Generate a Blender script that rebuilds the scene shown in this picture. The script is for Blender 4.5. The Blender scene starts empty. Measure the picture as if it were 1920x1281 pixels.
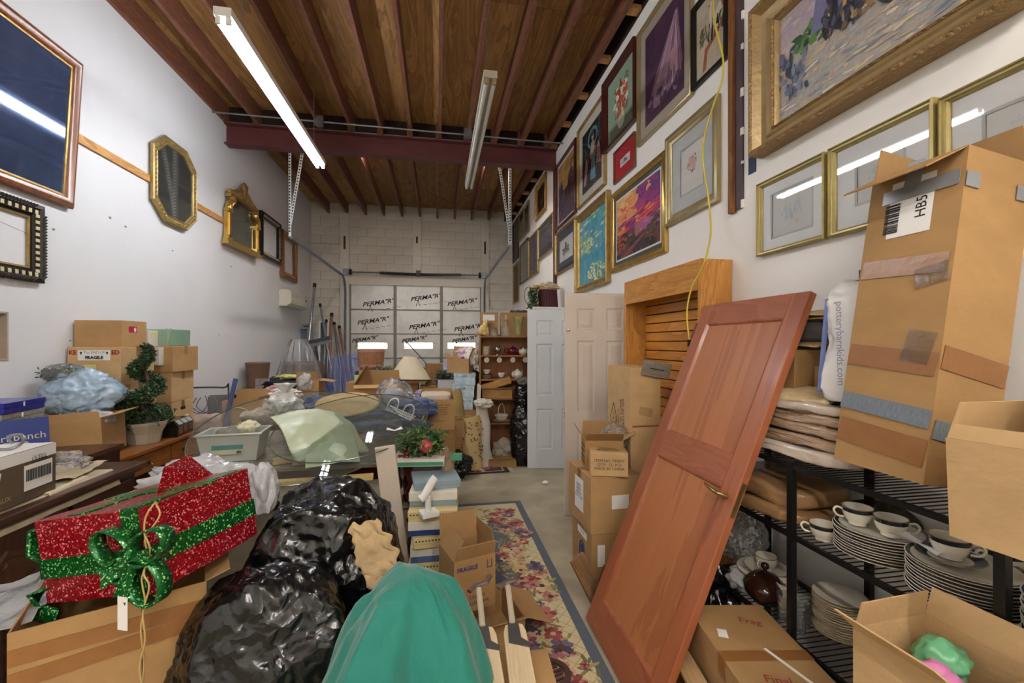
import bpy, math, random
from mathutils import Vector, Matrix, Euler, noise
random.seed(7)
SC = bpy.context.scene
COL = SC.collection
R_ = math.radians
# ---------------------------------------------------------------- camera
TH = R_(9.86); FPX = 800.0; CAMZ = 1.6
cam_d = bpy.data.cameras.new('camera'); cam = bpy.data.objects.new('camera', cam_d); COL.objects.link(cam)
cam.location = (0, 0, CAMZ); cam.rotation_euler = (R_(90), 0, -TH)
cam_d.sensor_width = 36.0; cam_d.lens = 36.0 * FPX / 1920.0; cam_d.shift_y = 3.5 / 1920.0
cam_d.clip_start = 0.05; cam_d.clip_end = 200
SC.camera = cam
# ---------------------------------------------------------------- world, exposure
W = bpy.data.worlds.new('World'); SC.world = W; W.use_nodes = True
wn = W.node_tree; wn.nodes.clear()
wo = wn.nodes.new('ShaderNodeOutputWorld'); wb = wn.nodes.new('ShaderNodeBackground')
sky = wn.nodes.new('ShaderNodeTexSky'); sky.sky_type = 'NISHITA'; sky.sun_disc = False
sky.sun_elevation = R_(35); sky.sun_rotation = R_(160)
wn.links.new(sky.outputs[0], wb.inputs[0]); wb.inputs[1].default_value = 0.45
wn.links.new(wb.outputs[0], wo.inputs[0])
SC.view_settings.view_transform = 'Standard'; SC.view_settings.look = 'None'
SC.view_settings.gamma = 1.0; SC.view_settings.use_curve_mapping = False
SC.view_settings.exposure = 0.85
TUBE_POWER = 60.0           # emission of a lit fluorescent tube (the pair over the left side is set weaker for exposure)
# ---------------------------------------------------------------- room measures (metres)
XL, XR, Y0, Y1 = -2.83, 1.80, -3.6, 10.3
ZR = 4.57                   # underside of the rafters
ZD = 4.81                   # underside of the roof deck
ST, CT = math.sin(TH), math.cos(TH)
def at(u, v, x=None, y=None, z=None, d=None):
    """the point of the room seen at (u, v) of the 1920x1281 photograph that lies on one known plane"""
    r = (u - 960.0) / FPX; q = (644.0 - v) / FPX
    k = Vector((ST + r * CT, CT - r * ST, q))
    t = d if d is not None else x / k.x if x is not None else y / k.y if y is not None else (z - CAMZ) / k.z
    return Vector((k.x * t, k.y * t, CAMZ + k.z * t))
# ---------------------------------------------------------------- materials
MATS = {}
def lin(c):
    return tuple((x / 12.92 if x <= .04045 else ((x + .055) / 1.055) ** 2.4) for x in c)
def hexc(h):
    return lin(tuple(int(h[i:i + 2], 16) / 255 for i in (0, 2, 4)))
def nd(nt, kind, **kw):
    n = nt.nodes.new(kind)
    for k, v in kw.items():
        if k in n.inputs: n.inputs[k].default_value = v
        else: setattr(n, k, v)
    return n
def base(name):
    m = bpy.data.materials.new(name); m.use_nodes = True; nt = m.node_tree
    return m, nt, nt.nodes['Principled BSDF']
def mat(name, col, rough=.55, metal=0., var=.10, scale=6., bump=0., bscale=None, stretch=(1, 1, 1), detail=4., spec=.5, col2=None, coat=0., trans=0., sheen=0.):
    if name in MATS: return MATS[name]
    m, nt, b = base(name)
    c = hexc(col) if isinstance(col, str) else col
    lo = tuple(x * (1 - var) for x in c); hi = tuple(min(1, x * (1 + var)) for x in c)
    if col2: lo, hi = c, hexc(col2)
    tc = nd(nt, 'ShaderNodeTexCoord'); mp = nd(nt, 'ShaderNodeMapping'); mp.inputs['Scale'].default_value = stretch
    nt.links.new(tc.outputs['Object'], mp.inputs[0])
    nz = nd(nt, 'ShaderNodeTexNoise', Scale=scale, Detail=detail, Roughness=.6); nt.links.new(mp.outputs[0], nz.inputs['Vector'])
    rp = nd(nt, 'ShaderNodeValToRGB'); rp.color_ramp.elements[0].position = .32; rp.color_ramp.elements[1].position = .68
    rp.color_ramp.elements[0].color = (*lo, 1); rp.color_ramp.elements[1].color = (*hi, 1)
    nt.links.new(nz.outputs['Fac'], rp.inputs[0]); nt.links.new(rp.outputs[0], b.inputs['Base Color'])
    b.inputs['Roughness'].default_value = rough; b.inputs['Metallic'].default_value = metal
    b.inputs['Specular IOR Level'].default_value = spec; b.inputs['Coat Weight'].default_value = coat
    b.inputs['Transmission Weight'].default_value = trans; b.inputs['Sheen Weight'].default_value = sheen
    if bump:
        n2 = nd(nt, 'ShaderNodeTexNoise', Scale=bscale or scale * 4, Detail=3.); nt.links.new(mp.outputs[0], n2.inputs['Vector'])
        bp = nd(nt, 'ShaderNodeBump', Strength=bump, Distance=.02); nt.links.new(n2.outputs['Fac'], bp.inputs['Height'])
        nt.links.new(bp.outputs[0], b.inputs['Normal'])
    MATS[name] = m; return m
def wood(name, c1, c2, rough=.45, axis='z', scale=3., coat=.0, ring=9.):
    if name in MATS: return MATS[name]
    m, nt, b = base(name)
    tc = nd(nt, 'ShaderNodeTexCoord'); mp = nd(nt, 'ShaderNodeMapping')
    s = {'x': (.12, 1, 1), 'y': (1, .12, 1), 'z': (1, 1, .12)}[axis]
    mp.inputs['Scale'].default_value = s; nt.links.new(tc.outputs['Object'], mp.inputs[0])
    n1 = nd(nt, 'ShaderNodeTexNoise', Scale=scale * 2, Detail=5., Distortion=1.2); nt.links.new(mp.outputs[0], n1.inputs['Vector'])
    mu = nd(nt, 'ShaderNodeMath', operation='MULTIPLY'); mu.inputs[1].default_value = ring; nt.links.new(n1.outputs['Fac'], mu.inputs[0])
    fr = nd(nt, 'ShaderNodeMath', operation='FRACT'); nt.links.new(mu.outputs[0], fr.inputs[0])
    n2 = nd(nt, 'ShaderNodeTexNoise', Scale=scale * 30, Detail=3.); nt.links.new(mp.outputs[0], n2.inputs['Vector'])
    mx = nd(nt, 'ShaderNodeMath', operation='MULTIPLY_ADD'); mx.inputs[1].default_value = .45; nt.links.new(fr.outputs[0], mx.inputs[0])
    m2 = nd(nt, 'ShaderNodeMath', operation='MULTIPLY'); m2.inputs[1].default_value = .6; nt.links.new(n2.outputs['Fac'], m2.inputs[0]); nt.links.new(m2.outputs[0], mx.inputs[2])
    rp = nd(nt, 'ShaderNodeValToRGB'); rp.color_ramp.elements[0].position = .15; rp.color_ramp.elements[1].position = .8
    rp.color_ramp.elements[0].color = (*hexc(c1), 1); rp.color_ramp.elements[1].color = (*hexc(c2), 1)
    nt.links.new(mx.outputs[0], rp.inputs[0]); nt.links.new(rp.outputs[0], b.inputs['Base Color'])
    b.inputs['Roughness'].default_value = rough; b.inputs['Coat Weight'].default_value = coat; b.inputs['Coat Roughness'].default_value = .15
    MATS[name] = m; return m
def film(name, tint='ffffff', opacity=.12, rough=.12, bump=.6, bscale=9., haze='e8ecf0', ior=1.4):
    """thin clear plastic or glass sheet: mostly see-through, some milkiness, sharp reflections"""
    if name in MATS: return MATS[name]
    m, nt, b = base(name); out = nt.nodes['Material Output']
    b.inputs['Base Color'].default_value = (*hexc(haze), 1); b.inputs['Roughness'].default_value = rough
    tr = nd(nt, 'ShaderNodeBsdfTransparent'); tr.inputs[0].default_value = (*hexc(tint), 1)
    fz = nd(nt, 'ShaderNodeFresnel', IOR=ior)
    body = nd(nt, 'ShaderNodeMixShader'); body.inputs[0].default_value = opacity; nt.links.new(tr.outputs[0], body.inputs[1]); nt.links.new(b.outputs[0], body.inputs[2])
    gl = nd(nt, 'ShaderNodeBsdfGlossy', Roughness=rough); gl.inputs[0].default_value = (1, 1, 1, 1)
    mx = nd(nt, 'ShaderNodeMixShader'); nt.links.new(fz.outputs[0], mx.inputs[0]); nt.links.new(body.outputs[0], mx.inputs[1]); nt.links.new(gl.outputs[0], mx.inputs[2])
    nt.links.new(mx.outputs[0], out.inputs['Surface'])
    if bump:
        tc = nd(nt, 'ShaderNodeTexCoord'); nz = nd(nt, 'ShaderNodeTexNoise', Scale=bscale, Detail=3., Distortion=1.0)
        nt.links.new(tc.outputs['Object'], nz.inputs['Vector'])
        bp = nd(nt, 'ShaderNodeBump', Strength=bump, Distance=.03); nt.links.new(nz.outputs['Fac'], bp.inputs['Height'])
        nt.links.new(bp.outputs[0], b.inputs['Normal']); nt.links.new(bp.outputs[0], gl.inputs['Normal'])
    MATS[name] = m; return m
def paint(name, rough=.5, bump=.15, bscale=60., gl=0., var=.0):
    """colours come from the mesh's own Col attribute (prints, paintings, patterned cloth)"""
    if name in MATS: return MATS[name]
    m, nt, b = base(name)
    ca = nd(nt, 'ShaderNodeVertexColor'); ca.layer_name = 'Col'
    tc = nd(nt, 'ShaderNodeTexCoord'); nz = nd(nt, 'ShaderNodeTexNoise', Scale=bscale, Detail=3.); nt.links.new(tc.outputs['Object'], nz.inputs['Vector'])
    if var:
        mr = nd(nt, 'ShaderNodeMapRange'); mr.inputs[3].default_value = 1 - var; mr.inputs[4].default_value = 1 + var; nt.links.new(nz.outputs['Fac'], mr.inputs[0])
        mm = nd(nt, 'ShaderNodeVectorMath', operation='SCALE'); nt.links.new(ca.outputs[0], mm.inputs[0]); nt.links.new(mr.outputs[0], mm.inputs['Scale'])
        nt.links.new(mm.outputs[0], b.inputs['Base Color'])
    else: nt.links.new(ca.outputs[0], b.inputs['Base Color'])
    b.inputs['Roughness'].default_value = rough; b.inputs['Coat Weight'].default_value = gl
    if bump:
        bp = nd(nt, 'ShaderNodeBump', Strength=bump, Distance=.01); nt.links.new(nz.outputs['Fac'], bp.inputs['Height']); nt.links.new(bp.outputs[0], b.inputs['Normal'])
    MATS[name] = m; return m
def emit(name, col, s):
    m, nt, b = base(name); nt.nodes.remove(b); e = nd(nt, 'ShaderNodeEmission', Strength=s); e.inputs[0].default_value = (*hexc(col), 1)
    nt.links.new(e.outputs[0], nt.nodes['Material Output'].inputs[0]); MATS[name] = m; return m
# ---------------------------------------------------------------- mesh builder
class MB:
    def __init__(s): s.v = []; s.f = []; s.c = []; s.cur = None
    def add(s, vs, fs, M=None, col=None):
        o = len(s.v); s.v += [tuple(M @ Vector(p)) if M else tuple(p) for p in vs]
        s.f += [tuple(i + o for i in f) for f in fs]; s.c += [col] * len(fs); return s
    def box(s, x0, x1, y0, y1, z0, z1, M=None, col=None):
        return s.add([(x0, y0, z0), (x1, y0, z0), (x1, y1, z0), (x0, y1, z0), (x0, y0, z1), (x1, y0, z1), (x1, y1, z1), (x0, y1, z1)],
                     [(0, 3, 2, 1), (4, 5, 6, 7), (0, 1, 5, 4), (1, 2, 6, 5), (2, 3, 7, 6), (3, 0, 4, 7)], M, col)
    def tube(s, pts, r, n=8, closed=False, M=None, col=None, flat=1.):
        pts = [Vector(p) for p in pts]; N = len(pts); rs = r if isinstance(r, (list, tuple)) else [r] * N
        vs = []; up = None
        for i, p in enumerate(pts):
            a = pts[(i - 1) % N] if closed or i else p; b = pts[(i + 1) % N] if closed or i < N - 1 else p
            t = (b - a).normalized() if (b - a).length > 1e-9 else Vector((0, 0, 1))
            if up is None: up = Vector((0, 0, 1)) if abs(t.z) < .9 else Vector((1, 0, 0))
            x = t.cross(up)
            if x.length < 1e-6: x = t.orthogonal()
            x.normalize(); y = x.cross(t).normalized(); up = y
            for k in range(n):
                an = 2 * math.pi * k / n; vs.append(p + x * math.cos(an) * rs[i] + y * math.sin(an) * rs[i] * flat)
        fs = []
        for i in range(N if closed else N - 1):
            j = (i + 1) % N
            for k in range(n): fs.append((i * n + k, i * n + (k + 1) % n, j * n + (k + 1) % n, j * n + k))
        if not closed: fs += [tuple(reversed(range(n))), tuple((N - 1) * n + k for k in range(n))]
        return s.add(vs, fs, M, col)
    def lathe(s, prof, n=24, M=None, col=None, cols=None):
        vs = []; fs = []; m = len(prof)
        for r, z in prof:
            for k in range(n): a = 2 * math.pi * k / n; vs.append((r * math.cos(a), r * math.sin(a), z))
        for i in range(m - 1):
            for k in range(n): fs.append((i * n + k, i * n + (k + 1) % n, (i + 1) * n + (k + 1) % n, (i + 1) * n + k))
        o = len(s.f)
        s.add(vs, fs, M, col)
        if cols:
            for i in range(m - 1):
                for k in range(n): s.c[o + i * n + k] = cols[i]
        if prof[0][0] > 1e-6: s.add([(prof[0][0] * math.cos(2 * math.pi * k / n), prof[0][0] * math.sin(2 * math.pi * k / n), prof[0][1]) for k in range(n)], [tuple(reversed(range(n)))], M, cols[0] if cols else col)
        if prof[-1][0] > 1e-6: s.add([(prof[-1][0] * math.cos(2 * math.pi * k / n), prof[-1][0] * math.sin(2 * math.pi * k / n), prof[-1][1]) for k in range(n)], [tuple(range(n))], M, cols[-1] if cols else col)
        return s
    def sheet(s, nu, nv, fn, M=None, col=None, wrapu=False, colfn=None):
        vs = [fn(i / (nu - (0 if wrapu else 1)), j / (nv - 1)) for j in range(nv) for i in range(nu)]; fs = []; o = len(s.f)
        for j in range(nv - 1):
            for i in range(nu if wrapu else nu - 1):
                i2 = (i + 1) % nu; fs.append((j * nu + i, j * nu + i2, (j + 1) * nu + i2, (j + 1) * nu + i))
        s.add(vs, fs, M, col)
        if colfn:
            for j in range(nv - 1):
                for i in range(nu if wrapu else nu - 1):
                    s.c[o] = colfn((i + .5) / nu, (j + .5) / nv); o += 1
        return s
    def prism(s, pts, z0, z1, M=None, col=None):
        n = len(pts)
        return s.add([(x, y, z0) for x, y in pts] + [(x, y, z1) for x, y in pts],
                     [tuple(reversed(range(n))), tuple(range(n, 2 * n))] + [(i, (i + 1) % n, n + (i + 1) % n, n + i) for i in range(n)], M, col)
    def loops(s, loops, closed_ends=False, M=None, col=None, ring=False):
        n = len(loops[0]); vs = [p for l in loops for p in l]; fs = []; m = len(loops)
        for i in range(m if ring else m - 1):
            j = (i + 1) % m
            for k in range(n): fs.append((i * n + k, i * n + (k + 1) % n, j * n + (k + 1) % n, j * n + k))
        if closed_ends: fs += [tuple(reversed(range(n))), tuple((m - 1) * n + k for k in range(n))]
        return s.add(vs, fs, M, col)
    def blob(s, rad, sub=4, fn=None, M=None, col=None, colfn=None):
        import bmesh
        bm = bmesh.new(); bmesh.ops.create_icosphere(bm, subdivisions=sub, radius=1.)
        vs = []
        for v in bm.verts:
            p = Vector(v.co); q = Vector((p.x * rad[0], p.y * rad[1], p.z * rad[2])); vs.append(tuple(fn(p, q) if fn else q))
        fs = [tuple(v.index for v in f.verts) for f in bm.faces]; o = len(s.f); s.add(vs, fs, M, col)
        if colfn:
            for i, f in enumerate(bm.faces): s.c[o + i] = colfn(f.calc_center_median())
        bm.free(); return s
    def mesh(s, name, material, smooth=None):
        me = bpy.data.meshes.new(name); me.from_pydata(s.v, [], s.f); me.materials.append(material)
        if any(c is not None for c in s.c):
            ca = me.color_attributes.new('Col', 'FLOAT_COLOR', 'CORNER'); k = 0; buf = []
            for f, c in zip(s.f, s.c):
                c = c or (.5, .5, .5); buf += [c[0], c[1], c[2], 1.] * len(f)
            ca.data.foreach_set('color', buf)
        if smooth:
            me.shade_smooth()
            if smooth < 180: me.set_sharp_from_angle(angle=R_(smooth))
        me.update(); return me
    def build(s, name, material, parent=None, loc=(0, 0, 0), rot=(0, 0, 0), smooth=None, bevel=0, solid=0):
        o = bpy.data.objects.new(name, s.mesh(name, material, smooth)); COL.objects.link(o)
        o.location = loc; o.rotation_euler = rot
        if parent: o.parent = parent
        if solid:
            md = o.modifiers.new('thick', 'SOLIDIFY'); md.thickness = solid; md.offset = 0
        if bevel:
            md = o.modifiers.new('bevel', 'BEVEL'); md.width = bevel; md.segments = 2; md.limit_method = 'ANGLE'
        return o
def tag(o, label, cat, group=None, kind=None):
    o['label'] = label
    if cat: o['category'] = cat
    if group: o['group'] = group
    if kind: o['kind'] = kind
    return o
def thing(name, label, cat, loc=(0, 0, 0), rot=(0, 0, 0), group=None):
    o = bpy.data.objects.new(name, None); COL.objects.link(o); o.empty_display_size = .05
    o.location = loc; o.rotation_euler = rot if isinstance(rot, (tuple, Euler)) else (0, 0, rot); return tag(o, label, cat, group)
def struct(o, label=None):
    o['kind'] = 'structure'
    if label: o['label'] = label
    return o
def copy_tree(o, parent=None):
    c = o.copy(); COL.objects.link(c)
    if parent: c.parent = parent
    for ch in [x for x in o.children]: copy_tree(ch, c)
    return c
def dup(o, loc, rot=None, label=None, group=None):
    c = copy_tree(o); c.location = loc
    if rot is not None: c.rotation_euler = rot if isinstance(rot, (tuple, Euler)) else (0, 0, rot)
    if label: c['label'] = label
    if group: c['group'] = group
    return c
def text(body, size, material, parent, loc, rot=(R_(90), 0, 0), align='CENTER', squash=1., name='lettering', shear=0., bold=0.):
    cu = bpy.data.curves.new('txt', 'FONT'); cu.body = body; cu.size = size; cu.align_x = align; cu.align_y = 'CENTER'; cu.shear = shear; cu.resolution_u = 2; cu.offset = bold
    t = bpy.data.objects.new('txt', cu); me = bpy.data.meshes.new_from_object(t)
    bpy.data.objects.remove(t); bpy.data.curves.remove(cu)
    me.materials.clear(); me.materials.append(material); me.name = name
    o = bpy.data.objects.new(name, me); COL.objects.link(o); o.location = loc; o.rotation_euler = rot; o.scale = (squash, 1, 1); o.parent = parent
    return o
def fbm(p, s=1., o=4): return noise.fractal(Vector(p) * s, 1., 2., o)
def ridge(p, s=1.):
    n = 0; a = 1.; q = Vector(p) * s
    for _ in range(3): n += a * (1 - abs(noise.noise(q)) * 2); a *= .5; q = q * 2.1 + Vector((3.1, 1.7, 9.2))
    return n / 1.75 - .5
def cardb(i=0):
    c = ['b08c60', 'a38055', 'c2a174', 'b8966a', '96754c', 'c8ad84'][i]
    return mat('cardboard_%d' % i, c, rough=.8, var=.09, scale=5., bump=.12, bscale=40., stretch=(1, 1, 1.6), spec=.25)
# ================================================================ structure
m_floor = mat('concrete', 'a0967f', rough=.7, var=.26, scale=2.2, bump=.15, bscale=30., detail=8.)
m_wall = mat('white_wall_paint', 'eeece8', rough=.6, var=.025, scale=1.5, bump=.06, bscale=9., detail=6.)
m_block = mat('painted_block', 'd3cec3', rough=.75, var=.06, scale=2.5, bump=.25, bscale=30.)
m_mortar = mat('block_joint', 'a9a397', rough=.9, var=.08)
m_rafter = wood('rafter_wood', '583324', '875740', rough=.6, axis='y', scale=4.)
m_ply = wood('plywood_deck', '76502c', 'b08550', rough=.65, axis='y', scale=2., ring=7.)
m_ply2 = wood('plywood_deck_pale', '8c6236', 'c59a60', rough=.65, axis='y', scale=2., ring=7.)
m_redst = mat('red_oxide_steel', '5b2b2a', rough=.5, var=.14, scale=5.)
m_pine = wood('pine', '9c6a34', 'cf9c5c', rough=.6, axis='y', scale=3.)
m_galv = mat('galvanised_steel', '8f9296', rough=.38, metal=.8, var=.12, scale=12.)
m_dark = mat('dark_void', '15110f', rough=.9)
m_blackp = mat('black_paint', '0e0e0f', rough=.4, var=.1)
m_white = mat('white_enamel', 'e9e8e3', rough=.35, var=.03)
struct(MB().box(XL - .2, XR + .2, Y0, Y1 + .3, -.12, 0).build('floor', m_floor), 'bare stained concrete floor')
# left wall with a square opening cut into it
hy0, hy1, hz0, hz1 = 2.92, 3.385, 1.485, 1.81
wl = MB()
for y0, y1, z0, z1 in ((Y0, hy0, 0, ZD), (hy1, Y1, 0, ZD), (hy0, hy1, 0, hz0), (hy0, hy1, hz1, ZD)): wl.box(XL - .2, XL, y0, y1, z0, z1)
m_wall_l = mat('cool_white_wall_toned_down', 'd9dadd', rough=.6, var=.025, scale=1.5, bump=.06, bscale=9., detail=6.)  # white toned darker here to offset the strong light on this wall
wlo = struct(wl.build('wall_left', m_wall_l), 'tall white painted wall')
MB().box(XL - .19, XL - .12, hy0 - .01, hy1 + .01, hz0 - .01, hz1 + .01).build('niche_board', wood('flaking_board', '2f1a12', '6b4a36', rough=.9, axis='z', scale=5.), wlo)
nt_ = MB()
for y0, y1, z0, z1 in ((hy0, hy1, hz0, hz0 + .012), (hy0, hy1, hz1 - .012, hz1), (hy1 - .012, hy1, hz0 + .012, hz1 - .012)): nt_.box(XL - .13, XL + .004, y0, y1, z0, z1)
nt_.build('niche_trim', mat('niche_edge', 'a89a88', rough=.8), wlo)
m_mark = mat('wall_scuff', '8f8880', rough=.8)
for u, v, s in ((235, 425, .02), (470, 408, .015), (206, 408, .02), (323, 470, .012), (433, 500, .02), (312, 616, .01), (319, 616, .01), (411, 628, .01), (425, 630, .01), (131, 639, .012), (100, 430, .015)):
    p = at(u, v, x=XL); MB().box(-.001, .006, -s * .5, s * .5, -s * .35, s * .35, Matrix.Translation(p)).build('wall_anchor', m_mark, wlo)
struct(MB().box(XR, XR + .2, Y0, Y1, 0, ZR).build('wall_right', m_wall), 'white painted wall hung with framed pictures')
struct(MB().box(XL - .2, XR + .2, Y0 - .2, Y0, 0, ZD).build('wall_behind', m_wall), 'white wall behind the viewer')
# back wall: painted concrete blocks round the garage opening
DX0, DX1, DZ = -2.0, 1.04, 2.95
wbk = MB()
for x0, x1, z0, z1 in ((XL - .2, DX0, 0, ZD), (DX1, XR + .2, 0, ZD), (DX0, DX1, DZ, ZD)): wbk.box(x0, x1, Y1 + .012, Y1 + .25, z0, z1)
wbo = struct(wbk.build('wall_back', m_mortar), 'cream painted concrete block wall above the garage door')
blk = {}
def block(x0, x1, z0, z1):
    w = round(x1 - x0, 3); h = round(z1 - z0, 3)
    if w < .03: return
    if (w, h) not in blk: blk[(w, h)] = MB().box(-w / 2, w / 2, 0, .03, -h / 2, h / 2).mesh('block', m_block)
    o = bpy.data.objects.new('block', blk[(w, h)]); COL.objects.link(o); o.parent = wbo
    o.location = ((x0 + x1) / 2, Y1 + random.uniform(-.002, .003), (z0 + z1) / 2)
CH, BW, J = .2035, .407, .007
for r in range(24):
    z0 = r * CH; z1 = min(z0 + CH - J, ZD)
    if z1 <= z0 + .02: continue
    spans = [(XL, XR)] if z0 >= DZ - .02 else [(XL, DX0), (DX1, XR)]
    for a, b in spans:
        x = XL - (BW / 2 if r % 2 else 0)
        while x < XR:
            p, q = max(x, a), min(x + BW - J, b)
            if q - p > .03: block(p, q, z0, z1)
            x += BW
for x0, x1 in ((-2.19, -2.0), (-.575, -.39), (1.03, 1.21)):
    po = MB().box(x0, x1, Y1 - .07, Y1 + .01, 3.12 if x0 > -1.9 and x0 < 1 else 0, ZR).build('pilaster', mat('pilaster_paint', 'd8d3c9', rough=.7, var=.04), wbo)
    xm = (x0 + x1) / 2
    MB().box(xm - .022, xm + .022, Y1 - .073, Y1 - .06, 3.75 if abs(xm + .48) > .1 else 3.95, 4.05 if abs(xm + .48) > .1 else 4.1).build('slot', mat('slot_brown', '4a3325', rough=.9), po)  # dark brown patch drawn in place of the slot hole
MB().box(DX0, DX1, Y1 - .05, Y1 + .01, DZ, DZ + .17).build('lintel', mat('pilaster_paint', ''), wbo)
# roof
ceil = struct(MB().box(XL - .2, XR + .2, Y0, Y1 + .25, ZD + .02, ZD + .1).build('ceiling', m_ply), 'open timber roof of rafters under plywood')
k = 0
for yy in range(-2, 5):
    for xx in range(4):
        x0 = XL + xx * 1.218; y0 = yy * 2.44 - .9; x1 = min(x0 + 1.214, XR); y1 = y0 + 2.434
        if x1 - x0 < .05: continue
        y0 = max(y0, Y0); y1 = min(y1, Y1); k += 1
        o = MB().box(0, x1 - x0, 0, y1 - y0, 0, .02).build('plywood_sheet', m_ply2 if (xx * 3 + yy * 5) % 4 == 0 else m_ply, ceil, (x0, y0, ZD + random.uniform(0, .002)))
YB = 6.38
for i in range(-7, 5):
    x = .03 + .406 * i
    x = max(x, XL + .02)
    MB().box(-.02, .02, Y0, YB + .1, ZR, ZD).build('rafter', m_rafter, ceil, (x, 0, 0))
    if i > -7: MB().box(-.02, .02, YB - .1, Y1, ZR, ZD).build('rafter', m_rafter, ceil, (x - .042, 0, 0))
for j in range(17):
    MB().box(0, .13, 0, .09, 0, .04).build('blocking', m_pine, ceil, (XR - .13, -1.2 + j * .68, ZR + .02))
MB().box(XR - .005, XR + .2, Y0, Y1, ZR, ZD + .02).build('wall_plate', mat('dark_timber', '2a1710', rough=.8), ceil)
# steel beam
bm_ = MB()
L0, L1 = XL, XR
for z0, z1, t in ((4.29, 4.305, .08), (4.305, 4.555, .006), (4.555, 4.57, .08)): bm_.box(L0, L1, YB - t, YB + t, z0, z1)
for i in range(-7, 5): MB().box(.025, .381, YB - .02, YB + .02, ZR, ZD).build('blocking', mat('dark_timber', '2a1710', rough=.8), ceil, (.03 + .406 * i, 0, 0))  # boards added over the beam, hiding the strips behind it
bo = bm_.build('steel_beam', m_redst, None); struct(bo, 'red oxide steel beam across the roof'); bo.name = 'trim_1'
MB().tube([(L0, YB - .06, 4.60 - .02), (L1, YB - .06, 4.58)], .012, 6).build('conduit', m_galv, bo)
sc_ = struct(MB().box(XR - .03, XR - .001, YB - .06, YB + .06, 0, 4.29).build('trim_2', m_redst), 'red oxide steel column under the beam')
cd = thing('conduit_run', 'grey electrical conduit running across under the rafters', 'conduit', (0, 6.0, 4.545))
MB().tube([(XL, 0, 0), (XR, 0, -.03)], .012, 8).build('pipe', m_galv, cd, smooth=60)
for x in (-1.55, .42): MB().box(-.055, .055, -.03, .03, -.06, .06).build('junction_box', m_galv, cd, (x, 0, 0))
# timber and steel strip let into the right wall
pc = MB().box(XR - .03, XR, 2.335, 2.375, 2.40, ZR).build('trim_3', wood('old_stud', '5c3417', '92602f', rough=.7, axis='z')); struct(pc, 'bare wooden stud strip let into the right wall')
MB().box(XR - .012, XR, 2.27, 2.335, 2.41, ZR).build('steel_face', mat('purple_steel', '4b3a40', rough=.55, var=.2, scale=9.), pc)
for i in range(9):
    z = 2.42 + i * .23 + random.uniform(-.05, .05); MB().box(XR - .016, XR - .001, 2.262, 2.272 + random.uniform(.003, .012), z, z + random.uniform(.01, .05)).build('torn_drywall', m_wall, pc)
rail = MB().box(XL, XL + .02, at(0, 60, x=XL).y - .2, at(440, 371, x=XL).y, 3.20, 3.27)
struct(rail.build('trim_4', m_pine), 'bare pine picture rail on the left wall')
# ---------------------------------------------------------------- garage door
m_foil = mat('foil_insulation', 'd2d2ce', rough=.35, metal=.3, var=.10, scale=3., bump=.5, bscale=6.)
m_ink = mat('black_ink', '16161a', rough=.7)
m_stile = mat('door_steel', '7e7c78', rough=.45, metal=.4)
dr = bpy.data.objects.new('door_1', None); COL.objects.link(dr); struct(dr, 'sectional garage door lined with foil insulation'); dr.location = (0, Y1 + .02, 0)
xs = [-2.0, -.985, .085, 1.04]; rows = [2.95 - .565 * i for i in range(6)]
def letters(par, w, z, x, sz):
    text('PERMA"R"', sz, m_ink, par, (x, -.012, z), (R_(90), R_(-9), 0), shear=.35, squash=1.2, bold=.003)
    a = MB()
    for k in range(5): a.box(x - .05 + k * .12, x + .04 + k * .12, -.012, -.011, z - .17 - .004, z - .17 + .004, Matrix.Translation((0, 0, .02 * k)))
    a.tube([(x - .22, -.012, z - .20), (x - .17, -.012, z - .1), (x - .12, -.012, z - .2)], .008, 4); a.blob((.02, .004, .02), 1, M=Matrix.Translation((x - .17, -.012, z - .08)))
    a.build('printed_mark', m_ink, par)
for r in range(5):
    z1 = rows[r]; z0 = rows[r + 1]
    for c in range(3):
        x0, x1 = xs[c] + .03, xs[c + 1] - .03
        b = MB(); win = r == 2 and c < 3
        wx0, wx1, wz0, wz1 = (x0 + x1) / 2 - .33, (x0 + x1) / 2 + .33, z0 + .22, z0 + .36
        if win:
            for a0, a1, b0, b1 in ((x0, wx0, z0, z1), (wx1, x1, z0, z1), (wx0, wx1, z0, wz0), (wx0, wx1, wz1, z1)): b.box(a0, a1, -.01, .02, b0, b1)
        else: b.box(x0, x1, -.01, .02, z0, z1)
        p = b.build('foil_panel', m_foil, dr)
        if win:
            MB().box(wx0 - .01, wx1 + .01, .024, .03, wz0 - .01, wz1 + .01).build('window_pane', film('window_glass', opacity=.03, bump=0), p)
        if r < 4:
            zz = z0 + (.16, .30, .20)[(r + c) % 3]; xx = (x0 + x1) / 2 + (.12, .0, .16)[(c * 2 + r) % 3]
            if not win: letters(p, x1 - x0, zz, xx, .135)
            else: letters(p, x1 - x0, z0 + .44, x0 + .3 + .1 * c, .11)
    MB().box(DX0, DX1, -.03, .0, z0 - .014, z0 + .014).build('rail', m_stile, dr)
for c in range(4): MB().box(xs[c] - .035, xs[c] + .035, -.04, .0, .12, 2.95).build('stile', m_stile, dr)
for r in range(5):
    for c in range(1): MB().box(-2.09, -2.02, -.05, -.02, rows[r] - .05, rows[r] + .03).build('hinge', m_blackp, dr)
sk = MB()
for x0, x1, z0, z1 in ((DX0 - .1, DX1 + .1, 0, rows[3] + .2), (DX0 - .1, DX1 + .1, rows[3] + .38, 3.05)): sk.box(x0, x1, .05, .07, z0, z1)
sk.build('outer_skin', mat('door_skin', '9a9a98', rough=.6), dr)
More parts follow.
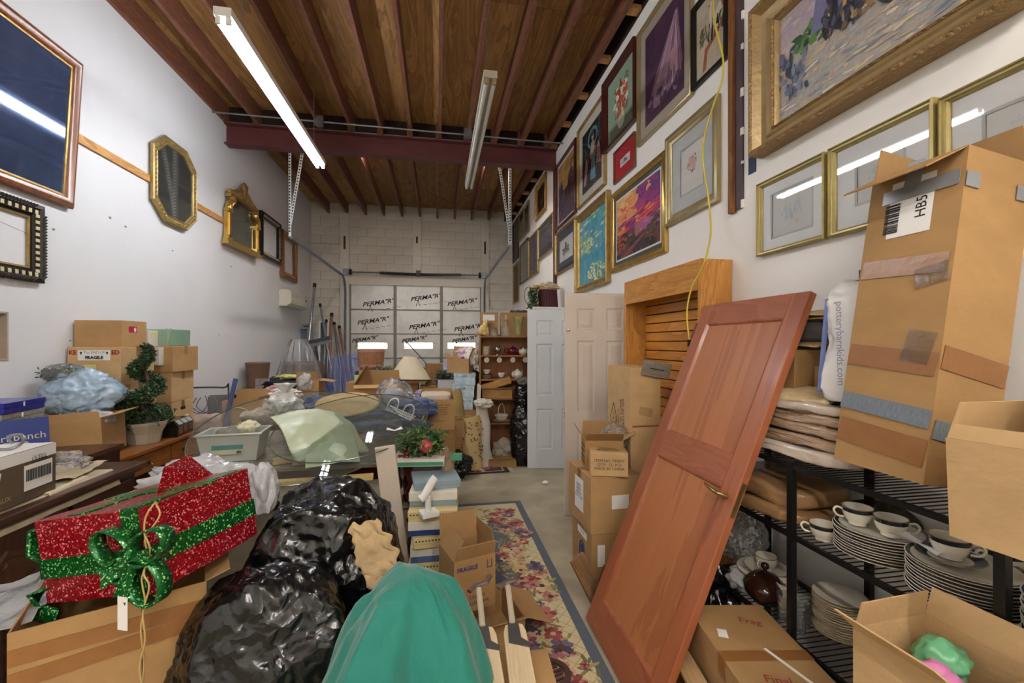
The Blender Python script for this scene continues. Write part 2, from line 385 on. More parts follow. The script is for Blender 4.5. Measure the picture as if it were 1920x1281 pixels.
def track(x, name_label, s):
    t = thing('door_track', name_label, 'door track', (x, 0, 0), group='garage door tracks')
    path = [(0, Y1 - .1, .1), (0, Y1 - .1, 2.75)] + [(0, Y1 - .1 - .35 * (1 - math.cos(a)), 2.75 + .35 * math.sin(a)) for a in [i * math.pi / 12 for i in range(1, 7)]] + [(0, 6.55, 3.12)]
    MB().tube(path, .03, 6, flat=.8).build('rail', mat('blued_steel', '8088a0', rough=.35, metal=.7), t)
    a = MB(); a.box(-.02, .02, 6.5, 6.505, 3.12, 4.5); a.box(-.02, -.015, 6.5, 6.54, 3.12, 4.5); ob = a.build('hanger_angle', mat('white_angle', 'd6d6d4', rough=.5), t)
    h = MB()
    for i in range(30): h.box(-.008, .008, 6.494, 6.4995, 3.18 + i * .043, 3.20 + i * .043)
    h.build('slot_hole', m_dark, ob)['kind'] = 'stuff'
    b = MB(); M = Matrix.Translation((0, 6.52, 3.3)) @ Matrix.Rotation(-s * R_(9), 4, 'Y'); b.box(-.02, .02, 0, .005, 0, 1.2, M); ob = b.build('brace_angle', mat('white_angle', ''), t)
    h = MB()
    for i in range(26): h.box(-.008, .008, -.006, -.0005, .05 + i * .043, .07 + i * .043, M)
    h.build('slot_hole', m_dark, ob)['kind'] = 'stuff'
    MB().box(-.05, .05, Y1 - .13, Y1 - .07, 3.15, 3.30).build('bearing_plate', m_galv, t)
track(-2.07, 'left garage door track hung on white perforated angles', -1)
track(1.10, 'right garage door track hung on white perforated angles', 1)
sh = thing('torsion_spring', 'black torsion spring on a steel shaft above the garage door', 'spring', (0, Y1 - .12, 3.225))
MB().tube([(-1.99, 0, 0), (1.02, 0, 0)], .016, 8).build('shaft', m_galv, sh)
hx = [(-1.32 + i * (1.86 / 500), .032 * math.cos(i * .85), .032 * math.sin(i * .85) - .02 * math.sin(math.pi * i / 500)) for i in range(501)]
MB().tube(hx, .008, 5).build('coil', m_blackp, sh); MB().box(-.5, -.4, -.03, .06, -.06, .07).build('bracket', m_blackp, sh)
for x in (-1.96, .99): MB().lathe([(.05, -.03), (.07, -.02), (.07, .02), (.05, .03)], 14, Matrix.Translation((x, 0, 0)) @ Matrix.Rotation(R_(90), 4, 'Y')).build('cable_drum', m_blackp, sh)
# ---------------------------------------------------------------- fluorescent fixtures
m_tube_fill = emit('added_fill_tube', 'fff8ee', TUBE_POWER * 1.25)  # for the strips added behind the viewer
m_tube_dimmed = emit('lit_tube_dimmed', 'f8faff', TUBE_POWER * .72)  # emission turned down so the left wall is not overexposed
m_tube_far_fill = emit('added_far_fill_tube', 'fff8ee', TUBE_POWER * 1.9)  # boosted, for the strips added behind the beam
m_tube_off = mat('unlit_tube', 'dcdcd6', rough=.25, var=.02)
def fixture(x, y0, y1, z, lit, label, ws=1.):
    t = thing('strip_light', label, 'light fixture', (x, y0, z)); L = y1 - y0
    b = MB(); pr = [(-.055, .06), (-.055, .005), (-.02, 0), (.02, 0), (.055, .005), (.055, .06)]
    b.add([(px, 0, pz) for px, pz in pr] + [(px, L, pz) for px, pz in pr], [tuple(range(6)), tuple(reversed(range(6, 12)))] + [(i, i + 6, (i + 1) % 6 + 6, (i + 1) % 6) for i in range(6)])
    b.build('housing', m_white if lit else mat('grimy_enamel', 'b7b2a6', rough=.5, var=.15), t)
    for sx in (-.032, .032):
        MB().tube([(sx, .03, -.022), (sx, L - .03, -.022)], .019, 10).build('tube', lit if lit else m_tube_off, t, smooth=60)
        for yy in (.012, L - .025): MB().box(sx - .016, sx + .016, yy, yy + .014, -.045, .006).build('socket', m_white if lit else mat('old_socket', '8d7a58', rough=.5), t)
    for yy in (.3, L - .3):
        c = MB(); zz = .06; i = 0
        while zz < ZR - z - .01:
            c.tube([(.006 * math.cos(a) if i % 2 else 0, yy + (0 if i % 2 else .006 * math.cos(a)), zz + .014 + .014 * math.sin(a)) for a in [k * math.pi / 3 for k in range(6)]], .0018, 4, closed=True); zz += .023; i += 1
        c.build('chain', m_galv, t)
fixture(-1.42, 3.14, 5.58, 3.79, m_tube_dimmed, 'lit two-tube fluorescent strip hanging over the left side')
fixture(.42, 3.43, 5.88, 3.75, None, 'unlit grimy fluorescent strip hanging on chains')
fixture(-.70, -2.9, -.46, 3.79, m_tube_fill, 'unseen fluorescent fill strip added behind the viewer, left')  # added out of view as frontal fill light
fixture(.85, -2.9, -.46, 3.79, m_tube_fill, 'unseen fluorescent fill strip added behind the viewer, right')  # second added fill light, also out of view
for fx in (-1.01, .61): fixture(fx - .02, 6.5, 7.12, 4.745, m_tube_far_fill, 'short unseen fill strip added between rafters behind the beam, %s' % ('left' if fx < 0 else 'right'))  # added out of sight to brighten the far end
wr = thing('slack_wire', 'thin dark wire sagging under the far rafters', 'wire'); 
MB().tube([(-.2 + 1.9 * i / 20, 8.3, 4.5 - .28 * math.sin(math.pi * i / 20)) for i in range(21)], .004, 5).build('strand', m_dark, wr)
# extra opening: yellow extension cord on the right wall
yc = [(1333, -60), (1340, 40), (1355, 105), (1354, 150), (1340, 190), (1322, 250), (1318, 300), (1328, 370), (1333, 430), (1325, 478), (1312, 510), (1295, 545), (1288, 590), (1293, 640)]
pts = [at(u, v, x=1.70 if v < 450 else 1.54) for u, v in yc]
cdd = thing('extension_cord', 'yellow extension cord dangling down in front of the right wall', 'cord', pts[-1])
def smoothpath(p, n=6):
    o = []
    for i in range(len(p) - 1):
        a, b, c, d = p[max(i - 1, 0)], p[i], p[i + 1], p[min(i + 2, len(p) - 1)]
        for k in range(n):
            t = k / n; o.append(.5 * ((2 * b) + (c - a) * t + (2 * a - 5 * b + 4 * c - d) * t * t + (3 * b - a - 3 * c + d) * t ** 3))
    return o + [p[-1]]
MB().tube([(0, 0, -.035), (0, 0, .01)], .014, 8).build('plug', m_blackp, cdd)
MB().tube([p - pts[-1] for p in smoothpath(pts)], .0075, 6, flat=.7).build('cable', mat('yellow_cord', 'd8c24a', rough=.45), cdd, smooth=80)
# ================================================================ pictures and mirrors
m_gold = mat('gilt_gold', 'a98c54', rough=.38, metal=.65, var=.2, scale=14., bump=.2, bscale=60.)
m_gold2 = mat('bright_gilt', 'bf9d54', rough=.28, metal=.75, var=.15, scale=10.)
m_ogold = mat('antique_gold', '9a7c50', rough=.42, metal=.5, var=.10, scale=40., bump=.8, bscale=60.)
m_gsilv = mat('champagne_frame', 'a2936c', rough=.35, metal=.5, var=.15)
m_brownf = wood('walnut_frame', '5a2f17', '8f5430', rough=.3, axis='z', coat=.3)
m_mahog = mat('mahogany_frame', '4a1c18', rough=.3, var=.2, coat=.4)
m_blackf = mat('black_frame', '17140f', rough=.35, var=.2)
m_pglass = film('picture_glass', opacity=.0, rough=.02, bump=0)
m_paint = paint('oil_paint', rough=.45, bump=.35, bscale=45., var=.25)
m_print = paint('paper_print', rough=.7, bump=0, var=.0, bscale=10.)
def rect(w, h, t, y): return [(-w / 2 + t, y, -h / 2 + t), (w / 2 - t, y, -h / 2 + t), (w / 2 - t, y, h / 2 - t), (-w / 2 + t, y, h / 2 - t)]
def frame_mb(w, h, prof): return MB().loops([rect(w, h, t, -y) for t, y in prof], ring=True)
PROF = {'flat': [(0, 0), (0, .022), (.2, .026), (.75, .022), (1, .012), (1, 0)],
        'scoop': [(0, 0), (0, .05), (.10, .058), (.2, .05), (.3, .03), (.55, .022), (.72, .03), (.80, .026), (.9, .018), (1, .008), (1, 0)],
        'deep': [(0, 0), (0, .085), (.16, .09), (.22, .075), (.35, .045), (.55, .035), (.62, .045), (.70, .04), (.85, .028), (.9, .032), (1, .012), (1, 0)],
        'round': [(0, 0), (0, .018), (.18, .032), (.45, .038), (.75, .03), (.85, .02), (1, .014), (1, 0)],
        'step': [(0, 0), (0, .03), (.25, .034), (.3, .026), (.6, .024), (.65, .018), (.9, .014), (1, .006), (1, 0)]}
def shape_art(w, h, bg, shapes):
    """shapes: polygons in 0..1 picture coordinates with a colour each, painted one over the other"""
    a = MB(); a.add([(-w / 2, 0, -h / 2), (w / 2, 0, -h / 2), (w / 2, 0, h / 2), (-w / 2, 0, h / 2)], [(0, 1, 2, 3)], col=hexc(bg))
    for i, (pts, c) in enumerate(shapes):
        y = -.0002 - .000012 * i
        pts = [(min(max(p, 0), 1), min(max(q, 0), 1)) for p, q in pts]
        ar = sum(pts[k][0] * pts[(k + 1) % len(pts)][1] - pts[(k + 1) % len(pts)][0] * pts[k][1] for k in range(len(pts)))
        if ar < 0: pts = pts[::-1]
        a.add([((p - .5) * w, y, (q - .5) * h) for p, q in pts], [tuple(range(len(pts)))], col=hexc(c))
    return a
def ell(cx, cy, rx, ry, n=10, rot=0., j=0.):
    o = []
    for k in range(n):
        a = 2 * math.pi * k / n; q = 1 + random.uniform(-j, j); x, y = rx * q * math.cos(a), ry * q * math.sin(a)
        o.append((cx + x * math.cos(rot) - y * math.sin(rot), cy + x * math.sin(rot) + y * math.cos(rot)))
    return o
def picture(label, uL, vT, vB, uR, fw, fm, prof, art, matc=None, matw=0., glass=False, X=XR, inner=None, name='framed_picture', cat='picture', tiltz=0., group=None, paintm=None, vRT=None, vRB=None, tilt=0.):
    a = at(uL, vT, x=X); b = at(uL, vB, x=X); c = at(uR, (vT + vB) / 2, x=X)
    zt, zb = a.z, b.z
    if vRT is not None: zt = (zt + at(uR, vRT, x=X).z) / 2
    if vRB is not None: zb = (zb + at(uR, vRB, x=X).z) / 2
    w = abs(c.y - a.y) * .985 - .004; h = (zt - zb) * .985
    s = -1 if X > 0 else 1
    t = thing(name, label, cat, (X + s * .004, (a.y + c.y) / 2, (zt + zb) / 2), (tilt, 0, R_(90) * s), group=group)
    if tilt: t.location.x += s * math.sin(tilt) * h / 2
    frame_mb(w, h, [(p * fw, q) for p, q in PROF[prof]]).build('frame', fm, t, smooth=35)
    iw, ih = w - 2 * fw, h - 2 * fw
    if matc:
        mw = matw
        mb = MB(); mb.loops([rect(iw + .01, ih + .01, 0, -.006), rect(iw + .01, ih + .01, mw, -.006), rect(iw + .01, ih + .01, mw + .004, -.003)])
        mb.build('mat_board', mat('mat_' + matc, matc, rough=.85, var=.03), t)
        iw -= 2 * mw; ih -= 2 * mw
        if inner:
            mb = MB(); mb.loops([rect(iw + .01, ih + .01, 0, -.0045), rect(iw + .01, ih + .01, inner[1], -.0045)])
            mb.build('inner_mat', mat('mat_' + inner[0], inner[0], rough=.85, var=.03), t); iw -= 2 * inner[1]; ih -= 2 * inner[1]
    bg, shapes = art
    shape_art(iw + .008, ih + .008, bg, shapes).build('artwork', paintm or (m_print if glass else m_paint), t, (0, -.0015, 0))
    if glass: MB().add([(-w / 2 + fw * .9, -.009, -h / 2 + fw * .9), (w / 2 - fw * .9, -.009, -h / 2 + fw * .9), (w / 2 - fw * .9, -.009, h / 2 - fw * .9), (-w / 2 + fw * .9, -.009, h / 2 - fw * .9)], [(0, 1, 2, 3)]).build('glass', m_pglass, t)
    return t
def rnd(n, f): return [f(i) for i in range(n)]
U = random.uniform
# --- art for each picture (generic, painted from blobs)
def art_street():
    s = [([(0, .62), (.35, .66), (1, .7), (1, 1), (0, 1)], 'a79aa0'), ([(0, .0), (1, 0), (1, .62), (0, .6)], 'a09a92')]
    s += rnd(60, lambda i: (ell(U(0, 1), U(.62, 1), U(.03, .1), U(.02, .05), 7, U(-.3, .3), .3), random.choice(['b3a2a4', 'a395a6', 'b9aaa0', '9c94ad'])))
    s += rnd(24, lambda i: (ell(U(.1, .32), U(.52, .72), U(.02, .05), U(.02, .05), 7, 0, .4), random.choice(['3f6a33', '55803f', '2d4f2b'])))
    s += [([(.22, .6), (.26, .95), (.3, 1), (.36, 1), (.42, .6)], '6f6f94')]
    s += rnd(200, lambda i: (ell(U(0, 1), U(0, .5), U(.015, .06), U(.006, .016), 6, U(-.3, .3), .3), random.choice(['b8aa92', 'a59a94', '8d8f9c', 'c9b68f', '9aa8a8', 'b79c86', '7d8494', 'cbbfae'])))
    s += rnd(230, lambda i: (ell(U(.3, .98), .52 + U(-.06, .26), U(.006, .022), U(.02, .07), 7, U(-.25, .25), .35), random.choice(['2b2d3c', '20222e', '45475a', '6b5636', 'b58f42', '3a3646', '8a744e'])))
    s += rnd(40, lambda i: (ell(U(0, .2), U(.2, .6), U(.008, .02), U(.02, .06), 6, 0, .4), random.choice(['3d4560', '2c3244', '5c6680', '6e7a94'])))
    s += rnd(14, lambda i: (ell(.7 + .0 * i, .5, .1, .14, 14, U(-.3, .3), .05), '2f2d30') if i == 0 else (ell(U(.6, .8), U(.4, .6), .02, .05, 6, 0, .4), random.choice(['b08a46', '2a2b38', '6d5a3a'])))
    return 'b1a89c', s
def art_flower(bg, cols, leaf='4c6a45', n=26, cx=.5, cy=.6, r=.28, vase=None):
    s = []
    if vase: s += [([(.1, 0), (.9, 0), (.9, .2), (.1, .2)], vase[1]), (ell(cx, .22, .13, .13, 12), vase[0]), ([(cx - .06, .3), (cx + .06, .3), (cx + .08, .38), (cx - .08, .38)], vase[0])]
    s += rnd(n, lambda i: (ell(cx + U(-r, r), cy + U(-r, r), U(.02, .05), U(.015, .04), 6, U(0, 3), .3), leaf))
    s += rnd(n * 2, lambda i: (lambda a, q: (ell(cx + q * math.cos(a), cy + q * math.sin(a) * 1.1, U(.03, .06), U(.025, .05), 8, U(0, 3), .25), random.choice(cols)))(U(0, 6.3), U(0, r)))
    return bg, s
def art_pale():
    s = []
    for i in range(40):
        s.append((ell(.5 + U(-.25, .25), .5 + U(-.28, .28), U(.02, .06), U(.01, .04), 7, U(0, 3), .3), random.choice(['d2dade', 'ccd9e2', 'd9e1dc', 'dfd9d6', 'c8d5da'])))
    s += rnd(14, lambda i: ((lambda x, y: [(x, y), (x + .006, y), (.505, .3), (.5, .3)])(.5 + U(-.2, .2), .5 + U(0, .25)), 'c6d0cc'))
    return 'e4e2dd', s
def art_veil():
    s = rnd(40, lambda i: (ell(U(0, 1), U(0, 1), U(.08, .2), U(.08, .2), 8, 0, .3), random.choice(['4d2c4a', '563352', '482a46', '5a3653'])))
    s += [([(.78, .86), (.84, .86), (.95, .3), (.9, .2), (.6, .14), (.3, .1), (.08, .2), (.3, .45)], '9a7788'), ([(.79, .86), (.83, .86), (.86, .35), (.6, .3), (.3, .35)], 'b892a2')]
    s += rnd(26, lambda i: ((lambda x: [(.80, .86), (.815, .86), (x + .02, .14 + abs(x - .5) * .2), (x, .14 + abs(x - .5) * .2)])(U(.1, .92)), random.choice(['c9a6b2', '8f6a80', 'd9bcc6', '7a5570'])))
    s += [(ell(.74, .42, .1, .1, 10, 0, .2), 'cfa3ad')] + rnd(20, lambda i: (ell(U(.15, .85), U(.1, .24), U(.03, .08), U(.02, .05), 7, U(0, 3), .4), random.choice(['6a4664', '9c7c90', '553450'])))
    return '50304d', s
def art_bird():
    s = rnd(20, lambda i: (ell(U(0, 1), U(0, 1), .2, .12, 8, 0, .3), random.choice(['b8ad98', 'bfb49f', 'b1a78f'])))
    s += [([(.22, .08), (.34, .08), (.4, .3), (.6, .36), (.98, .5), (.98, .6), (.55, .42), (.3, .36)], '9b5a40'), ([(.75, .6), (.98, .75), (.98, .85), (.72, .66)], '9b5a40')]
    s += [(ell(.55, .66, .1, .17, 12, .3), 'd8d3c6'), (ell(.75, .62, .1, .15, 12, -.2), 'd8d3c6'), (ell(.52, .85, .06, .03, 10), 'dad5c8'), ([(.48, .86), (.38, .87), (.48, .84)], '5a5047')]
    s += rnd(16, lambda i: ((lambda x, y: [(x, y), (x + .03, y), (x + U(-.03, .05), y - .14), (x + U(-.05, .02), y - .12)])(U(.42, .88), U(.5, .66)), '262a2a'))
    s += rnd(18, lambda i: (ell(U(.15, .45), U(.45, .62), .05, .03, 6, U(0, 3), .4), random.choice(['5f6a48', '737a55', '4c5940'])))
    return 'b9ae9a', s
def art_sunset():
    s = [([(0, .45), (1, .45), (1, 1), (0, 1)], 'd9a86a')]
    s += rnd(40, lambda i: (ell(U(0, .5), U(.55, 1), U(.04, .12), U(.02, .05), 8, U(-.3, .5), .4), random.choice(['e0b67c', 'd98a5c', 'e6c08a', 'cf5a4f', 'd8975f'])))
    s += rnd(60, lambda i: (ell(U(.55, 1), U(.5, 1), U(.06, .14), U(.05, .1), 8, U(-.4, .6), .4), random.choice(['6f2a68', '7c2f6e', '5c3f80', '8e3a78', '4d3a7d', 'a0407a'])))
    s += rnd(70, lambda i: (lambda x: (ell(x, .42 + .14 * x + U(-.1, .12), U(.06, .14), U(.012, .03), 7, .25, .4), random.choice(['c23a55', 'd8504a', 'a62f5c', 'e07a4c', '7a2a60', '6a4690', 'e9a04e'])))(U(0, 1)))
    s += rnd(40, lambda i: (ell(U(.4, 1), U(.2, .42), U(.05, .12), U(.03, .06), 8, 0, .4), random.choice(['a25c86', 'b5709a', '8a4a7a', '9a6a6a'])))
    s += rnd(70, lambda i: (ell(U(0, 1), U(0, .25) + (.12 if i % 3 else 0) * random.random(), U(.04, .1), U(.04, .07), 8, 0, .4), random.choice(['3c3538', '4a403c', '2e2a30', '5a4a40', '6b3f38', '45383a'])))
    s += rnd(12, lambda i: (ell(U(.02, .25), U(.15, .35), .04, .03, 7, 0, .4), 'a04a38')) + [([(.2, 0), (.35, .05), (.7, .22), (.68, .24), (.3, .1), (.15, 0)], '8d4a50')]
    return '7a4a58', s
def art_pond():
    s = rnd(150, lambda i: (ell(U(0, 1), U(0, 1), U(.02, .06), U(.05, .12), 6, U(-.2, .2), .3), random.choice(['4f9fb0', '5aa8b4', '478fae', '6aa7c0', '3f8c9e', '5d9fbb'])))
    s += rnd(80, lambda i: (lambda x, y: (ell(x, y, U(.03, .08), U(.012, .025), 8, .15, .3), random.choice(['8cb49a', 'a8c4a0', '6fa392', 'c0cfae', 'd6d9b4'])))(U(.0, 1), random.choice([U(.84, 1), U(.62, .78), U(.45, .58)])))
    s += rnd(90, lambda i: (lambda a, q: (ell(.62 + q * math.cos(a) * .3, .14 + q * math.sin(a) * .13, U(.02, .04), U(.012, .022), 7, 0, .3), random.choice(['d9d9a8', 'c6cf9a', 'e4e2c4', '8fae74', 'cfd58c', '6f9460'])))(U(0, 6.3), math.sqrt(U(0, 1))))
    s += rnd(30, lambda i: (ell(U(.05, .5), U(.5, .66), .04, .015, 7, 0, .3), random.choice(['cfd884', 'e0dfa8', '9cbd78'])))
    return '4f9bb0', s
def art_deco():
    s = [([(0, 0), (1, 0), (1, .3), (0, .24)], '4c4846'), (ell(.55, .78, .26, .16, 16), '5f9ca0'), (ell(.55, .77, .19, .12, 14), '1a1a1e'),
         (ell(.55, .80, .06, .07, 10), 'c4a79b'), (ell(.55, .85, .08, .05, 8), '6b3a2a'), ([(.48, .72), (.62, .72), (.72, .45), (.55, .38), (.42, .5)], 'b39a88'), ([(.5, .5), (.66, .5), (.7, .1), (.42, .12)], '7fa9ae'),
         ([(.08, .12), (.2, .12), (.3, .4), (.26, .55), (.18, .52), (.12, .3)], 'c69a98'), ([(.72, .3), (.95, .26), (.92, .5), (.84, .62), (.78, .55)], 'c69a98'), ([(.4, .6), (.45, .68), (.3, .45), (.34, .42)], '8a6a3e'), ([(.66, .66), (.76, .5), (.7, .42), (.62, .55)], '8a6a3e')]
    s += rnd(14, lambda i: ((lambda x, y: [(x, y), (x + .012, y), (x + .012, y + .07), (x, y + .07)])(random.choice([.15, .2, .85, .9]), U(.55, .95)), 'b5b3aa'))
    return '18171a', s
def art_city():
    s = rnd(30, lambda i: (ell(U(0, 1), U(.6, 1), .2, .1, 8, 0, .3), random.choice(['b08a4a', 'a5804a', 'c09a58', '94703f'])))
    s += [([(.6, .2), (.92, .2), (.92, .7), (.8, .74), (.78, .96), (.74, .74), (.6, .66)], '3b2c38'), ([(.05, .2), (.3, .2), (.3, .6), (.2, .72), (.05, .58)], '33283a'), ([(.3, .1), (.62, .1), (.62, .5), (.3, .48)], '4a3a48')]
    s += rnd(80, lambda i: (ell(U(0, 1), U(0, .45), U(.03, .09), U(.02, .05), 7, U(0, 3), .4), random.choice(['3b2f48', '54415e', '2b2436', '6a4a62', '433a5a', '7a5a52'])))
    s += rnd(20, lambda i: (ell(U(.6, .9), U(.2, .7), .03, .04, 6, 0, .4), random.choice(['5a4450', '2e2430', '70564e'])))
    return '5c4a4e', s
def art_sketch(bg='d9d7d2', n=16):
    s = rnd(n, lambda i: (ell(.5 + U(-.22, .22), .42 + U(-.14, .2), U(.03, .09), U(.03, .09), 7, 0, .4), random.choice(['8a8682', '6b6865', 'a5a19c', '55524f'])))
    s += [([(.4, .4), (.56, .4), (.54, .78), (.44, .78)], '6a6764'), ([(.2, .3), (.8, .34), (.78, .38), (.2, .34)], '8b8884')]; return bg, s
def art_blotch(bg, cols, n=60, r=.1): return bg, rnd(n, lambda i: (ell(U(0, 1), U(0, 1), U(r * .3, r), U(r * .3, r), 7, U(0, 3), .35), random.choice(cols)))
bigp = picture('large street scene painting in a wide carved gold frame', 1428, 29, 300, 1960, .13, mat('old_gilt', 'a08a62', rough=.4, metal=.45, var=.12, scale=9., bump=.15, bscale=30.), 'deep', art_street(), inner=None)
bw = [max(v.co[k] for c_ in bigp.children for v in c_.data.vertices) * 2 for k in (0, 2)]
for off, th, dp in ((0., .026, .088), (.105, .014, .034)):
    frame_mb(bw[0] - 2 * off + (.006 if off == 0 else 0), bw[1] - 2 * off + (.006 if off == 0 else 0), [(0, 0), (0, dp), (th * .5, dp + .008), (th, dp), (th, 0)]).build('carved_edge', m_ogold, bigp)
picture('framed picture of two cranes with a thin black frame', 1302, 20, 174, 1371, .03, m_blackf, 'round', art_bird())
picture('tall purple picture of a veiled dancer in silver gilt frame', 1199, 67, 279, 1304, .035, m_gsilv, 'step', art_veil(), 'b9ad9c', .085, True)
picture('pink rose print with wide pale mat in pale gold frame', 1253, 262, 428, 1354, .075, m_gsilv, 'step', art_flower('dcd8d0', ['cfa9a4', 'd6b8b0', 'c9958f'], '5d7257', 18, .5, .58, .2), 'c9cac6', .1, True, inner=('b5b2ab', .012))
picture('still life of red and white flowers in mahogany frame', 1137, 161, 292, 1199, .055, m_mahog, 'scoop', art_flower('8fa892', ['b5502c', 'c8643a', 'dcd8c8', 'e0ddd0', 'a63f26'], '66784a', 26, .5, .56, .26, ('c9cbb8', '6f7a66')))
picture('small house sketch with a bright red mat', 1154, 288, 348, 1194, .012, m_brownf, 'flat', art_sketch(), 'b32b36', .11, True)
picture('fiery purple and orange sunset painting in gold frame', 1149, 366, 515, 1255, .06, m_gold2, 'round', art_sunset(), '4b4f4b', .04, False, inner=('d9d6cf', .018))
picture('black picture of a woman between large hands, cream mat', 1086, 247, 396, 1139, .03, m_gold, 'round', art_deco(), 'd3cabd', .11, True)
picture('blue green painting of pond flowers in deep gold frame', 1084, 410, 552, 1147, .085, m_gold, 'scoop', art_pond())
picture('painting of a dusky cathedral city in dark maroon frame', 1045, 312, 435, 1083, .05, m_mahog, 'round', art_city(), 'c9c4c4', .03)
picture('ink ship sketch with slate blue mat in gold frame', 1044, 439, 519, 1083, .035, m_gold, 'round', art_sketch(), '46505e', .13, True)
picture('small dark portrait with yellow mat beside the steel column', 1006, 352, 417, 1026, .04, m_gold, 'round', art_blotch('1d1815', ['2a211d', '5a4636', '15110f', '7a6048'], 40, .1), 'a8862c', .06)
picture('lilac landscape print with grey mat in thin gilt frame', 1011, 429, 490, 1041, .03, m_gsilv, 'round', art_blotch('8d86a0', ['9a90b0', '7a7894', 'a8a0b8', '6d7488'], 60), '5a5d58', .13, True)
picture('narrow lilac garden print in gold frame', 992.5, 449, 524, 1012, .04, m_gold, 'round', art_blotch('8f82a8', ['a093b8', '7d7298', '9a8a90', '6f6a90'], 60), None, 0, True)
picture('pale certificate in a thin black frame', 976, 463, 535, 992, .025, m_blackf, 'flat', art_blotch('a9b2ac', ['b1bab4', 'a2aba6'], 10), None, 0, True)
picture('greenish picture in silver frame nearest the small portrait', 984, 390, 445, 994, .03, m_gsilv, 'flat', art_blotch('66705c', ['7b8670', '525c4a', '8c967c'], 40), None, 0, True)
picture('narrow grey green picture high near the back corner', 974, 403, 456, 983, .03, m_gsilv, 'flat', art_blotch('6d6f62', ['7f8272', '4f5248'], 40), None, 0, True)
picture('brown tapestry picture, upper of two in the back corner', 963, 421, 495, 973.5, .03, m_blackf, 'flat', art_blotch('4c3a2c', ['5b4636', '3c2e24', '6a523c'], 80))
picture('brown tapestry picture, lower of two in the back corner', 963.5, 499, 571, 974.5, .03, m_gold, 'flat', art_blotch('4a3628', ['5e4735', '382a20', '6c543e'], 80))
for lab, a, b, c, d in (('pale botanical print in gold frame, smallest of the three', 1426, 347.5, 484, 1558), ('pale botanical print in gold frame, middle of the three', 1561, 281, 449, 1767), ('pale botanical print in gold frame, partly behind the tall carton', 1769, 187, 415, 2180)):
    t = picture(lab, a, b, c, d, .028, mat('olive_gold', 'a3945f', rough=.36, metal=.45, var=.15, scale=14.), 'step', art_pale(), 'f2f2f0', .055 if a < 1500 else .085, True, inner=('cfcfcd', .012), group='pale botanical prints')
p = at(1411, 309, x=XR); tag(MB().box(-.003, 0, -.03, .03, -.05, .05).build('blue_tape', mat('blue_tape', '1c2d55', rough=.6), None, (XR, p.y, p.z)), 'torn dark blue tape below the big painting corner', 'tape')
# --- left wall
m_mirror = mat('dusty_mirror', '5f6f96', rough=.05, metal=.72, var=.25, scale=2.5)
m_mirror2 = mat('old_mirror', '8d8f88', rough=.05, metal=.85, var=.05)
def lplace(uL, uR, vLT, vLB, vRT, vRB):
    a, b, c, d = at(uL, vLT, x=XL), at(uL, vLB, x=XL), at(uR, vRT, x=XL), at(uR, vRB, x=XL)
    return a.y, c.y, (b.z + d.z) / 2, (a.z + c.z) / 2
y0, y1 = 2.35, at(127, 120, x=XL).y; zt = at(132, 120, x=XL).z; zb = at(121, 390, x=XL).z
w, h = y1 - y0, zt - zb
t = thing('wall_mirror', 'large mirror in a rounded brown wooden frame', 'mirror', (XL + .012, (y0 + y1) / 2, zb), (R_(0), R_(4.2), R_(90)))
t.rotation_euler = Euler((R_(3.2), 0, R_(90)))
frame_mb(w, h, [(a * .085, b * 1.3) for a, b in PROF['round']]).build('frame', m_brownf, t, (0, 0, h / 2), smooth=40)
frame_mb(w - .155, h - .155, [(0, .01), (0, .022), (.014, .02), (.014, .01)]).build('gilt_slip', m_gold, t, (0, 0, h / 2))
MB().box(-w / 2 + .07, w / 2 - .07, -.014, -.010, .07, h - .07).build('glass', m_mirror, t)
# checkered frame
y0, y1 = 2.3, at(74, 390, x=XL).y; zt = at(80, 390, x=XL).z; zb = at(68, 531, x=XL).z; w, h = y1 - y0, zt - zb
t = thing('checkered_frame', 'empty black frame inlaid with cream checks below the big mirror', 'picture frame', (XL + .004, (y0 + y1) / 2, (zt + zb) / 2), (0, 0, R_(90)))
frame_mb(w, h, [(0, 0), (0, .03), (.03, .04), (.04, .03), (.075, .026), (.08, .012), (.095, .012), (.095, 0)]).build('frame', m_blackf, t)
ck = MB(); bd = MB(); n = int(w / .026)
for i in range(n):
    x = -w / 2 + .05 + i * (w - .1) / n
    if i % 2: 
        for s in (1, -1): ck.box(x, x + .022, -.031, -.026, s * (h / 2 - .055) - .014, s * (h / 2 - .055) + .014)
    for s in (1, -1): bd.tube([(x - .03, -.034, s * (h / 2 - .018) - .012), (x, -.045, s * (h / 2 - .018) + .012)], .007, 5)
n = int(h / .026)
for i in range(n):
    z = -h / 2 + .05 + i * (h - .1) / n
    if i % 2:
        for s in (1, -1): ck.box(s * (w / 2 - .055) - .014, s * (w / 2 - .055) + .014, -.031, -.026, z, z + .022)
    for s in (1, -1): bd.tube([(s * (w / 2 - .018) - .012, -.034, z - .03), (s * (w / 2 - .018) + .012, -.045, z)], .007, 5)
o = ck.build('cream_check', mat('cream_inlay', 'cfc39a', rough=.5), t); o['kind'] = 'stuff'
o = bd.build('rope_carving', mat('carved_black', '2b2722', rough=.45, var=.4, scale=40.), t); o['kind'] = 'stuff'
frame_mb(w - .19, h - .19, [(0, .0), (0, .014), (.012, .012), (.012, 0)]).build('gilt_slip', m_gold, t)
MB().tube([(-w / 2 + .09, -.006, h / 2 - .2), (0, -.004, h / 2 - .13), (w / 2 - .09, -.006, h / 2 - .22)], .0015, 4).build('hanging_wire', m_galv, t)
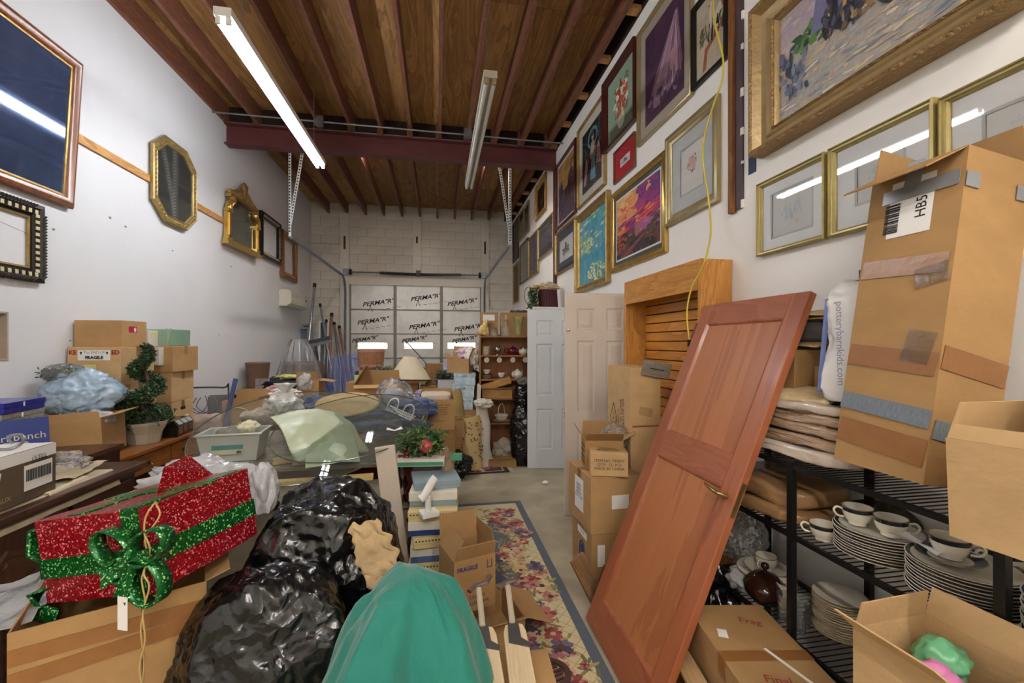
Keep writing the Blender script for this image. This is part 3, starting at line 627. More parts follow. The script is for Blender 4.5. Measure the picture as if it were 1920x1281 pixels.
# octagonal mirror
ya, yb = at(277, 300, x=XL).y, at(361, 330, x=XL).y; za, zb2 = at(310, 259, x=XL).z, at(335, 430, x=XL).z
w, h = yb - ya, za - zb2 
t = thing('octagon_mirror', 'octagonal mirror in a beaded gold frame on the rail', 'mirror', (XL + .022, (ya + yb) / 2, (za + zb2) / 2), (0, 0, R_(90)))
def octo(s_, y, dw=0): 
    W2, H2 = w / 2 - dw, h / 2 - dw; c, e = W2 * .48, H2 * .62
    return [(-c, y, -H2), (c, y, -H2), (W2, y, -e), (W2, y, e), (c, y, H2), (-c, y, H2), (-W2, y, e), (-W2, y, -e)]
MB().loops([octo(1, -y, d) for d, y in ((0, 0), (0, .025), (.012, .035), (.022, .028), (.06, .022), (.07, .028), (.08, .02), (.08, 0))], ring=True).build('frame', m_gsilv if False else mat('pale_gilt', '9c8552', rough=.42, metal=.45, var=.2, scale=18.), t)
bd = MB(); ring = octo(1, -.026, .04)
for i in range(8):
    a, b = Vector(ring[i]), Vector(ring[(i + 1) % 8]); n = max(3, int((b - a).length / .045))
    for k in range(n):
        p = a.lerp(b, (k + .5) / n); bd.blob((.018, .012, .016), 1, M=Matrix.Translation(p))
o = bd.build('moulded_bead', mat('pale_gilt', ''), t, smooth=60); o['kind'] = 'stuff'
MB().loops([octo(1, -.012, .075)]).add(octo(1, -.012, .075), [tuple(range(8))]).build('glass', m_mirror2, t)
# arched gilt mirror with crest
y0, y1 = at(416, 460, x=XL).y, at(476, 470, x=XL).y; zb = at(412, 448, x=XL).z; zt = at(426, 368, x=XL).z; w, h = y1 - y0, zt - zb
t = thing('gilt_overmantel_mirror', 'gilt mirror with side columns and a leafy crest', 'mirror', (XL + .022, (y0 + y1) / 2, zb), (0, 0, R_(90)))
MB().box(-w / 2 - .05, w / 2 + .05, -.08, 0, -.05, 0).box(-w / 2 - .03, w / 2 + .03, -.06, 0, 0, .03).build('base_moulding', m_gold2, t)
for s in (-1, 1):
    cx = s * (w / 2 - .045)
    MB().box(cx - .045, cx + .045, -.05, 0, .03, h * .62).box(cx - .02, cx + .02, -.065, -.05, .05, h * .6).box(cx - .055, cx + .055, -.065, 0, .03, .08).box(cx - .06, cx + .06, -.075, 0, h * .62, h * .68).build('column', m_gold2, t)
    sc = MB(); pth = [(cx - s * .0, -.04, h * .68), (cx - s * .0, -.045, h * .75), (cx - s * .03, -.05, h * .83), (cx - s * .08, -.05, h * .87), (cx - s * .09, -.045, h * .93), (cx - s * .06, -.04, h * .99)]
    sc.tube(smoothpath([Vector(p) for p in pth]), .05, 8, flat=.8); sc.box(cx - s * .06 - .06, cx - s * .06 + .06, -.07, 0, h * .96, h); sc.blob((.05, .03, .04), 2, M=Matrix.Translation((cx, -.05, h * .71)))
    sc.build('scroll', m_gold2, t, smooth=50)
    bd = MB()
    for k in range(22): bd.blob((.008, .008, .010), 1, M=Matrix.Translation((cx - s * .055, -.03, .09 + k * (h * .55 - .06) / 22)))
    o = bd.build('beading', m_gold2, t); o['kind'] = 'stuff'
MB().box(-w / 2 + .06, w / 2 - .06, -.07, 0, h, h + .035).build('cornice', m_ogold, t)
cr = MB()
for i in range(17):
    f = (i - 8) / 8; x = f * (w / 2 - .08); hh = .25 * (1 - abs(f)) ** 1.4 + .02
    cr.blob((.035, .03, .03 + hh * .32), 2, fn=lambda p, q: q * (1 + .3 * noise.noise(p * 4)), M=Matrix.Translation((x + U(-.01, .01), -.04, h + .04 + hh * .5)) @ Matrix.Rotation(-f * .9, 4, 'Y'))
cr.blob((.075, .04, .085), 3, fn=lambda p, q: q * (1 + .35 * noise.noise(p * 4)), M=Matrix.Translation((0, -.05, h + .23)))
cr.build('leafy_crest', m_gold, t, smooth=70)
MB().box(-w / 2 + .06, w / 2 - .06, -.02, -.01, .02, h).build('glass', m_mirror2, t)
# two empty frames further along
def lframe(label, q, mats, fw, beadc, nm):
    uL, uR, vLT, vLB, vRT, vRB = q; y0, y1, zb, zt = lplace(*q); w, h = y1 - y0, zt - zb
    t = thing(nm, label, 'picture frame', (XL + .01, (y0 + y1) / 2, (zb + zt) / 2), (0, 0, R_(90)))
    frame_mb(w, h, [(0, 0), (0, .05), (fw * .3, .06), (fw * .4, .045), (fw * .8, .03), (fw, .02), (fw, 0)]).build('frame', mats, t)
    bd = MB(); 
    for s in (-1, 1):
        n = int(w / .05)
        for k in range(n): bd.box(-.013, .013, -.012, .008, -.014, .014, Matrix.Translation((-w / 2 + fw + (w - 2 * fw) * (k + .5) / n, -.04, s * (h / 2 - fw * .6))))
        n = int(h / .05)
        for k in range(n): bd.box(-.014, .014, -.012, .008, -.013, .013, Matrix.Translation((s * (w / 2 - fw * .6), -.04, -h / 2 + fw + (h - 2 * fw) * (k + .5) / n)))
    o = bd.build('carved_bead', beadc, t); o['kind'] = 'stuff'
lframe('empty dark frame with pale beading beside the gilt mirror', (484, 521, 394, 478, 421, 497), m_blackf, .09, mat('bone_bead', 'a59a84', rough=.5), 'beaded_frame')
lframe('empty brown and gilt frame behind the garage track hanger', (524, 552, 429, 520, 449, 531), m_brownf, .13, m_gold2, 'gilt_picture_frame')
# wall air conditioner
y0, y1 = at(545, 560, x=XL + .2).y, at(583, 560, x=XL).y; z1 = at(529, 541, x=XL + .1).z
ac = thing('air_conditioner', 'cream wall mounted air conditioner in the far left corner', 'air conditioner', (XL, y0, z1 - .30))
pr = [(0, 0), (.12, .0), (.20, .05), (.215, .12), (.20, .27), (.17, .30), (0, .30)]; L = 1.0
b = MB(); n = len(pr); b.add([(x, 0, z) for x, z in pr] + [(x, L, z) for x, z in pr], [tuple(range(n)), tuple(reversed(range(n, 2 * n)))] + [(i, i + n, (i + 1) % n + n, (i + 1) % n) for i in range(n)])
b.build('casing', mat('aged_plastic', 'd8d3c0', rough=.4, var=.05), ac, bevel=.008)
MB().box(.196, .21, .03, L - .02, .13, .26).build('front_panel', mat('aged_plastic2', 'c9c6b9', rough=.4), ac, bevel=.004)
for i in range(3): MB().box(.12, .20, .05, L - .05, -.004 + i * .014, .002 + i * .014, Matrix.Rotation(R_(-0), 4, 'Y')).build('louvre', mat('aged_plastic2', ''), ac)
MB().box(.21, .213, L - .16, L - .08, .15, .19).build('badge', m_blackf, ac)
# ================================================================ builders shared by the heaps
m_tape = mat('packing_tape', '8c5f34', rough=.3, var=.1, scale=10., bump=.1, bscale=25.)
m_ctape = film('clear_tape', opacity=.10, rough=.12, bump=.4, bscale=40., haze='c8a878')
m_duct = mat('duct_tape', '93979c', rough=.35, metal=.3, var=.1)
m_stick = mat('white_sticker', 'e6e4e0', rough=.6, var=.03)
m_ink2 = mat('carton_ink', '3a2f2a', rough=.8)
m_inkb = mat('blue_ink', '2a3a6a', rough=.8)
m_inkr = mat('red_ink', '8e2a20', rough=.8)
def face_mat(size, face, px, pz):
    w, d, h = size
    R = {'S': Matrix.Rotation(0, 4, 'Z'), 'E': Matrix.Rotation(R_(90), 4, 'Z'), 'N': Matrix.Rotation(R_(180), 4, 'Z'), 'W': Matrix.Rotation(R_(-90), 4, 'Z'), 'T': Matrix.Rotation(R_(-90), 4, 'X')}[face]
    off = {'S': d / 2, 'N': d / 2, 'E': w / 2, 'W': w / 2, 'T': h}[face]
    return R @ Matrix.Translation((px, -off - .0016, pz))
def sticker(root, size, face, px, pz, sw, sh, m, rot=0., name='sticker', lift=0.):
    o = MB().box(-sw / 2, sw / 2, -.0006, .0006, -sh / 2, sh / 2).build(name, m, root)
    o.matrix_local = face_mat(size, face, px, pz) @ Matrix.Translation((0, -lift, 0)) @ Matrix.Rotation(rot, 4, 'Y'); return o
def print_on(root, size, face, px, pz, body, sz, m, rot=0., squash=1., bold=0., name='lettering', lift=.0012, align='CENTER'):
    o = text(body, sz, m, root, (0, 0, 0), squash=1., bold=bold, name=name, align=align)
    o.matrix_local = face_mat(size, face, px, pz) @ Matrix.Translation((0, -lift, 0)) @ Matrix.Rotation(rot, 4, 'Y') @ Matrix.Rotation(R_(90), 4, 'X') @ Matrix.Diagonal((squash, 1, 1, 1)); return o
def carton(label, loc, size, rot=0., flaps=None, ci=0, tape=True, name='cardboard_box', group=None, lean=(0, 0), m=None, inside=None, sag=.004, fl=.5):
    """a carton standing on loc; flaps = {side: (degrees from closed, length share)} leaves it open"""
    w, d, h = size; m = m or cardb(ci)
    t = thing(name, label, 'box', loc, (lean[0], lean[1], rot), group)
    if flaps is None:
        s = sag; b = MB()
        prof = [(0, 1), (.004, 1), (h * .5, 1 + s), (h - .004, 1), (h, .992)]
        b.loops([[(-w / 2 * k, -d / 2 * k, z), (w / 2 * k, -d / 2 * k, z), (w / 2 * k, d / 2 * k, z), (-w / 2 * k, d / 2 * k, z)] for z, k in prof], closed_ends=True)
        b.build('body', m, t, bevel=.003)
        MB().box(-w / 2 + .003, w / 2 - .003, -.0012, .0012, h - .001, h + .0006).build('flap_seam', m_ink2, t)
        if tape:
            tp = MB(); tw = .026; x = w / 2 + .0012
            tp.add([(-x, -tw, h - .08), (-x, tw, h - .08), (-x, tw, h + .0014), (-x, -tw, h + .0014), (x, -tw, h + .0014), (x, tw, h + .0014), (x, -tw, h - .08), (x, tw, h - .08)], [(0, 3, 2, 1), (3, 4, 5, 2), (4, 6, 7, 5)])
            tp.build('tape', m_tape if tape is True else tape, t)
    else:
        e = .005; b = MB()
        b.box(-w / 2, w / 2, -d / 2, d / 2, 0, e)
        for x0, x1, y0, y1 in ((-w / 2, w / 2, -d / 2, -d / 2 + e), (-w / 2, w / 2, d / 2 - e, d / 2), (-w / 2, -w / 2 + e, -d / 2 + e, d / 2 - e), (w / 2 - e, w / 2, -d / 2 + e, d / 2 - e)): b.box(x0, x1, y0, y1, e, h)
        b.build('body', m, t)
        for sd, (ang, ln) in flaps.items():
            R = {'S': 0, 'E': 90, 'N': 180, 'W': -90}[sd]; edge = w if sd in 'SN' else d; off = d / 2 if sd in 'SN' else w / 2
            L = (d if sd in 'SN' else w) * ln
            M = Matrix.Rotation(R_(R), 4, 'Z') @ Matrix.Translation((0, -off + .0025, h)) @ Matrix.Rotation(R_(ang), 4, 'X')
            c = edge / 2 - .004
            o = MB().add([(-c, 0, -.002), (c, 0, -.002), (c - .008, L, -.002), (-c + .008, L, -.002), (-c, 0, .002), (c, 0, .002), (c - .008, L, .002), (-c + .008, L, .002)],
                         [(0, 3, 2, 1), (4, 5, 6, 7), (0, 1, 5, 4), (1, 2, 6, 5), (2, 3, 7, 6), (3, 0, 4, 7)]).build('flap', m, t)
            o.matrix_local = M
    return t
def softbox(size, seed=0., amp=.02, fr=6., pw=.45, sub=5, ripple=0., rfreq=40.):
    w, d, h = size
    def fn(p, q):
        s = Vector([math.copysign(abs(c) ** pw, c) for c in p]); m = max(abs(s.x), abs(s.y), abs(s.z)) if True else 1
        r = Vector((s.x * w / 2, s.y * d / 2, (s.z + 1) * h / 2))
        n = noise.noise_vector(r * fr + Vector((seed, seed * 1.7, 3.))) * amp
        r += n + p * (ridge(r + Vector((seed, 0, 0)), fr * 1.3) * amp * .7)
        if ripple: r.x += ripple * math.sin(r.z * rfreq * 6) * p.x; r.y += ripple * math.sin(r.z * rfreq * 6 + r.x * 9) * p.y
        if r.z < .0: r.z = .0
        return r
    return MB().blob((1, 1, 1), sub, fn)
def crumple(rad, seed=0., amp=.25, fr=2.2, sub=5, flat=-.8, ridg=.12, rf=4.):
    def fn(p, q):
        n = noise.noise(p * fr + Vector((seed, seed * 2, 1))) * amp + ridge(p + Vector((seed, 5, 0)), rf) * ridg
        r = q * (1 + n)
        if r.z < flat * rad[2]: r.z = flat * rad[2] + (r.z - flat * rad[2]) * .05
        return r
    return MB().blob(rad, sub, fn)
def bag(label, loc, rad, m, seed, cat='bag', name='plastic_bag', amp=.25, fr=2.2, ridg=.14, rf=4., sub=5, flat=-.8, group=None, rot=0., knot=None):
    t = thing(name, label, cat, loc, rot, group)
    crumple(rad, seed, amp, fr, sub, flat, ridg, rf).build('body', m, t, (0, 0, -flat * rad[2]), smooth=180)
    if knot:
        k = MB(); kr, kh = knot
        def kf(u, v):
            a = 2 * math.pi * u; r = kr * (.35 + abs(v - .25) * 1.6) * (1 + .35 * math.sin(a * 5 + seed))
            return (r * math.cos(a), r * math.sin(a), kh * v)
        k.sheet(30, 8, kf, wrapu=True); k.build('gathered_neck', m, t, (0, 0, rad[2] * (1 - flat) * .93), smooth=180)
    return t
# ================================================================ right side: rack, cartons, dishes
rk = thing('wire_rack', 'black metal rack of open wire shelves along the right wall', 'shelf rack', (1.59, 1.15, 0))
RX0, RX1 = -.19, .18
for y in (-.90, -.304, .346, .90):
    for x in (RX0, RX1): MB().box(x - .012, x + .012, y - .012, y + .012, 0, 1.13).build('post', m_blackp, rk)
for z in (.10, .42, .84, 1.12):
    b = MB()
    for x in (RX0, RX1): b.box(x - .008, x + .008, -.9, .9, z - .022, z - .004)
    for y in (-.9, .9): b.box(RX0, RX1, y - .008, y + .008, z - .022, z - .004)
    sh = b.build('shelf', m_blackp, rk)
    w_ = MB()
    for i in range(72): yy = -.89 + i * .025; w_.tube([(RX0, yy, z - .003), (RX1, yy, z - .003)], .0025, 4)
    w_.build('shelf_wire', m_blackp, sh)['kind'] = 'stuff'
# leaning brown door
m_door = wood('worn_brown_door', '8c4d31', 'a4603f', rough=.38, axis='z', scale=1.2, coat=.25, ring=2.)
m_door2 = wood('worn_brown_door_panel', '9a5a38', 'b07046', rough=.4, axis='z', scale=.7, coat=.2, ring=2.)
DW, DH, DT = .75, 1.96, .036
bd = thing('panel_door', 'reddish brown two-panel wooden door leaning on the shelves', 'door', (.855, 1.975, .012), (-R_(22.6), 0, R_(-90)))
sw = .095
for x in (-DW / 2, DW / 2 - sw): MB().box(x, x + sw, -DT / 2, DT / 2, 0, DH).build('stile', m_door, bd, bevel=.003)
for z0, z1 in ((0, .16), (1.03, 1.17), (DH - .12, DH)): MB().box(-DW / 2 + sw, DW / 2 - sw, -DT / 2, DT / 2, z0, z1).build('rail', wood('worn_brown_door_rail', '8c4d31', 'a4603f', rough=.38, axis='x', scale=2., coat=.25), bd)
for z0, z1 in ((.16, 1.03), (1.17, DH - .12)):
    p = MB().box(-DW / 2 + sw - .005, DW / 2 - sw + .005, -DT / 2 + .012, DT / 2 - .012, z0 - .005, z1 + .005).build('panel', m_door2, bd)
    fr_ = MB(); ww, hh = DW - 2 * sw, z1 - z0
    fr_.loops([rect(ww, hh, t_, -y_) for t_, y_ in ((0, .010), (0, .019), (.008, .016), (.014, .007), (.014, .002))]); fr_.build('moulding', m_door, p, (0, 0, (z0 + z1) / 2))
hd = MB().lathe([(0, -.004), (.026, -.004), (.024, -.009), (.014, -.012)], 18, Matrix.Translation((DW / 2 - .045, -DT / 2, 1.0)) @ Matrix.Rotation(R_(-90), 4, 'X') @ Matrix.Scale(-1, 4, (0, 0, 1))).build('escutcheon', mat('worn_brass', '9a8458', rough=.3, metal=.9, var=.2), bd, smooth=40)
MB().tube([(DW / 2 - .045, -DT / 2, 1.0), (DW / 2 - .045, -DT / 2 - .045, 1.0), (DW / 2 - .06, -DT / 2 - .05, 1.0), (DW / 2 - .10, -DT / 2 - .05, 1.004), (DW / 2 - .145, -DT / 2 - .045, 1.012)], [.010, .009, .009, .008, .006], 8).build('lever_handle', mat('worn_brass', ''), bd, smooth=60)
for z in (.22, 1.75): 
    MB().box(-DW / 2 - .003, -DW / 2 + .001, -.016, .014, z, z + .09).tube([(-DW / 2 - .004, -.02, z - .005), (-DW / 2 - .004, -.02, z + .095)], .006, 8).build('hinge', mat('rust_hinge', '5a3a28', rough=.5, metal=.6), bd)
MB().box(DW / 2 - .002, DW / 2 + .002, -.010, .010, .93, 1.08).build('latch_plate', mat('worn_brass', ''), bd)
# oak display unit with slatwall back
m_oak = wood('oak', 'a76a2a', 'cf9446', rough=.42, axis='z', scale=3., coat=.15)
m_oakx = wood('oak_across', 'a76a2a', 'cf9446', rough=.42, axis='y', scale=3., coat=.15)
m_slat = wood('slat_oak', 'a8641f', 'cf8d36', rough=.38, axis='y', scale=2., coat=.3)
ok = thing('display_unit', 'golden oak display unit with a slatted back against the right wall', 'display cabinet', (1.58, 2.37, 0))
LY = 1.08
for y in (0, LY - .03): MB().box(0, .215, y, y + .03, 0, 2.12).build('side_panel', m_oak, ok, bevel=.003)
MB().box(0, .215, .03, LY - .03, 2.09, 2.12).build('top_board', m_oakx, ok)
MB().box(-.002, .02, .03, LY - .03, 1.93, 2.12).build('fascia', m_oakx, ok)
MB().box(0, .02, .03, LY - .03, 0, .12).build('plinth', m_oakx, ok)
MB().box(.195, .212, .03, LY - .03, .0, 2.09).build('back_board', mat('groove_brown', '3a1d0c', rough=.6), ok)
for i in range(26):
    z = .14 + i * .074; MB().box(.178, .197, .031, LY - .031, z, z + .066).build('slat', m_slat, ok, bevel=.003)
for y in (.012, LY - .012): pass
MB().box(.0, .012, -.004, .0, 1.93, 2.12).build('corner_trim', m_oak, ok)
# white panel doors
def panel_door(label, uL, vB, w, h, m, rot, nm='six_panel_door'):
    p = at(uL, vB, z=0); t = thing(nm, label, 'door', (p.x, p.y, .004), rot, 'loose white panel doors')
    b = MB(); st = .115 if w > .65 else .1; mid = .11; pw = (w - 2 * st - mid) / 2
    cells = [(h - .14 - .20, h - .14), (h - .14 - .20 - .10 - .66, h - .14 - .30), (.24, h - .14 - .30 - .66 - .17)]
    xsx = [(st, st + pw), (st + pw + mid, st + 2 * pw + mid)]
    T = .035
    for x0, x1 in ((0, st), (st + pw, st + pw + mid), (w - st, w)): MB().box(x0, x1, 0, T, 0, h).build('stile', m, t)
    zr = [0] + [c for pr in reversed(cells) for c in pr] + [h]
    for i in range(0, len(zr), 2):
        for x0, x1 in xsx: MB().box(x0, x1, 0, T, zr[i], zr[i + 1]).build('rail', m, t)
    for z0, z1 in cells:
        for x0, x1 in xsx:
            cx, cz, ww, hh = (x0 + x1) / 2, (z0 + z1) / 2, x1 - x0, z1 - z0
            q = MB(); lo = [rect(ww, hh, a, -c) for a, c in ((0, 0), (.012, -.010), (.02, -.010), (.045, -.003))]
            q.loops(lo); q.add(lo[-1], [(0, 1, 2, 3)]); q.build('panel', m, t, (cx, 0, cz))
    return t
m_wd1 = mat('cool_white_door', 'd6d9da', rough=.4, var=.03); m_wd2 = mat('pinkish_white_door', 'd8ccc0', rough=.42, var=.03)
panel_door('cool white six-panel door standing beside the bookcase', 989, 879, .76, 2.03, m_wd1, R_(-9))
d2 = panel_door('warm white six-panel door standing behind the tall carton', 1059, 968, .66, 2.06, m_wd2, R_(-9))
MB().lathe([(.0, 0), (.012, 0), (.010, .012), (.014, .02), (.010, .03), (0, .032)], 12, Matrix.Translation((.03, 0, 1.72)) @ Matrix.Rotation(R_(90), 4, 'X')).build('knob', mat('chrome', 'c9c9c9', rough=.15, metal=1.), d2, smooth=50)
MB().box(-.002, .0, .005, .03, .9, .96).build('latch_plate', mat('worn_brass', ''), d2)
# tall carton and the stack in front of it
S = (.225, .40, 1.43); tc = carton('tall narrow tan carton standing before the oak unit', (1.435, 2.985, 0), S, ci=2, tape=False)
print_on(tc, S, 'W', .02, 1.02, 'KD ILLUMINATION\nBODY IN 2 BOXES\nCTNO: 01\nC/O', .042, m_ink2, R_(90)); 
dm = MB()
for a, b in (((0, .06), (.11, 0)), ((.11, 0), (0, -.06)), ((0, -.06), (-.11, 0)), ((-.11, 0), (0, .06))): dm.tube([(a[1], 0, a[0]), (b[1], 0, b[0])], .002, 4)
o = dm.build('diamond_mark', m_ink2, tc); o.matrix_local = face_mat(S, 'W', -.09, 1.04)
print_on(tc, S, 'W', -.09, 1.04, 'H & J', .035, m_ink2, R_(90))
sticker(tc, S, 'S', 0, 1.12, .10, .06, m_ctape, .2, 'tape')
sticker(tc, S, 'S', .0, 1.02, .2, .012, m_tape, 0, 'tape')
gb = thing('grey_plank', 'weathered grey board lying on the tall carton', 'plank', (1.40, 2.78, 1.405), (R_(6), R_(10), R_(-4)))
MB().box(0, .20, -.02, .0, -.02, .085).build('board', wood('grey_board', '6b6258', '8f8678', rough=.8, axis='x'), gb); MB().box(.05, .15, -.0215, -.019, .03, .036).build('slot', m_dark, gb)
for x in (.05, .08): MB().lathe([(0, 0), (.007, 0), (.005, .006), (0, .007)], 8, Matrix.Translation((x, -.02, .06)) @ Matrix.Rotation(R_(90), 4, 'X')).build('screw', m_galv, gb)
S1 = (.33, .40, .36); c1 = carton('lower of two cartons stacked behind the brown door, printed blue oval', (1.145, 2.83, 0), S1, ci=1)
ov = MB(); ov.tube([(.045 * math.cos(a), 0, .075 * math.sin(a)) for a in [k * math.pi / 12 for k in range(24)]], .006, 4, closed=True); ov.blob((.03, .001, .055), 2)
o = ov.build('blue_logo', m_inkb, c1); o.matrix_local = face_mat(S1, 'W', .02, .17)
sticker(c1, S1, 'W', .02, .30, .18, .045, m_stick, name='shipping_label'); print_on(c1, S1, 'W', .02, .305, 'SUPERIOR', .02, m_inkb, lift=.002)
sticker(c1, S1, 'S', -.10, .22, .05, .14, m_stick, name='shipping_label'); sticker(c1, S1, 'W', .16, .1, .07, .1, m_stick, name='shipping_label')
S2 = (.35, .42, .37); c2 = carton('upper of two cartons stacked behind the brown door, white label', (1.14, 2.84, .362), S2, ci=0, rot=R_(2))
sticker(c2, S2, 'W', .0, .20, .16, .22, m_stick, name='shipping_label'); print_on(c2, S2, 'W', 0, .22, 'SHIP TO\nSHELF 4\nHANDLE\nWITH CARE', .026, m_inkb, lift=.002)
sticker(c2, S2, 'S', .03, .2, .12, .09, m_stick, name='shipping_label')
c3 = carton('open carton with punched sides behind the smaller printed carton', (1.14, 2.86, .735), (.26, .2, .2), ci=1, flaps={'S': (140, .5), 'N': (100, .5), 'E': (150, .4), 'W': (125, .4)}, rot=R_(-12))
hl = MB()
for i in range(4):
    for j in range(4): hl.lathe([(.0, 0), (.010, 0), (.010, .0008), (0, .001)], 8, face_mat((.26, .2, .2), 'W', -.06 + i * .04 + (j % 2) * .015, .04 + j * .038) @ Matrix.Rotation(R_(90), 4, 'X'))
hl.build('punched_hole', m_dark, c3)['kind'] = 'stuff'
S4 = (.24, .16, .155); c4 = carton('small printed carton resting on the upper stacked carton', (1.12, 2.70, .735), S4, ci=2, rot=R_(-16), tape=False)
print_on(c4, S4, 'S', 0, .075, 'ITEM.NO: 050873\nQTY:  12  PCS\nMADE IN CHINA', .026, m_ink2); print_on(c4, S4, 'T', 0, .0, 'West\nRobert', .05, m_ink2, .1)
m_clear = film('clear_plastic', opacity=.12, rough=.12, bump=.5, bscale=10.)
m_milky = film('milky_plastic', opacity=.5, rough=.25, bump=.5, bscale=14.)
bag('crumpled clear plastic spilling from the punched carton', (1.24, 2.87, .86), (.10, .07, .09), m_clear, 3.3, 'plastic wrap', 'clear_wrap', amp=.4, ridg=.3)
pl = thing('scrap_plank', 'short rough plank leaning at the foot of the cartons', 'plank', (.98, 2.46, 0), (R_(-12), R_(-24), R_(20)))
MB().box(-.05, .05, -.012, .012, 0, .34).build('board', wood('rough_plank', '5e4028', '8b6a45', rough=.8), pl)
# big taped carton leaning on the wall, open carton, contents of the rack
LS = (.25, .28, 1.0)
lc = carton('tall taped carton leaning on the right wall above the dishes', (1.36 + .13, 1.14, 1.175), LS, ci=1, flaps={'W': (215, .62), 'E': (70, .5), 'N': (90, .4)}, lean=(0, R_(9.5)))
sticker(lc, LS, 'W', .0, .86, .13, .19, m_stick, name='barcode_label'); 
bc = MB(); x = -.05
while x < .045: ww = random.choice([.002, .004, .006]); bc.box(x, x + ww, -.0008, 0, -.045, .0); x += ww + random.choice([.002, .004])
o = bc.build('barcode', m_ink, lc); o.matrix_local = face_mat(LS, 'W', -.03, .83) @ Matrix.Translation((0, -.002, 0)) @ Matrix.Rotation(R_(90), 4, 'Y')
print_on(lc, LS, 'W', .035, .87, 'HB519', .045, m_ink, R_(-90), lift=.002, squash=.9)
for fc, px, pz, sw_, sh_, rr, mm in (('W', .02, .91, .22, .045, 0, m_duct), ('W', .0, .96, .05, .10, .1, m_duct), ('S', -.10, .90, .05, .045, 0, m_duct), ('S', .09, .9, .05, .045, 0, m_duct), ('W', 0, .66, .26, .06, .05, m_tape), ('W', 0, .36, .27, .07, .1, m_tape), ('S', 0, .36, .24, .07, .1, m_tape), ('W', 0, .20, .276, .055, .1, mat('printed_tape', '6e7780', rough=.3, var=.25, scale=40., stretch=(6, 1, 1))), ('S', 0, .15, .24, .055, .1, mat('printed_tape', '')), ('W', .09, .62, .09, .06, -.2, m_ctape), ('W', .08, .4, .08, .1, .2, m_ctape), ('W', 0, .1, .27, .08, .1, m_tape)):
    sticker(lc, LS, fc, px, pz, sw_, sh_, mm, rr, 'tape', lift=.0012 if mm in (m_tape,) else .0024)
S5 = (.36, .46, .24)
oc = carton('open tan carton at the right end of the top shelf', (1.42, .62, 1.135), S5, ci=2, flaps={'W': (75, .1), 'N': (75, .2), 'E': (95, .5), 'S': (100, .4)}, lean=(R_(-2), 0))
sticker(oc, S5, 'W', .12, .15, .1, .11, m_stick, name='shipping_label')
carton('small brown carton standing inside the open tan carton', (1.50, .68, 1.145), (.18, .2, .36), ci=1, rot=.2)
# plastic wrapped linens
m_wrapb = mat('wrapped_linen_beige', 'a58a70', rough=.16, var=.22, scale=4., bump=.7, bscale=16., stretch=(1, 1, 5), coat=.8)
m_wrapw = mat('wrapped_linen_white', 'cdbfae', rough=.18, var=.12, scale=4., bump=.6, bscale=14., coat=.7)
m_quilt = mat('quilted_brown', '9a7650', rough=.3, var=.12, scale=3., bump=.5, bscale=12., coat=.5)
zc = 1.135
for i, (hh, mm, lab) in enumerate(((.055, m_wrapw, 'plastic-wrapped white linen, lowest of the pile on the top shelf'), (.05, m_wrapb, 'wrapped beige linen second from the bottom of the top shelf pile'), (.045, m_wrapb, 'wrapped beige linen in the middle of the top shelf pile'), (.045, m_wrapb, 'wrapped beige linen second from the top of the shelf pile'), (.045, m_wrapw, 'wrapped pale linen topmost of the top shelf pile'))):
    o = tag(softbox((.36 - i * .01, .60 - .02 * i, hh), i * 3.1, .012, 7., .35, 5).build('wrapped_linen', mm, None, (1.585 + .006 * i, 1.60, zc), (0, 0, R_(U(-2, 2))), smooth=180), lab, 'linen', 'wrapped linens on the top shelf'); zc += hh - .003
zq = .845
for i, (hh, y, x, rz, lab) in enumerate(((.07, 1.74, 1.55, 3, 'wrapped brown quilt lying flat on the middle shelf'), (.10, 1.72, 1.56, 10, 'folded tan quilt on top of the flat brown quilt'))):
    o = tag(softbox((.36, .52 - .06 * i, hh), 20 + i * 5., .016, 5., .5, 5).build('wrapped_quilt', m_quilt, None, (x, y, zq), (0, 0, R_(rz)), smooth=180), lab, 'quilt', 'quilts on the middle shelf'); zq += hh - .006
# top of the linen pile
damask = mat('damask', 'cdb98f', rough=.6, var=.18, scale=14., bump=.2)
def drape(w, d, hang, seed, amp=.02, nx=28, ny=28, z0=.0, curl=3.):
    def fn(u, v):
        x, y = (u - .5) * w, (v - .5) * d; ex = max(0, abs(x) - w / 2 + hang[0]); ey = max(0, abs(y) - d / 2 + hang[1])
        z = z0 - ex * .9 - ey * .9 + noise.noise(Vector((x * 7 + seed, y * 7, seed))) * amp + ridge(Vector((x + seed, y, 0)), 5) * amp
        return (x - math.copysign(ex * .7, x) if ex else x, y - math.copysign(ey * .7, y) if ey else y, z)
    return MB().sheet(nx, ny, fn)
tag(drape(.26, .34, (.06, .02), 4.4, .012).build('folded_damask', damask, None, (1.545, 1.60, zc + .03), (0, R_(-12), R_(8)), smooth=180, solid=.004), 'cream damask cloth draped over the wrapped linens', 'cloth')
carton('brown carton on the linen pile under the grey roll', (1.66, 1.80, zc + .012), (.24, .34, .20), ci=4, tape=False)
carton('small tan carton on the linen pile beside the white bag', (1.70, 1.55, zc + .012), (.16, .12, .13), ci=1, tape=False)
rl = thing('cloth_roll', 'rolled dark grey cloth on top of the brown carton', 'cloth', (1.655, 1.74, zc + .285))
MB().tube([(0, -.24, .0), (.01, -.1, .01), (0, .05, -.005), (-.01, .26, .005)], [.045, .06, .058, .05], 14, flat=.85).build('roll', mat('charcoal_cloth', '4b494b', rough=.7, var=.25, scale=20., sheen=.3), rl, smooth=180)
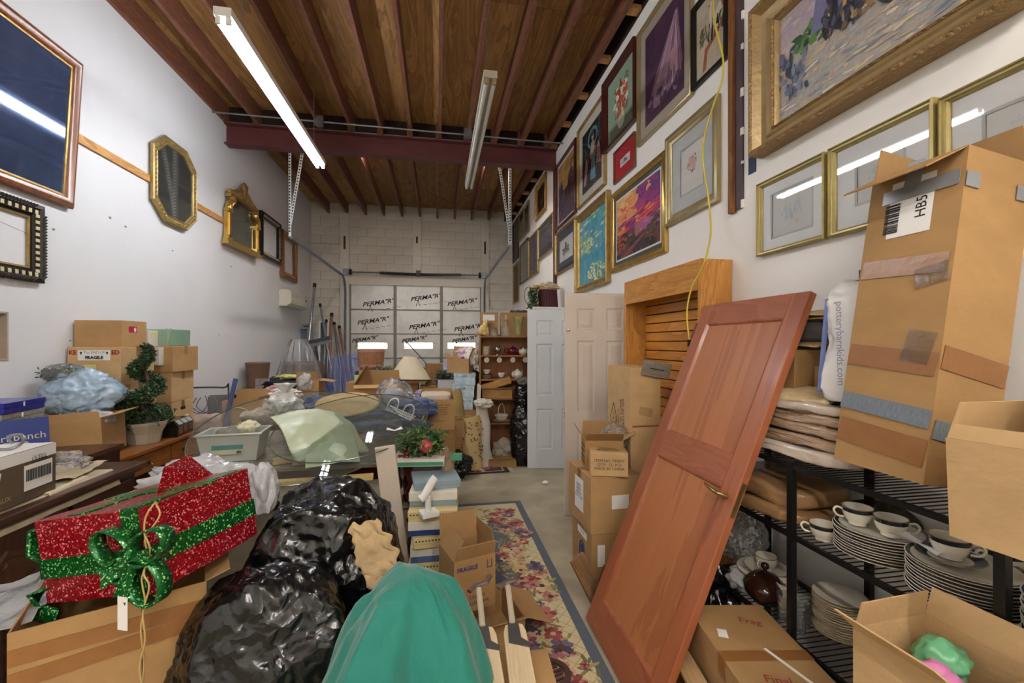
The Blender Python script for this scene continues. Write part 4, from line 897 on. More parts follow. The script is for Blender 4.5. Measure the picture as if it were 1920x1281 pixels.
for i, (z, c) in enumerate(((zc + .214, 'b89b74'), (zc + .35, 'c8b18e'))):
    tag(MB().sheet(12, 8, lambda u, v: ((u - .5) * .20, (v - .5) * .36, .015 * math.sin(3 * u + 2 * v))).build('paper_sheet', mat('kraft_' + c, c, rough=.7), None, (1.68, 1.74, z + .02), (0, R_(-6), R_(6 * i)), smooth=180, solid=.004), ('kraft paper sheets hanging under the grey cloth roll', 'pale paper sheet lying over the grey cloth roll')[i], 'paper')
tag(MB().box(-.10, .09, -.16, .16, 0, .006).build('card_sheet', cardb(0), None, (1.70, 1.72, zc + .37), (0, R_(-14), R_(4))), 'flat cardboard sheet topmost behind the brown door', 'cardboard')
wb = thing('white_bag', 'white printed shop bag slumped beside the leaning carton', 'bag', (1.565, 1.375, zc + .01), (0, R_(7), R_(8)))
wbs = (.15, .19, .46)
softbox(wbs, 9., .03, 7., .3, 5).build('body', mat('white_bag_plastic', 'e4e2e0', rough=.35, var=.05, scale=3., bump=.4, bscale=12.), wb, smooth=180)
print_on(wb, wbs, 'W', .0, .22, 'potterybarnkids.com', .038, mat('grey_blue_ink', '7d8598', rough=.7), R_(84), lift=.034)
for y in (.085, -.085): MB().box(-.082, -.07, y - .006, y + .006, .03, .40).build('blue_edge', mat('blue_trim', '6474a8', rough=.5), wb)
bk = tag(MB().box(-.03, .03, -.05, .05, 0, .012).box(-.02, .02, -.04, .04, .012, .05).build('black_clip', m_blackp, None, (1.64, 1.37, zc + .475)), 'small black plastic clip on top of the white bag', 'clip')
# dishes
m_china = mat('cream_china', 'e2dccb', rough=.15, var=.02, coat=.3)
m_chinap = paint('banded_china', rough=.15, bump=0, gl=.3)
CR, NV, GD = hexc('e2dccb'), hexc('1c2430'), hexc('8a7038')
plate_me = MB().lathe([(0, .004), (.07, .004), (.075, 0), (.082, .002), (.13, .016), (.132, .018), (.129, .019), (.118, .016), (.085, .008), (.075, .006), (0, .006)], 36, cols=[CR, CR, CR, CR, CR, CR, NV, CR, CR, CR]).mesh('plate', m_chinap, 60)
saucer_me = MB().lathe([(0, .004), (.04, .004), (.045, 0), (.05, .002), (.078, .014), (.079, .016), (.077, .016), (.05, .007), (0, .006)], 28, cols=[CR, CR, CR, CR, GD, GD, NV, CR]).mesh('saucer', m_chinap, 60)
cplate_me = MB().lathe([(0, .004), (.07, .004), (.075, 0), (.082, .002), (.13, .016), (.132, .018), (.129, .019), (.085, .008), (0, .006)], 36, cols=[CR] * 4 + [GD] * 2 + [CR] * 2).mesh('plate', m_chinap, 60)
def lay(me, name, label, cat, group, x, y, z, sc=1.):
    o = bpy.data.objects.new(name, me); COL.objects.link(o); o.location = (x, y, z); o.rotation_euler = (0, 0, U(0, 6)); o.scale = (sc, sc, 1); return tag(o, label, cat, group)
ORD = ['', 'second', 'third', 'fourth', 'fifth', 'sixth', 'seventh', 'eighth', 'ninth', 'tenth', 'eleventh', 'twelfth', 'thirteenth', 'fourteenth', 'fifteenth', 'sixteenth']
def stack(n, x, y, z, me, label, group, dz=.0095, sc=1., name='dinner_plate'):
    for i in range(n): lay(me, name, ('top ' if i == n - 1 else ORD[n - 1 - i] + ' from the top, ') + label, 'plate', group, x + U(-.003, .003), y + U(-.003, .003), z + i * dz, sc)
    return z + (n - 1) * dz + .02
cup0 = None
def cup(x, y, z, label, ang, plain=False, sc=1.):
    t = thing('teacup', label, 'cup', (x, y, z), ang, 'teacups on the wire rack'); t.scale = (sc,) * 3
    prof = [(0, .004), (.022, .004), (.024, 0), (.028, 0), (.027, .006), (.038, .018), (.044, .034), (.046, .046), (.0485, .060), (.049, .062), (.046, .062), (.044, .046), (.04, .03), (.03, .014), (0, .010)]
    cl = [CR] * 7 + [NV] + [GD] + [GD] + [CR] * 4
    if plain: cl = [CR] * 8 + [GD, GD] + [CR] * 4
    MB().lathe(prof, 28, cols=cl).build('bowl', m_chinap, t, smooth=60)
    MB().tube(smoothpath([Vector(p) for p in ((.043, 0, .048), (.062, 0, .054), (.072, 0, .042), (.062, 0, .024), (.042, 0, .020))]), .004, 6, col=CR).build('handle', m_chinap, t, smooth=80)
G1 = 'navy banded dinner plates'
zt1 = stack(10, 1.545, 1.27, .845, plate_me, 'navy rimmed plate in the left stack on the middle shelf', G1)
zt2 = stack(11, 1.525, 1.005, .845, plate_me, 'navy rimmed plate in the stack left of the post', G1)
zt3 = stack(8, 1.68, .98, .845, plate_me, 'navy rimmed plate in the stack by the wall', G1)
zt4 = stack(13, 1.53, .735, .845, plate_me, 'navy rimmed plate in the stack right of the post', G1)
cup(1.47, 1.42, .842, 'navy banded teacup standing on the shelf wires', R_(140)); cup(1.505, 1.315, zt1 - .006, 'navy banded teacup at the back of the left plate stack', R_(150)); cup(1.525, 1.215, zt1 - .006, 'navy banded teacup at the front of the left plate stack', R_(-50))
lay(saucer_me, 'saucer', 'navy rimmed saucer under the cup by the post', 'saucer', None, 1.505, 1.03, zt2 - .006)
cup(1.505, 1.03, zt2 + .004, 'navy banded teacup on a saucer left of the post', R_(-60)); cup(1.66, 1.0, zt3 - .006, 'navy banded teacup on the stack by the wall', R_(160))
ds = thing('serving_dish', 'dark patterned oval dish propped behind the plate stacks', 'dish', (1.70, 1.42, .85), (R_(0), R_(-38), 0)); MB().lathe([(0, 0), (.09, 0), (.14, .02), (.142, .024), (.09, .006), (0, .006)], 36, Matrix.Scale(1.25, 4, (0, 1, 0))).build('dish', mat('dark_dish', '4a4a3c', rough=.2, var=.4, scale=40.), ds, smooth=60)
tag(MB().sheet(8, 6, lambda u, v: ((u - .5) * .06, (v - .5) * .16, .01 * math.sin(u * 4 + v * 3))).build('paper_slip', m_stick, None, (1.49, 1.10, zt2 + .012), (0, R_(4), R_(-8)), smooth=180), 'folded white paper slip lying across the plates', 'paper')
# lower shelf
G2 = 'cream gold rimmed plates'
z5 = stack(9, 1.545, 1.80, .425, cplate_me, 'cream plate in the stack under a cup', G2, sc=.95)
lay(cplate_me, 'dinner_plate', 'smaller cream plate under the plain cup', 'plate', None, 1.545, 1.80, z5 - .004, .72); cup(1.545, 1.80, z5 + .004, 'plain cream cup on the cream plate stack', R_(200), True)
z6 = stack(16, 1.60, 1.47, .425, cplate_me, 'cream plate in the tall low shelf stack', G2, sc=.72)
db = thing('lidded_bowl', 'dark brown lidded pot behind the long carton', 'pot', (1.47, 1.72, .425)); MB().lathe([(0, 0), (.05, 0), (.085, .04), (.09, .075), (.085, .085), (.05, .12), (.012, .135), (.0, .135)], 28).build('body', mat('brown_glaze', '2c1712', rough=.12, var=.2), db, smooth=50); MB().lathe([(.01, .13), (.008, .145), (.018, .155), (.016, .17), (0, .178)], 16).build('knob', mat('brown_glaze', ''), db, smooth=60)
m_glass = film('cut_glass', opacity=.10, rough=.05, bump=.2, bscale=20., tint='f6f8f6')
for i, (x, y) in enumerate(((1.455, 1.585), (1.45, 1.52), (1.50, 1.55))):
    g = thing('tumbler', ('cut glass tumbler on the left of three on the low shelf', 'cut glass tumbler nearest the rack post', 'cut glass tumbler at the back of the three')[i], 'glass', (x, y, .425), group='cut glass tumblers')
    MB().lathe([(0, .008), (.026, .008), (.026, 0), (.028, 0), (.036, .11), (.034, .11), (.026, .012)], 20).build('bowl', m_glass, g, smooth=30)
jg = thing('cream_jug', 'cream china jug lying beside the brown pot', 'jug', (1.52, 1.655, .425), (0, R_(0), R_(40))); MB().lathe([(0, 0), (.03, 0), (.05, .03), (.052, .06), (.035, .09), (.042, .115), (.039, .115), (.03, .09), (.046, .06), (0, .01)], 24).build('body', m_china, jg, smooth=60); MB().tube(smoothpath([Vector(p) for p in ((.035, 0, .1), (.07, 0, .1), (.075, 0, .06), (.048, 0, .035))]), .006, 6).build('handle', m_china, jg, smooth=80)
vs = thing('glass_vase', 'smoky clear glass vase on the low shelf', 'vase', (1.585, 1.235, .425)); MB().lathe([(0, .006), (.05, .006), (.07, .04), (.075, .08), (.055, .13), (.04, .16), (.05, .2), (.075, .23), (.072, .23), (.047, .2), (.037, .16), (.05, .13), (.07, .08), (.066, .04), (0, .012)], 28).build('body', film('smoky_glass', opacity=.22, rough=.06, bump=0, haze='7a7068', tint='d8d0c8'), vs, smooth=60)
gb2 = thing('glass_bowl', 'patterned cut glass bowl at the front of the low shelf', 'bowl', (1.46, 1.13, .425)); MB().lathe([(0, .006), (.04, .0), (.09, .04), (.115, .075), (.112, .076), (.085, .044), (0, .012)], 28).build('body', mat('cut_bowl', '8d8d88', rough=.2, var=.8, scale=55., bump=.8, bscale=60., spec=.8), gb2, smooth=60)
fb = bag('clear bag of pale dried petals behind the brown door', (1.60, 2.06, .46), (.13, .14, .14), m_clear, 5.1, 'bag', 'petal_bag', amp=.25)
pt = MB()
for i in range(260):
    a, b_ = U(0, 6.3), U(-1, 1); r = (1 - U(0, .12)); q = Vector((math.cos(a) * math.sqrt(1 - b_ * b_) * .105, math.sin(a) * math.sqrt(1 - b_ * b_) * .115, b_ * .10 + .11)) * 1
    pt.add([(0, 0, 0), (.018, .004, .004), (.024, .018, .0), (.006, .02, .006)], [(0, 1, 2, 3)], Matrix.Translation(q) @ Euler((U(0, 6), U(0, 6), 0)).to_matrix().to_4x4())
o = pt.build('petals', mat('dried_petal', 'c9ccbe', rough=.8, var=.2, scale=60.), fb); o['kind'] = 'stuff'
m_blk = mat('black_bin_bag', '0b0b0c', rough=.18, var=.3, scale=4., bump=.9, bscale=7., spec=.7, coat=.4)
bag('small black plastic bag wedged behind the brown door', (1.58, 2.00, .425) if False else (1.36, 1.95, 0), (.12, .13, .27), m_blk, 8.2, 'bag', 'bin_bag', sub=5)
bag('white crumpled plastic beside the cream plates', (1.44, 1.84, .425), (.06, .07, .05), m_milky, 2.9, 'plastic wrap', 'white_wrap', amp=.4, sub=4)
# cartons and scraps at the foot of the rack
S6 = (.33, .62, .30)
c6 = carton('long flat brown carton at the foot of the rack', (1.20, 1.40, .14), S6, ci=1, rot=R_(-9), tape=m_tape)
for px, pz, w_, h_, r_ in ((-.10, .12, .035, .05, .3), (.08, -.22, .10, .03, -.2), (.05, -.06, .012, .2, -.35)): sticker(c6, S6, 'T', px, pz, w_, h_, m_stick, r_, 'shipping_label', lift=.001)
print_on(c6, S6, 'T', .05, .19, 'Frag', .05, m_inkr, .3); print_on(c6, S6, 'T', -.03, -.12, 'Final', .05, m_inkr, .2)
tag(MB().box(-.19, .19, -.36, .36, 0, .135).build('plank_pile', wood('crate_wood', '7a5a36', 'a5834f', rough=.7, axis='y'), None, (1.19, 1.40, 0), (0, 0, R_(-9))), 'low wooden crate under the long flat carton', 'crate')
tag(MB().box(-.10, .10, -.25, .25, 0, .01).build('yellow_sheet', mat('yellow_card', 'd9d02a', rough=.4), None, (.945, 1.50, .03), (R_(-4), R_(-28), R_(-6))), 'bright yellow sheet leaning below the brown door', 'sheet')
tag(MB().box(-.035, .035, -.3, .3, 0, .06).build('timber_offcut', wood('offcut', '8a6b45', 'b8966a', rough=.7, axis='y'), None, (1.01, 1.47, .22), (0, R_(-20), R_(-9))), 'square timber offcut lying against the long carton', 'timber')
S7 = (.26, .24, .84)
c7 = carton('tall open tan carton holding pink and green scraps before the rack', (1.235, .86, 0), S7, ci=2, flaps={'W': (140, .4), 'S': (150, .2), 'E': (100, .3), 'N': (80, .3)}, rot=R_(4))
sticker(c7, S7, 'S', .02, .5, .11, .2, m_stick, name='shipping_label'); print_on(c7, S7, 'S', .02, .5, 'PACKING LIST\nENCLOSED', .015, m_ink, lift=.002)
bag('pink wrapped scrap in the tall tan carton', (1.19, .84, .74), (.05, .05, .045), mat('pink_wrap', 'd884b8', rough=.3, var=.2), 6.2, 'wrapping', 'pink_scrap', sub=4)
bag('green wrapped scrap in the tall tan carton', (1.27, .89, .75), (.055, .05, .05), mat('green_wrap', '6bb184', rough=.3, var=.2), 7.7, 'wrapping', 'green_scrap', sub=4)
fo = thing('foam_ball', 'white foam ball in plastic beside the tall tan carton', 'ball', (1.30, 1.03, .43)); MB().blob((.07, .07, .07), 4, lambda p, q: q * (1 + .02 * noise.noise(p * 5)) + Vector((0, 0, .07))).build('ball', mat('foam_white', 'c9c7c2', rough=.4, var=.05, bump=.3), fo, smooth=180); 
# ================================================================ rugs and foreground
def petal_flower(a, x, y, r, c1, c2, n=7, z=0.):
    for k in range(n):
        an = 2 * math.pi * k / n + U(-.2, .2); q = r * U(.75, 1.1); cx, cy = x + math.cos(an) * q * .55, y + math.sin(an) * q * .55
        pts = ell(cx, cy, q * .5, q * .32, 7, an, .15); a.add([(px, py, z + .00006 * k) for px, py in pts], [tuple(range(7))], col=hexc(random.choice(c1)))
    a.add([(px, py, z + .0006) for px, py in ell(x, y, r * .28, r * .28, 7)], [tuple(range(7))], col=hexc(c2))
RX, RYA, RYB, RW = .82, .5, 4.24, 1.30
rug = thing('floral_runner', 'cream and slate floral runner rug along the aisle', 'rug', (RX - RW / 2, (RYA + RYB) / 2, .001))
a = MB(); L = RYB - RYA
a.box(-RW / 2, RW / 2, -L / 2, L / 2, 0, .008, col=hexc('59606b'))
a.add([(-RW / 2 + .06, -L / 2 + .06, .0084), (RW / 2 - .06, -L / 2 + .06, .0084), (RW / 2 - .06, L / 2 - .06, .0084), (-RW / 2 + .06, L / 2 - .06, .0084)], [(0, 1, 2, 3)], col=hexc('cdbf99'))
for k in range(-40, 60):
    for s in (1, -1):
        x0 = RW / 2 - .06; y0 = k * .085; x1 = x0 - .26; y1 = y0 + s * .26
        if min(y0, y1) < -L / 2 + .07 or max(y0, y1) > L / 2 - .07: continue
        a.add([(x0, y0 - .003, .0086), (x0, y0 + .003, .0086), (x1, y1 + .003, .0086), (x1, y1 - .003, .0086)], [(0, 1, 2, 3)], col=hexc('a8945e'))
# slate centre with wavy edge
edge = [(RW / 2 - .29 + .05 * math.sin(i * .55) + .03 * math.sin(i * 1.3), -L / 2 + .5 + (L - 1.0) * i / 40) for i in range(41)]
a.add([(-RW / 2 + .46, -L / 2 + .5, .0088)] + [(x, y, .0088) for x, y in edge] + [(-RW / 2 + .46, L / 2 - .5, .0088)], [tuple(range(43))], col=hexc('59606b'))
for i in range(420):
    y = U(-L / 2 + .15, L / 2 - .15); x = RW / 2 - .245 + .05 * math.sin((y + L / 2 - .5) / (L - 1) * 22) + U(-.16, .15)
    pts = ell(x, y, U(.02, .045), U(.008, .014), 6, U(0, 3.1), .2); a.add([(px, py, .009 + .000003 * i) for px, py in pts], [tuple(range(6))], col=hexc(random.choice(['7d7a4a', '8c8656', '6b6f48', '9c8f5a', 'a89866'])))
for i in range(110):
    y = -L / 2 + .2 + (L - .4) * (i + U(0, .6)) / 110; x = RW / 2 - .225 + .04 * math.sin((y + L / 2 - .5) / (L - 1) * 22) + U(-.12, .10)
    petal_flower(a, x, y, U(.03, .08), random.choice([['a0656a', '8e4a50', 'b98080'], ['b98a76', 'c9a088', 'a87464'], ['5c5468', '6f6478', '494658'], ['8c3f42', '9e5552', 'b06a62'], ['c0a070', 'ad8a58', 'd0b888']]), random.choice(['6d3a3a', 'c9b07a', '4a3a3a']), random.choice([6, 7, 8]), .0105 + i * .00002)
for i in range(120):
    y = U(-L / 2 + .5, L / 2 - .5); x = U(-.2, RW / 2 - .32); pts = ell(x, y, U(.01, .03), U(.006, .012), 6, U(0, 3), .2); a.add([(px, py, .0092) for px, py in pts], [tuple(range(6))], col=hexc(random.choice(['8d8460', 'a5703c', '7a6e4c', 'b59a68'])))
a.build('pile', paint('wool_pile', rough=.95, bump=.6, bscale=160., var=.12), rug)
p = at(900, 876, z=0)
r2 = thing('persian_mat', 'small red and navy patterned mat with fringe before the bookcase', 'rug', (p.x - .12, p.y, .001), R_(3))
a = MB(); w, h = .9, .62
for i, (q, c) in enumerate(((0, '1f2b33'), (.03, '5d1f24'), (.06, 'b8a88e'), (.08, '1f2b33'), (.12, '7b2a2c'))): a.box(-w / 2 + q, w / 2 - q, -h / 2 + q, h / 2 - q, 0 if i == 0 else .006, .007 + .0005 * i, col=hexc(c))
for i in range(70): petal_flower(a, U(-w / 2 + .08, w / 2 - .08), U(-h / 2 + .08, h / 2 - .08), U(.02, .045), random.choice([['b8a88e', 'cdbfa4'], ['1f2b33', '33404a'], ['9c3a38', 'b05a4e']]), 'd0c2a6', 5, .0096 + i * .00003)
a.build('pile', paint('wool_pile', ), r2)
fr_ = MB()
for i in range(60):
    y = -h / 2 + h * (i + .5) / 60; fr_.add([(w / 2, y - .003, .004), (w / 2, y + .003, .004), (w / 2 + U(.05, .075), y + .004 + U(-.01, .01), .003), (w / 2 + .055, y - .002, .003)], [(0, 1, 2, 3)])
fr_.build('fringe', mat('cream_fringe', 'd3c8ac', rough=.9), r2)['kind'] = 'stuff'
for i, (u, v) in enumerate(((968, 868), (1022, 908))):
    p = at(u, v, z=0); tag(crumple((.035, .025, .02), i * 3., .5, 2., 3).build('paper_scrap', m_stick, None, (p.x, p.y, .016), smooth=180), ('crumpled white paper scrap on the concrete beside the bin bag', 'tiny white paper scrap on the concrete before the cool white door')[i], 'paper')
# ---- carton bottom left with red gift decoration
S = (.48, .46, .74)
bx = carton('large brown carton holding the glitter gift decoration', (-1.14, 1.81, 0), S, rot=R_(26), ci=1, flaps={'E': (165, .16), 'N': (95, .3)}, name='large_carton')
for pz, hh, r in ((.66, .05, .02), (.60, .05, -.03), (.36, .03, .02)): sticker(bx, S, 'S', 0, pz, .478, hh, m_tape if hh > .04 else m_ctape, r, 'tape', lift=.001)
sticker(bx, S, 'E', 0, .62, .45, .06, m_tape, 0, 'tape')
MB().box(.062, .066, -.2325, -.23, .0, .74).build('seam', m_ink2, bx)
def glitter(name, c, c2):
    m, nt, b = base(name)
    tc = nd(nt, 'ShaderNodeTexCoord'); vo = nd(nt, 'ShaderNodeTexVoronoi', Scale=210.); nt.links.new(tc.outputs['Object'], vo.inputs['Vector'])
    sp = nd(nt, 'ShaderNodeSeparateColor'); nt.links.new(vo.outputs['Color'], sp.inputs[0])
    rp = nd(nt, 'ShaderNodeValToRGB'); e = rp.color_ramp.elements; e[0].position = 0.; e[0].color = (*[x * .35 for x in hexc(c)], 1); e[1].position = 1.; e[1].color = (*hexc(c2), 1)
    q = rp.color_ramp.elements.new(.86); q.color = (*hexc(c), 1); q = rp.color_ramp.elements.new(.93); q.color = (*hexc(c2), 1)  # pale cells put the sparkle into the base colour
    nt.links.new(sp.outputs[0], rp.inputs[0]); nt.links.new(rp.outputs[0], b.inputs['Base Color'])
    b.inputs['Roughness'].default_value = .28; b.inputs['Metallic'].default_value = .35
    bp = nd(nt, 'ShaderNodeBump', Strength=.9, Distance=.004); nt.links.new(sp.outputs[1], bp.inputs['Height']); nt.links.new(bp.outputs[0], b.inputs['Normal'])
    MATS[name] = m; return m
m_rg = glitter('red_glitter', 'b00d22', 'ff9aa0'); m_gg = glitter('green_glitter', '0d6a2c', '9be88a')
gw, gd, gh = .44, .42, .27
gf = thing('gift_decoration', 'red glitter gift box decoration tied with green ribbon and bow', 'decoration', (-1.005, 1.785, .775), (0, R_(-10.5), R_(-20)))
rb = MB()
def rb_fn(face): return None
b = MB(); N = 9
b.loops([[(-gw / 2 + i * gw / N, -gd / 2, z) for i in range(N)] + [(gw / 2, -gd / 2 + i * gd / N, z) for i in range(N)] + [(gw / 2 - i * gw / N, gd / 2, z) for i in range(N)] + [(-gw / 2, gd / 2 - i * gd / N, z) for i in range(N)] for z in [gh * k / 6 for k in range(7)]], closed_ends=True)
b.v = [tuple(Vector(v) + noise.noise_vector(Vector(v) * 9) * .006) for v in b.v]
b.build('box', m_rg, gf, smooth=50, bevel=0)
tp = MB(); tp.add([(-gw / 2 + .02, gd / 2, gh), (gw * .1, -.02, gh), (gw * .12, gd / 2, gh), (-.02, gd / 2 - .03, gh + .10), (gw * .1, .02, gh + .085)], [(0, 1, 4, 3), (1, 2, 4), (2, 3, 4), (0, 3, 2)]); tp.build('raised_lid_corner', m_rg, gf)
e = .004; hw = .032
bands = MB()
zb0, zb1 = gh * .42 - hw, gh * .42 + hw
for x0, x1, y0, y1 in ((-gw / 2 - e, gw / 2 + e, -gd / 2 - e, -gd / 2 + .002), (gw / 2 - .002, gw / 2 + e, -gd / 2 - e, gd / 2 + e), (-gw / 2 - e, gw / 2 + e, gd / 2 - .002, gd / 2 + e), (-gw / 2 - e, -gw / 2 + .002, -gd / 2 - e, gd / 2 + e)): bands.box(x0, x1, y0, y1, zb0, zb1)
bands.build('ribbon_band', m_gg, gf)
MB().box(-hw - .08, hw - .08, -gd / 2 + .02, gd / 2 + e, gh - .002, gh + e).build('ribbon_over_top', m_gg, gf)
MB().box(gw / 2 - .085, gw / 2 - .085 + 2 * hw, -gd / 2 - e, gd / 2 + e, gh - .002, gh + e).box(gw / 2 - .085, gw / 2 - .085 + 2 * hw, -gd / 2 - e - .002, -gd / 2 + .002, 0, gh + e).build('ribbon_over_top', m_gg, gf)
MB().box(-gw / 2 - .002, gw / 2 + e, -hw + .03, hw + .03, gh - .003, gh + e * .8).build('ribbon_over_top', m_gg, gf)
bow = Vector((gw / 2 - .015, -gd / 2 - .03, gh * .46))
def loop(cx, cz, rx, rz, ang, open_=False):
    pts = []
    n = 20
    for i in range(n + 1):
        a = math.pi * 2 * i / n; pts.append(Vector((rx * (1 - math.cos(a)) * .5, 0, rz * math.sin(a) * .5 * (1 if not open_ else 1))))
    M = Matrix.Translation(bow) @ Matrix.Rotation(ang, 4, 'Y')
    q = MB(); vs = []; fs = []
    for p in pts: vs += [(p.x, -.03, p.z), (p.x, .018, p.z)]
    for i in range(n): fs.append((2 * i, 2 * i + 1, 2 * i + 3, 2 * i + 2))
    q.add(vs, fs, M); return q
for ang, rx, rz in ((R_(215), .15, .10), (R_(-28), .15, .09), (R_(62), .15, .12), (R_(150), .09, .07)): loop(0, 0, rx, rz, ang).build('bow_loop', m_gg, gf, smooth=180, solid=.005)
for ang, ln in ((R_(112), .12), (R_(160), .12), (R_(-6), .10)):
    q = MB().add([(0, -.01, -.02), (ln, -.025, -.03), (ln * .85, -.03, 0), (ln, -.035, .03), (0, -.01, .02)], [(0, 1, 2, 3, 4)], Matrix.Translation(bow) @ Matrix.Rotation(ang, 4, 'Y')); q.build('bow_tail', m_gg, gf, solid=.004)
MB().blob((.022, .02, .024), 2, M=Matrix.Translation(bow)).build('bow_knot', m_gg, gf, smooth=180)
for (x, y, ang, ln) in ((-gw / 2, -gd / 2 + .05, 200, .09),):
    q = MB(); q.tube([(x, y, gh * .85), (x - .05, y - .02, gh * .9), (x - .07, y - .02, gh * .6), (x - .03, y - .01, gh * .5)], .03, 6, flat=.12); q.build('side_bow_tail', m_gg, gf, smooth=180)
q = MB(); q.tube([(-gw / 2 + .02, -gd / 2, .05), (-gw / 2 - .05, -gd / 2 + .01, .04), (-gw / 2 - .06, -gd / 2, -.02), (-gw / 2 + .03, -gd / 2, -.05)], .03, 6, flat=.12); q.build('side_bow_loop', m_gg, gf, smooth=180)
MB().box(bow.x - .05, bow.x - .015, bow.y - .035, bow.y - .033, .0 - .04, .06).build('price_tag', m_stick, gf, rot=(0, R_(10.5), 0))
# cord hanging down from the bow
cps = [at(u, v, d=1.30) for u, v in ((291, 942), (300, 965), (285, 990), (272, 1010), (278, 1050), (266, 1085), (272, 1130), (264, 1180), (270, 1240), (265, 1300), (258, 1370))]
cps2 = [at(u, v, d=1.29) for u, v in ((291, 942), (274, 968), (271, 1000), (281, 1030), (270, 1075), (280, 1100), (268, 1150), (272, 1200), (262, 1250), (268, 1310), (262, 1380))]
ct = thing('twine', 'frayed beige twine hanging from the bow over the carton', 'twine', cps[-1])
for cc in (cps, cps2): MB().tube([q - cps[-1] for q in smoothpath(cc)], .0028, 5).build('strand', mat('beige_twine', 'b89a62', rough=.8), ct, smooth=180)
# plastic round the gift
bag('crumpled bubble wrap heaped behind the glitter gift', (-1.12, 2.28, .80), (.26, .14, .13), m_milky, 1.3, 'bubble wrap', 'bubble_wrap', amp=.3, ridg=.25)
bag('clear plastic bag poking up between the gift and the black bag', (-.80, 2.15, .82), (.06, .06, .12), m_milky, 4.7, 'plastic bag', 'clear_bag', amp=.3, ridg=.12)
tag(MB().sheet(14, 14, lambda u, v: ((u - .5) * .30, (v - .5) * .42, .05 * math.sin(4 * u + 2 * v) + .03 * noise.noise(Vector((u * 5, v * 5, 2))))).build('plastic_sheet', m_milky, None, (-1.50, 1.72, .70), (R_(10), R_(-32), R_(22)), smooth=180), 'milky plastic sheet hanging out of the large carton', 'plastic sheet')
# black bags
def crinkled(name, col, scale=7., strength=.55):
    m, nt, b = base(name); b.inputs['Base Color'].default_value = (*hexc(col), 1); b.inputs['Roughness'].default_value = .22; b.inputs['Specular IOR Level'].default_value = .6
    tc = nd(nt, 'ShaderNodeTexCoord'); nz = nd(nt, 'ShaderNodeTexNoise', Scale=3.5, Detail=3.); nt.links.new(tc.outputs['Object'], nz.inputs['Vector'])
    sc_ = nd(nt, 'ShaderNodeVectorMath', operation='MULTIPLY_ADD'); sc_.inputs[1].default_value = (.35, .35, .35); nt.links.new(nz.outputs['Color'], sc_.inputs[0]); nt.links.new(tc.outputs['Object'], sc_.inputs[2])
    h = None
    for s_, w_ in ((scale, 1.), (scale * 2.3, .35)):
        vo = nd(nt, 'ShaderNodeTexVoronoi', Scale=s_); nt.links.new(sc_.outputs[0], vo.inputs['Vector'])
        mu = nd(nt, 'ShaderNodeMath', operation='MULTIPLY'); mu.inputs[1].default_value = w_; nt.links.new(vo.outputs['Distance'], mu.inputs[0])
        if h is None: h = mu
        else:
            ad = nd(nt, 'ShaderNodeMath', operation='ADD'); nt.links.new(h.outputs[0], ad.inputs[0]); nt.links.new(mu.outputs[0], ad.inputs[1]); h = ad
    bp = nd(nt, 'ShaderNodeBump', Strength=strength, Distance=.05); nt.links.new(h.outputs[0], bp.inputs['Height']); nt.links.new(bp.outputs[0], b.inputs['Normal'])
    MATS[name] = m; return m
m_blkbig = crinkled('black_bag_big', '0b0b0c')
def binbag(label, loc, rad, seed, folds=1.):
    t = thing('bin_bag', label, 'garbage bag', loc)
    def fn(p, q):
        s = Vector((seed, seed * 1.3, 0)); r = Vector((math.copysign(abs(p.x) ** .8, p.x) * rad[0], math.copysign(abs(p.y) ** .8, p.y) * rad[1], math.copysign(abs(p.z) ** .8, p.z) * rad[2]))
        w = Vector((p.x, p.y, p.z * 1.6)) + noise.noise_vector(p * 1.6 + s) * .5
        n = noise.noise(p * 1.4 + s) * .16 + ridge(Vector((w.x, w.y, w.z * .45)) + s, 1.5) * .11 * folds + (1 - abs(noise.noise(w.yzx * 3.2 + s)) * 2) * .028 * folds + max(0, ridge(w * 1.0 + s * 2, 4.5) - .12) * .04 * folds
        r = r * (1 + n); r.z += rad[2] * .92
        if r.z < .012: r.z = .012 + (r.z - .012) * .03
        return r
    MB().blob((1, 1, 1), 6, fn).build('body', m_blkbig, t, smooth=180); return t
binbag('large black garbage bag beside the white plank', (-.50, 2.05, 0), (.31, .27, .50), 11.3)
binbag('black garbage bag under the gift decoration side', (-.60, 1.66, 0), (.30, .20, .40), 23.9)
kp = thing('kraft_paper', 'torn crumpled kraft paper sticking out of the black garbage bag', 'paper', (-.215, 1.79, .74))
MB().sheet(18, 30, lambda u, v: ((u - .5) * .13 * (.7 + .5 * math.sin(2.6 * v + .4) + .35 * noise.noise(Vector((v * 9, (1 if u > .5 else 5), 2)))) - .05 * v, .035 * ridge(Vector((u * .6, v * 1.2, 3)), 1.7) + .006 * noise.noise(Vector((u * 5, v * 8, 1))), (v - .5) * .30 + .02 * noise.noise(Vector((u * 4, v, 4))))).build('sheet', mat('kraft_cream', 'b59a72', rough=.75, var=.15, scale=9., bump=.3, bscale=30.), kp, rot=(R_(-8), R_(-10), R_(12)), smooth=25, solid=.002)
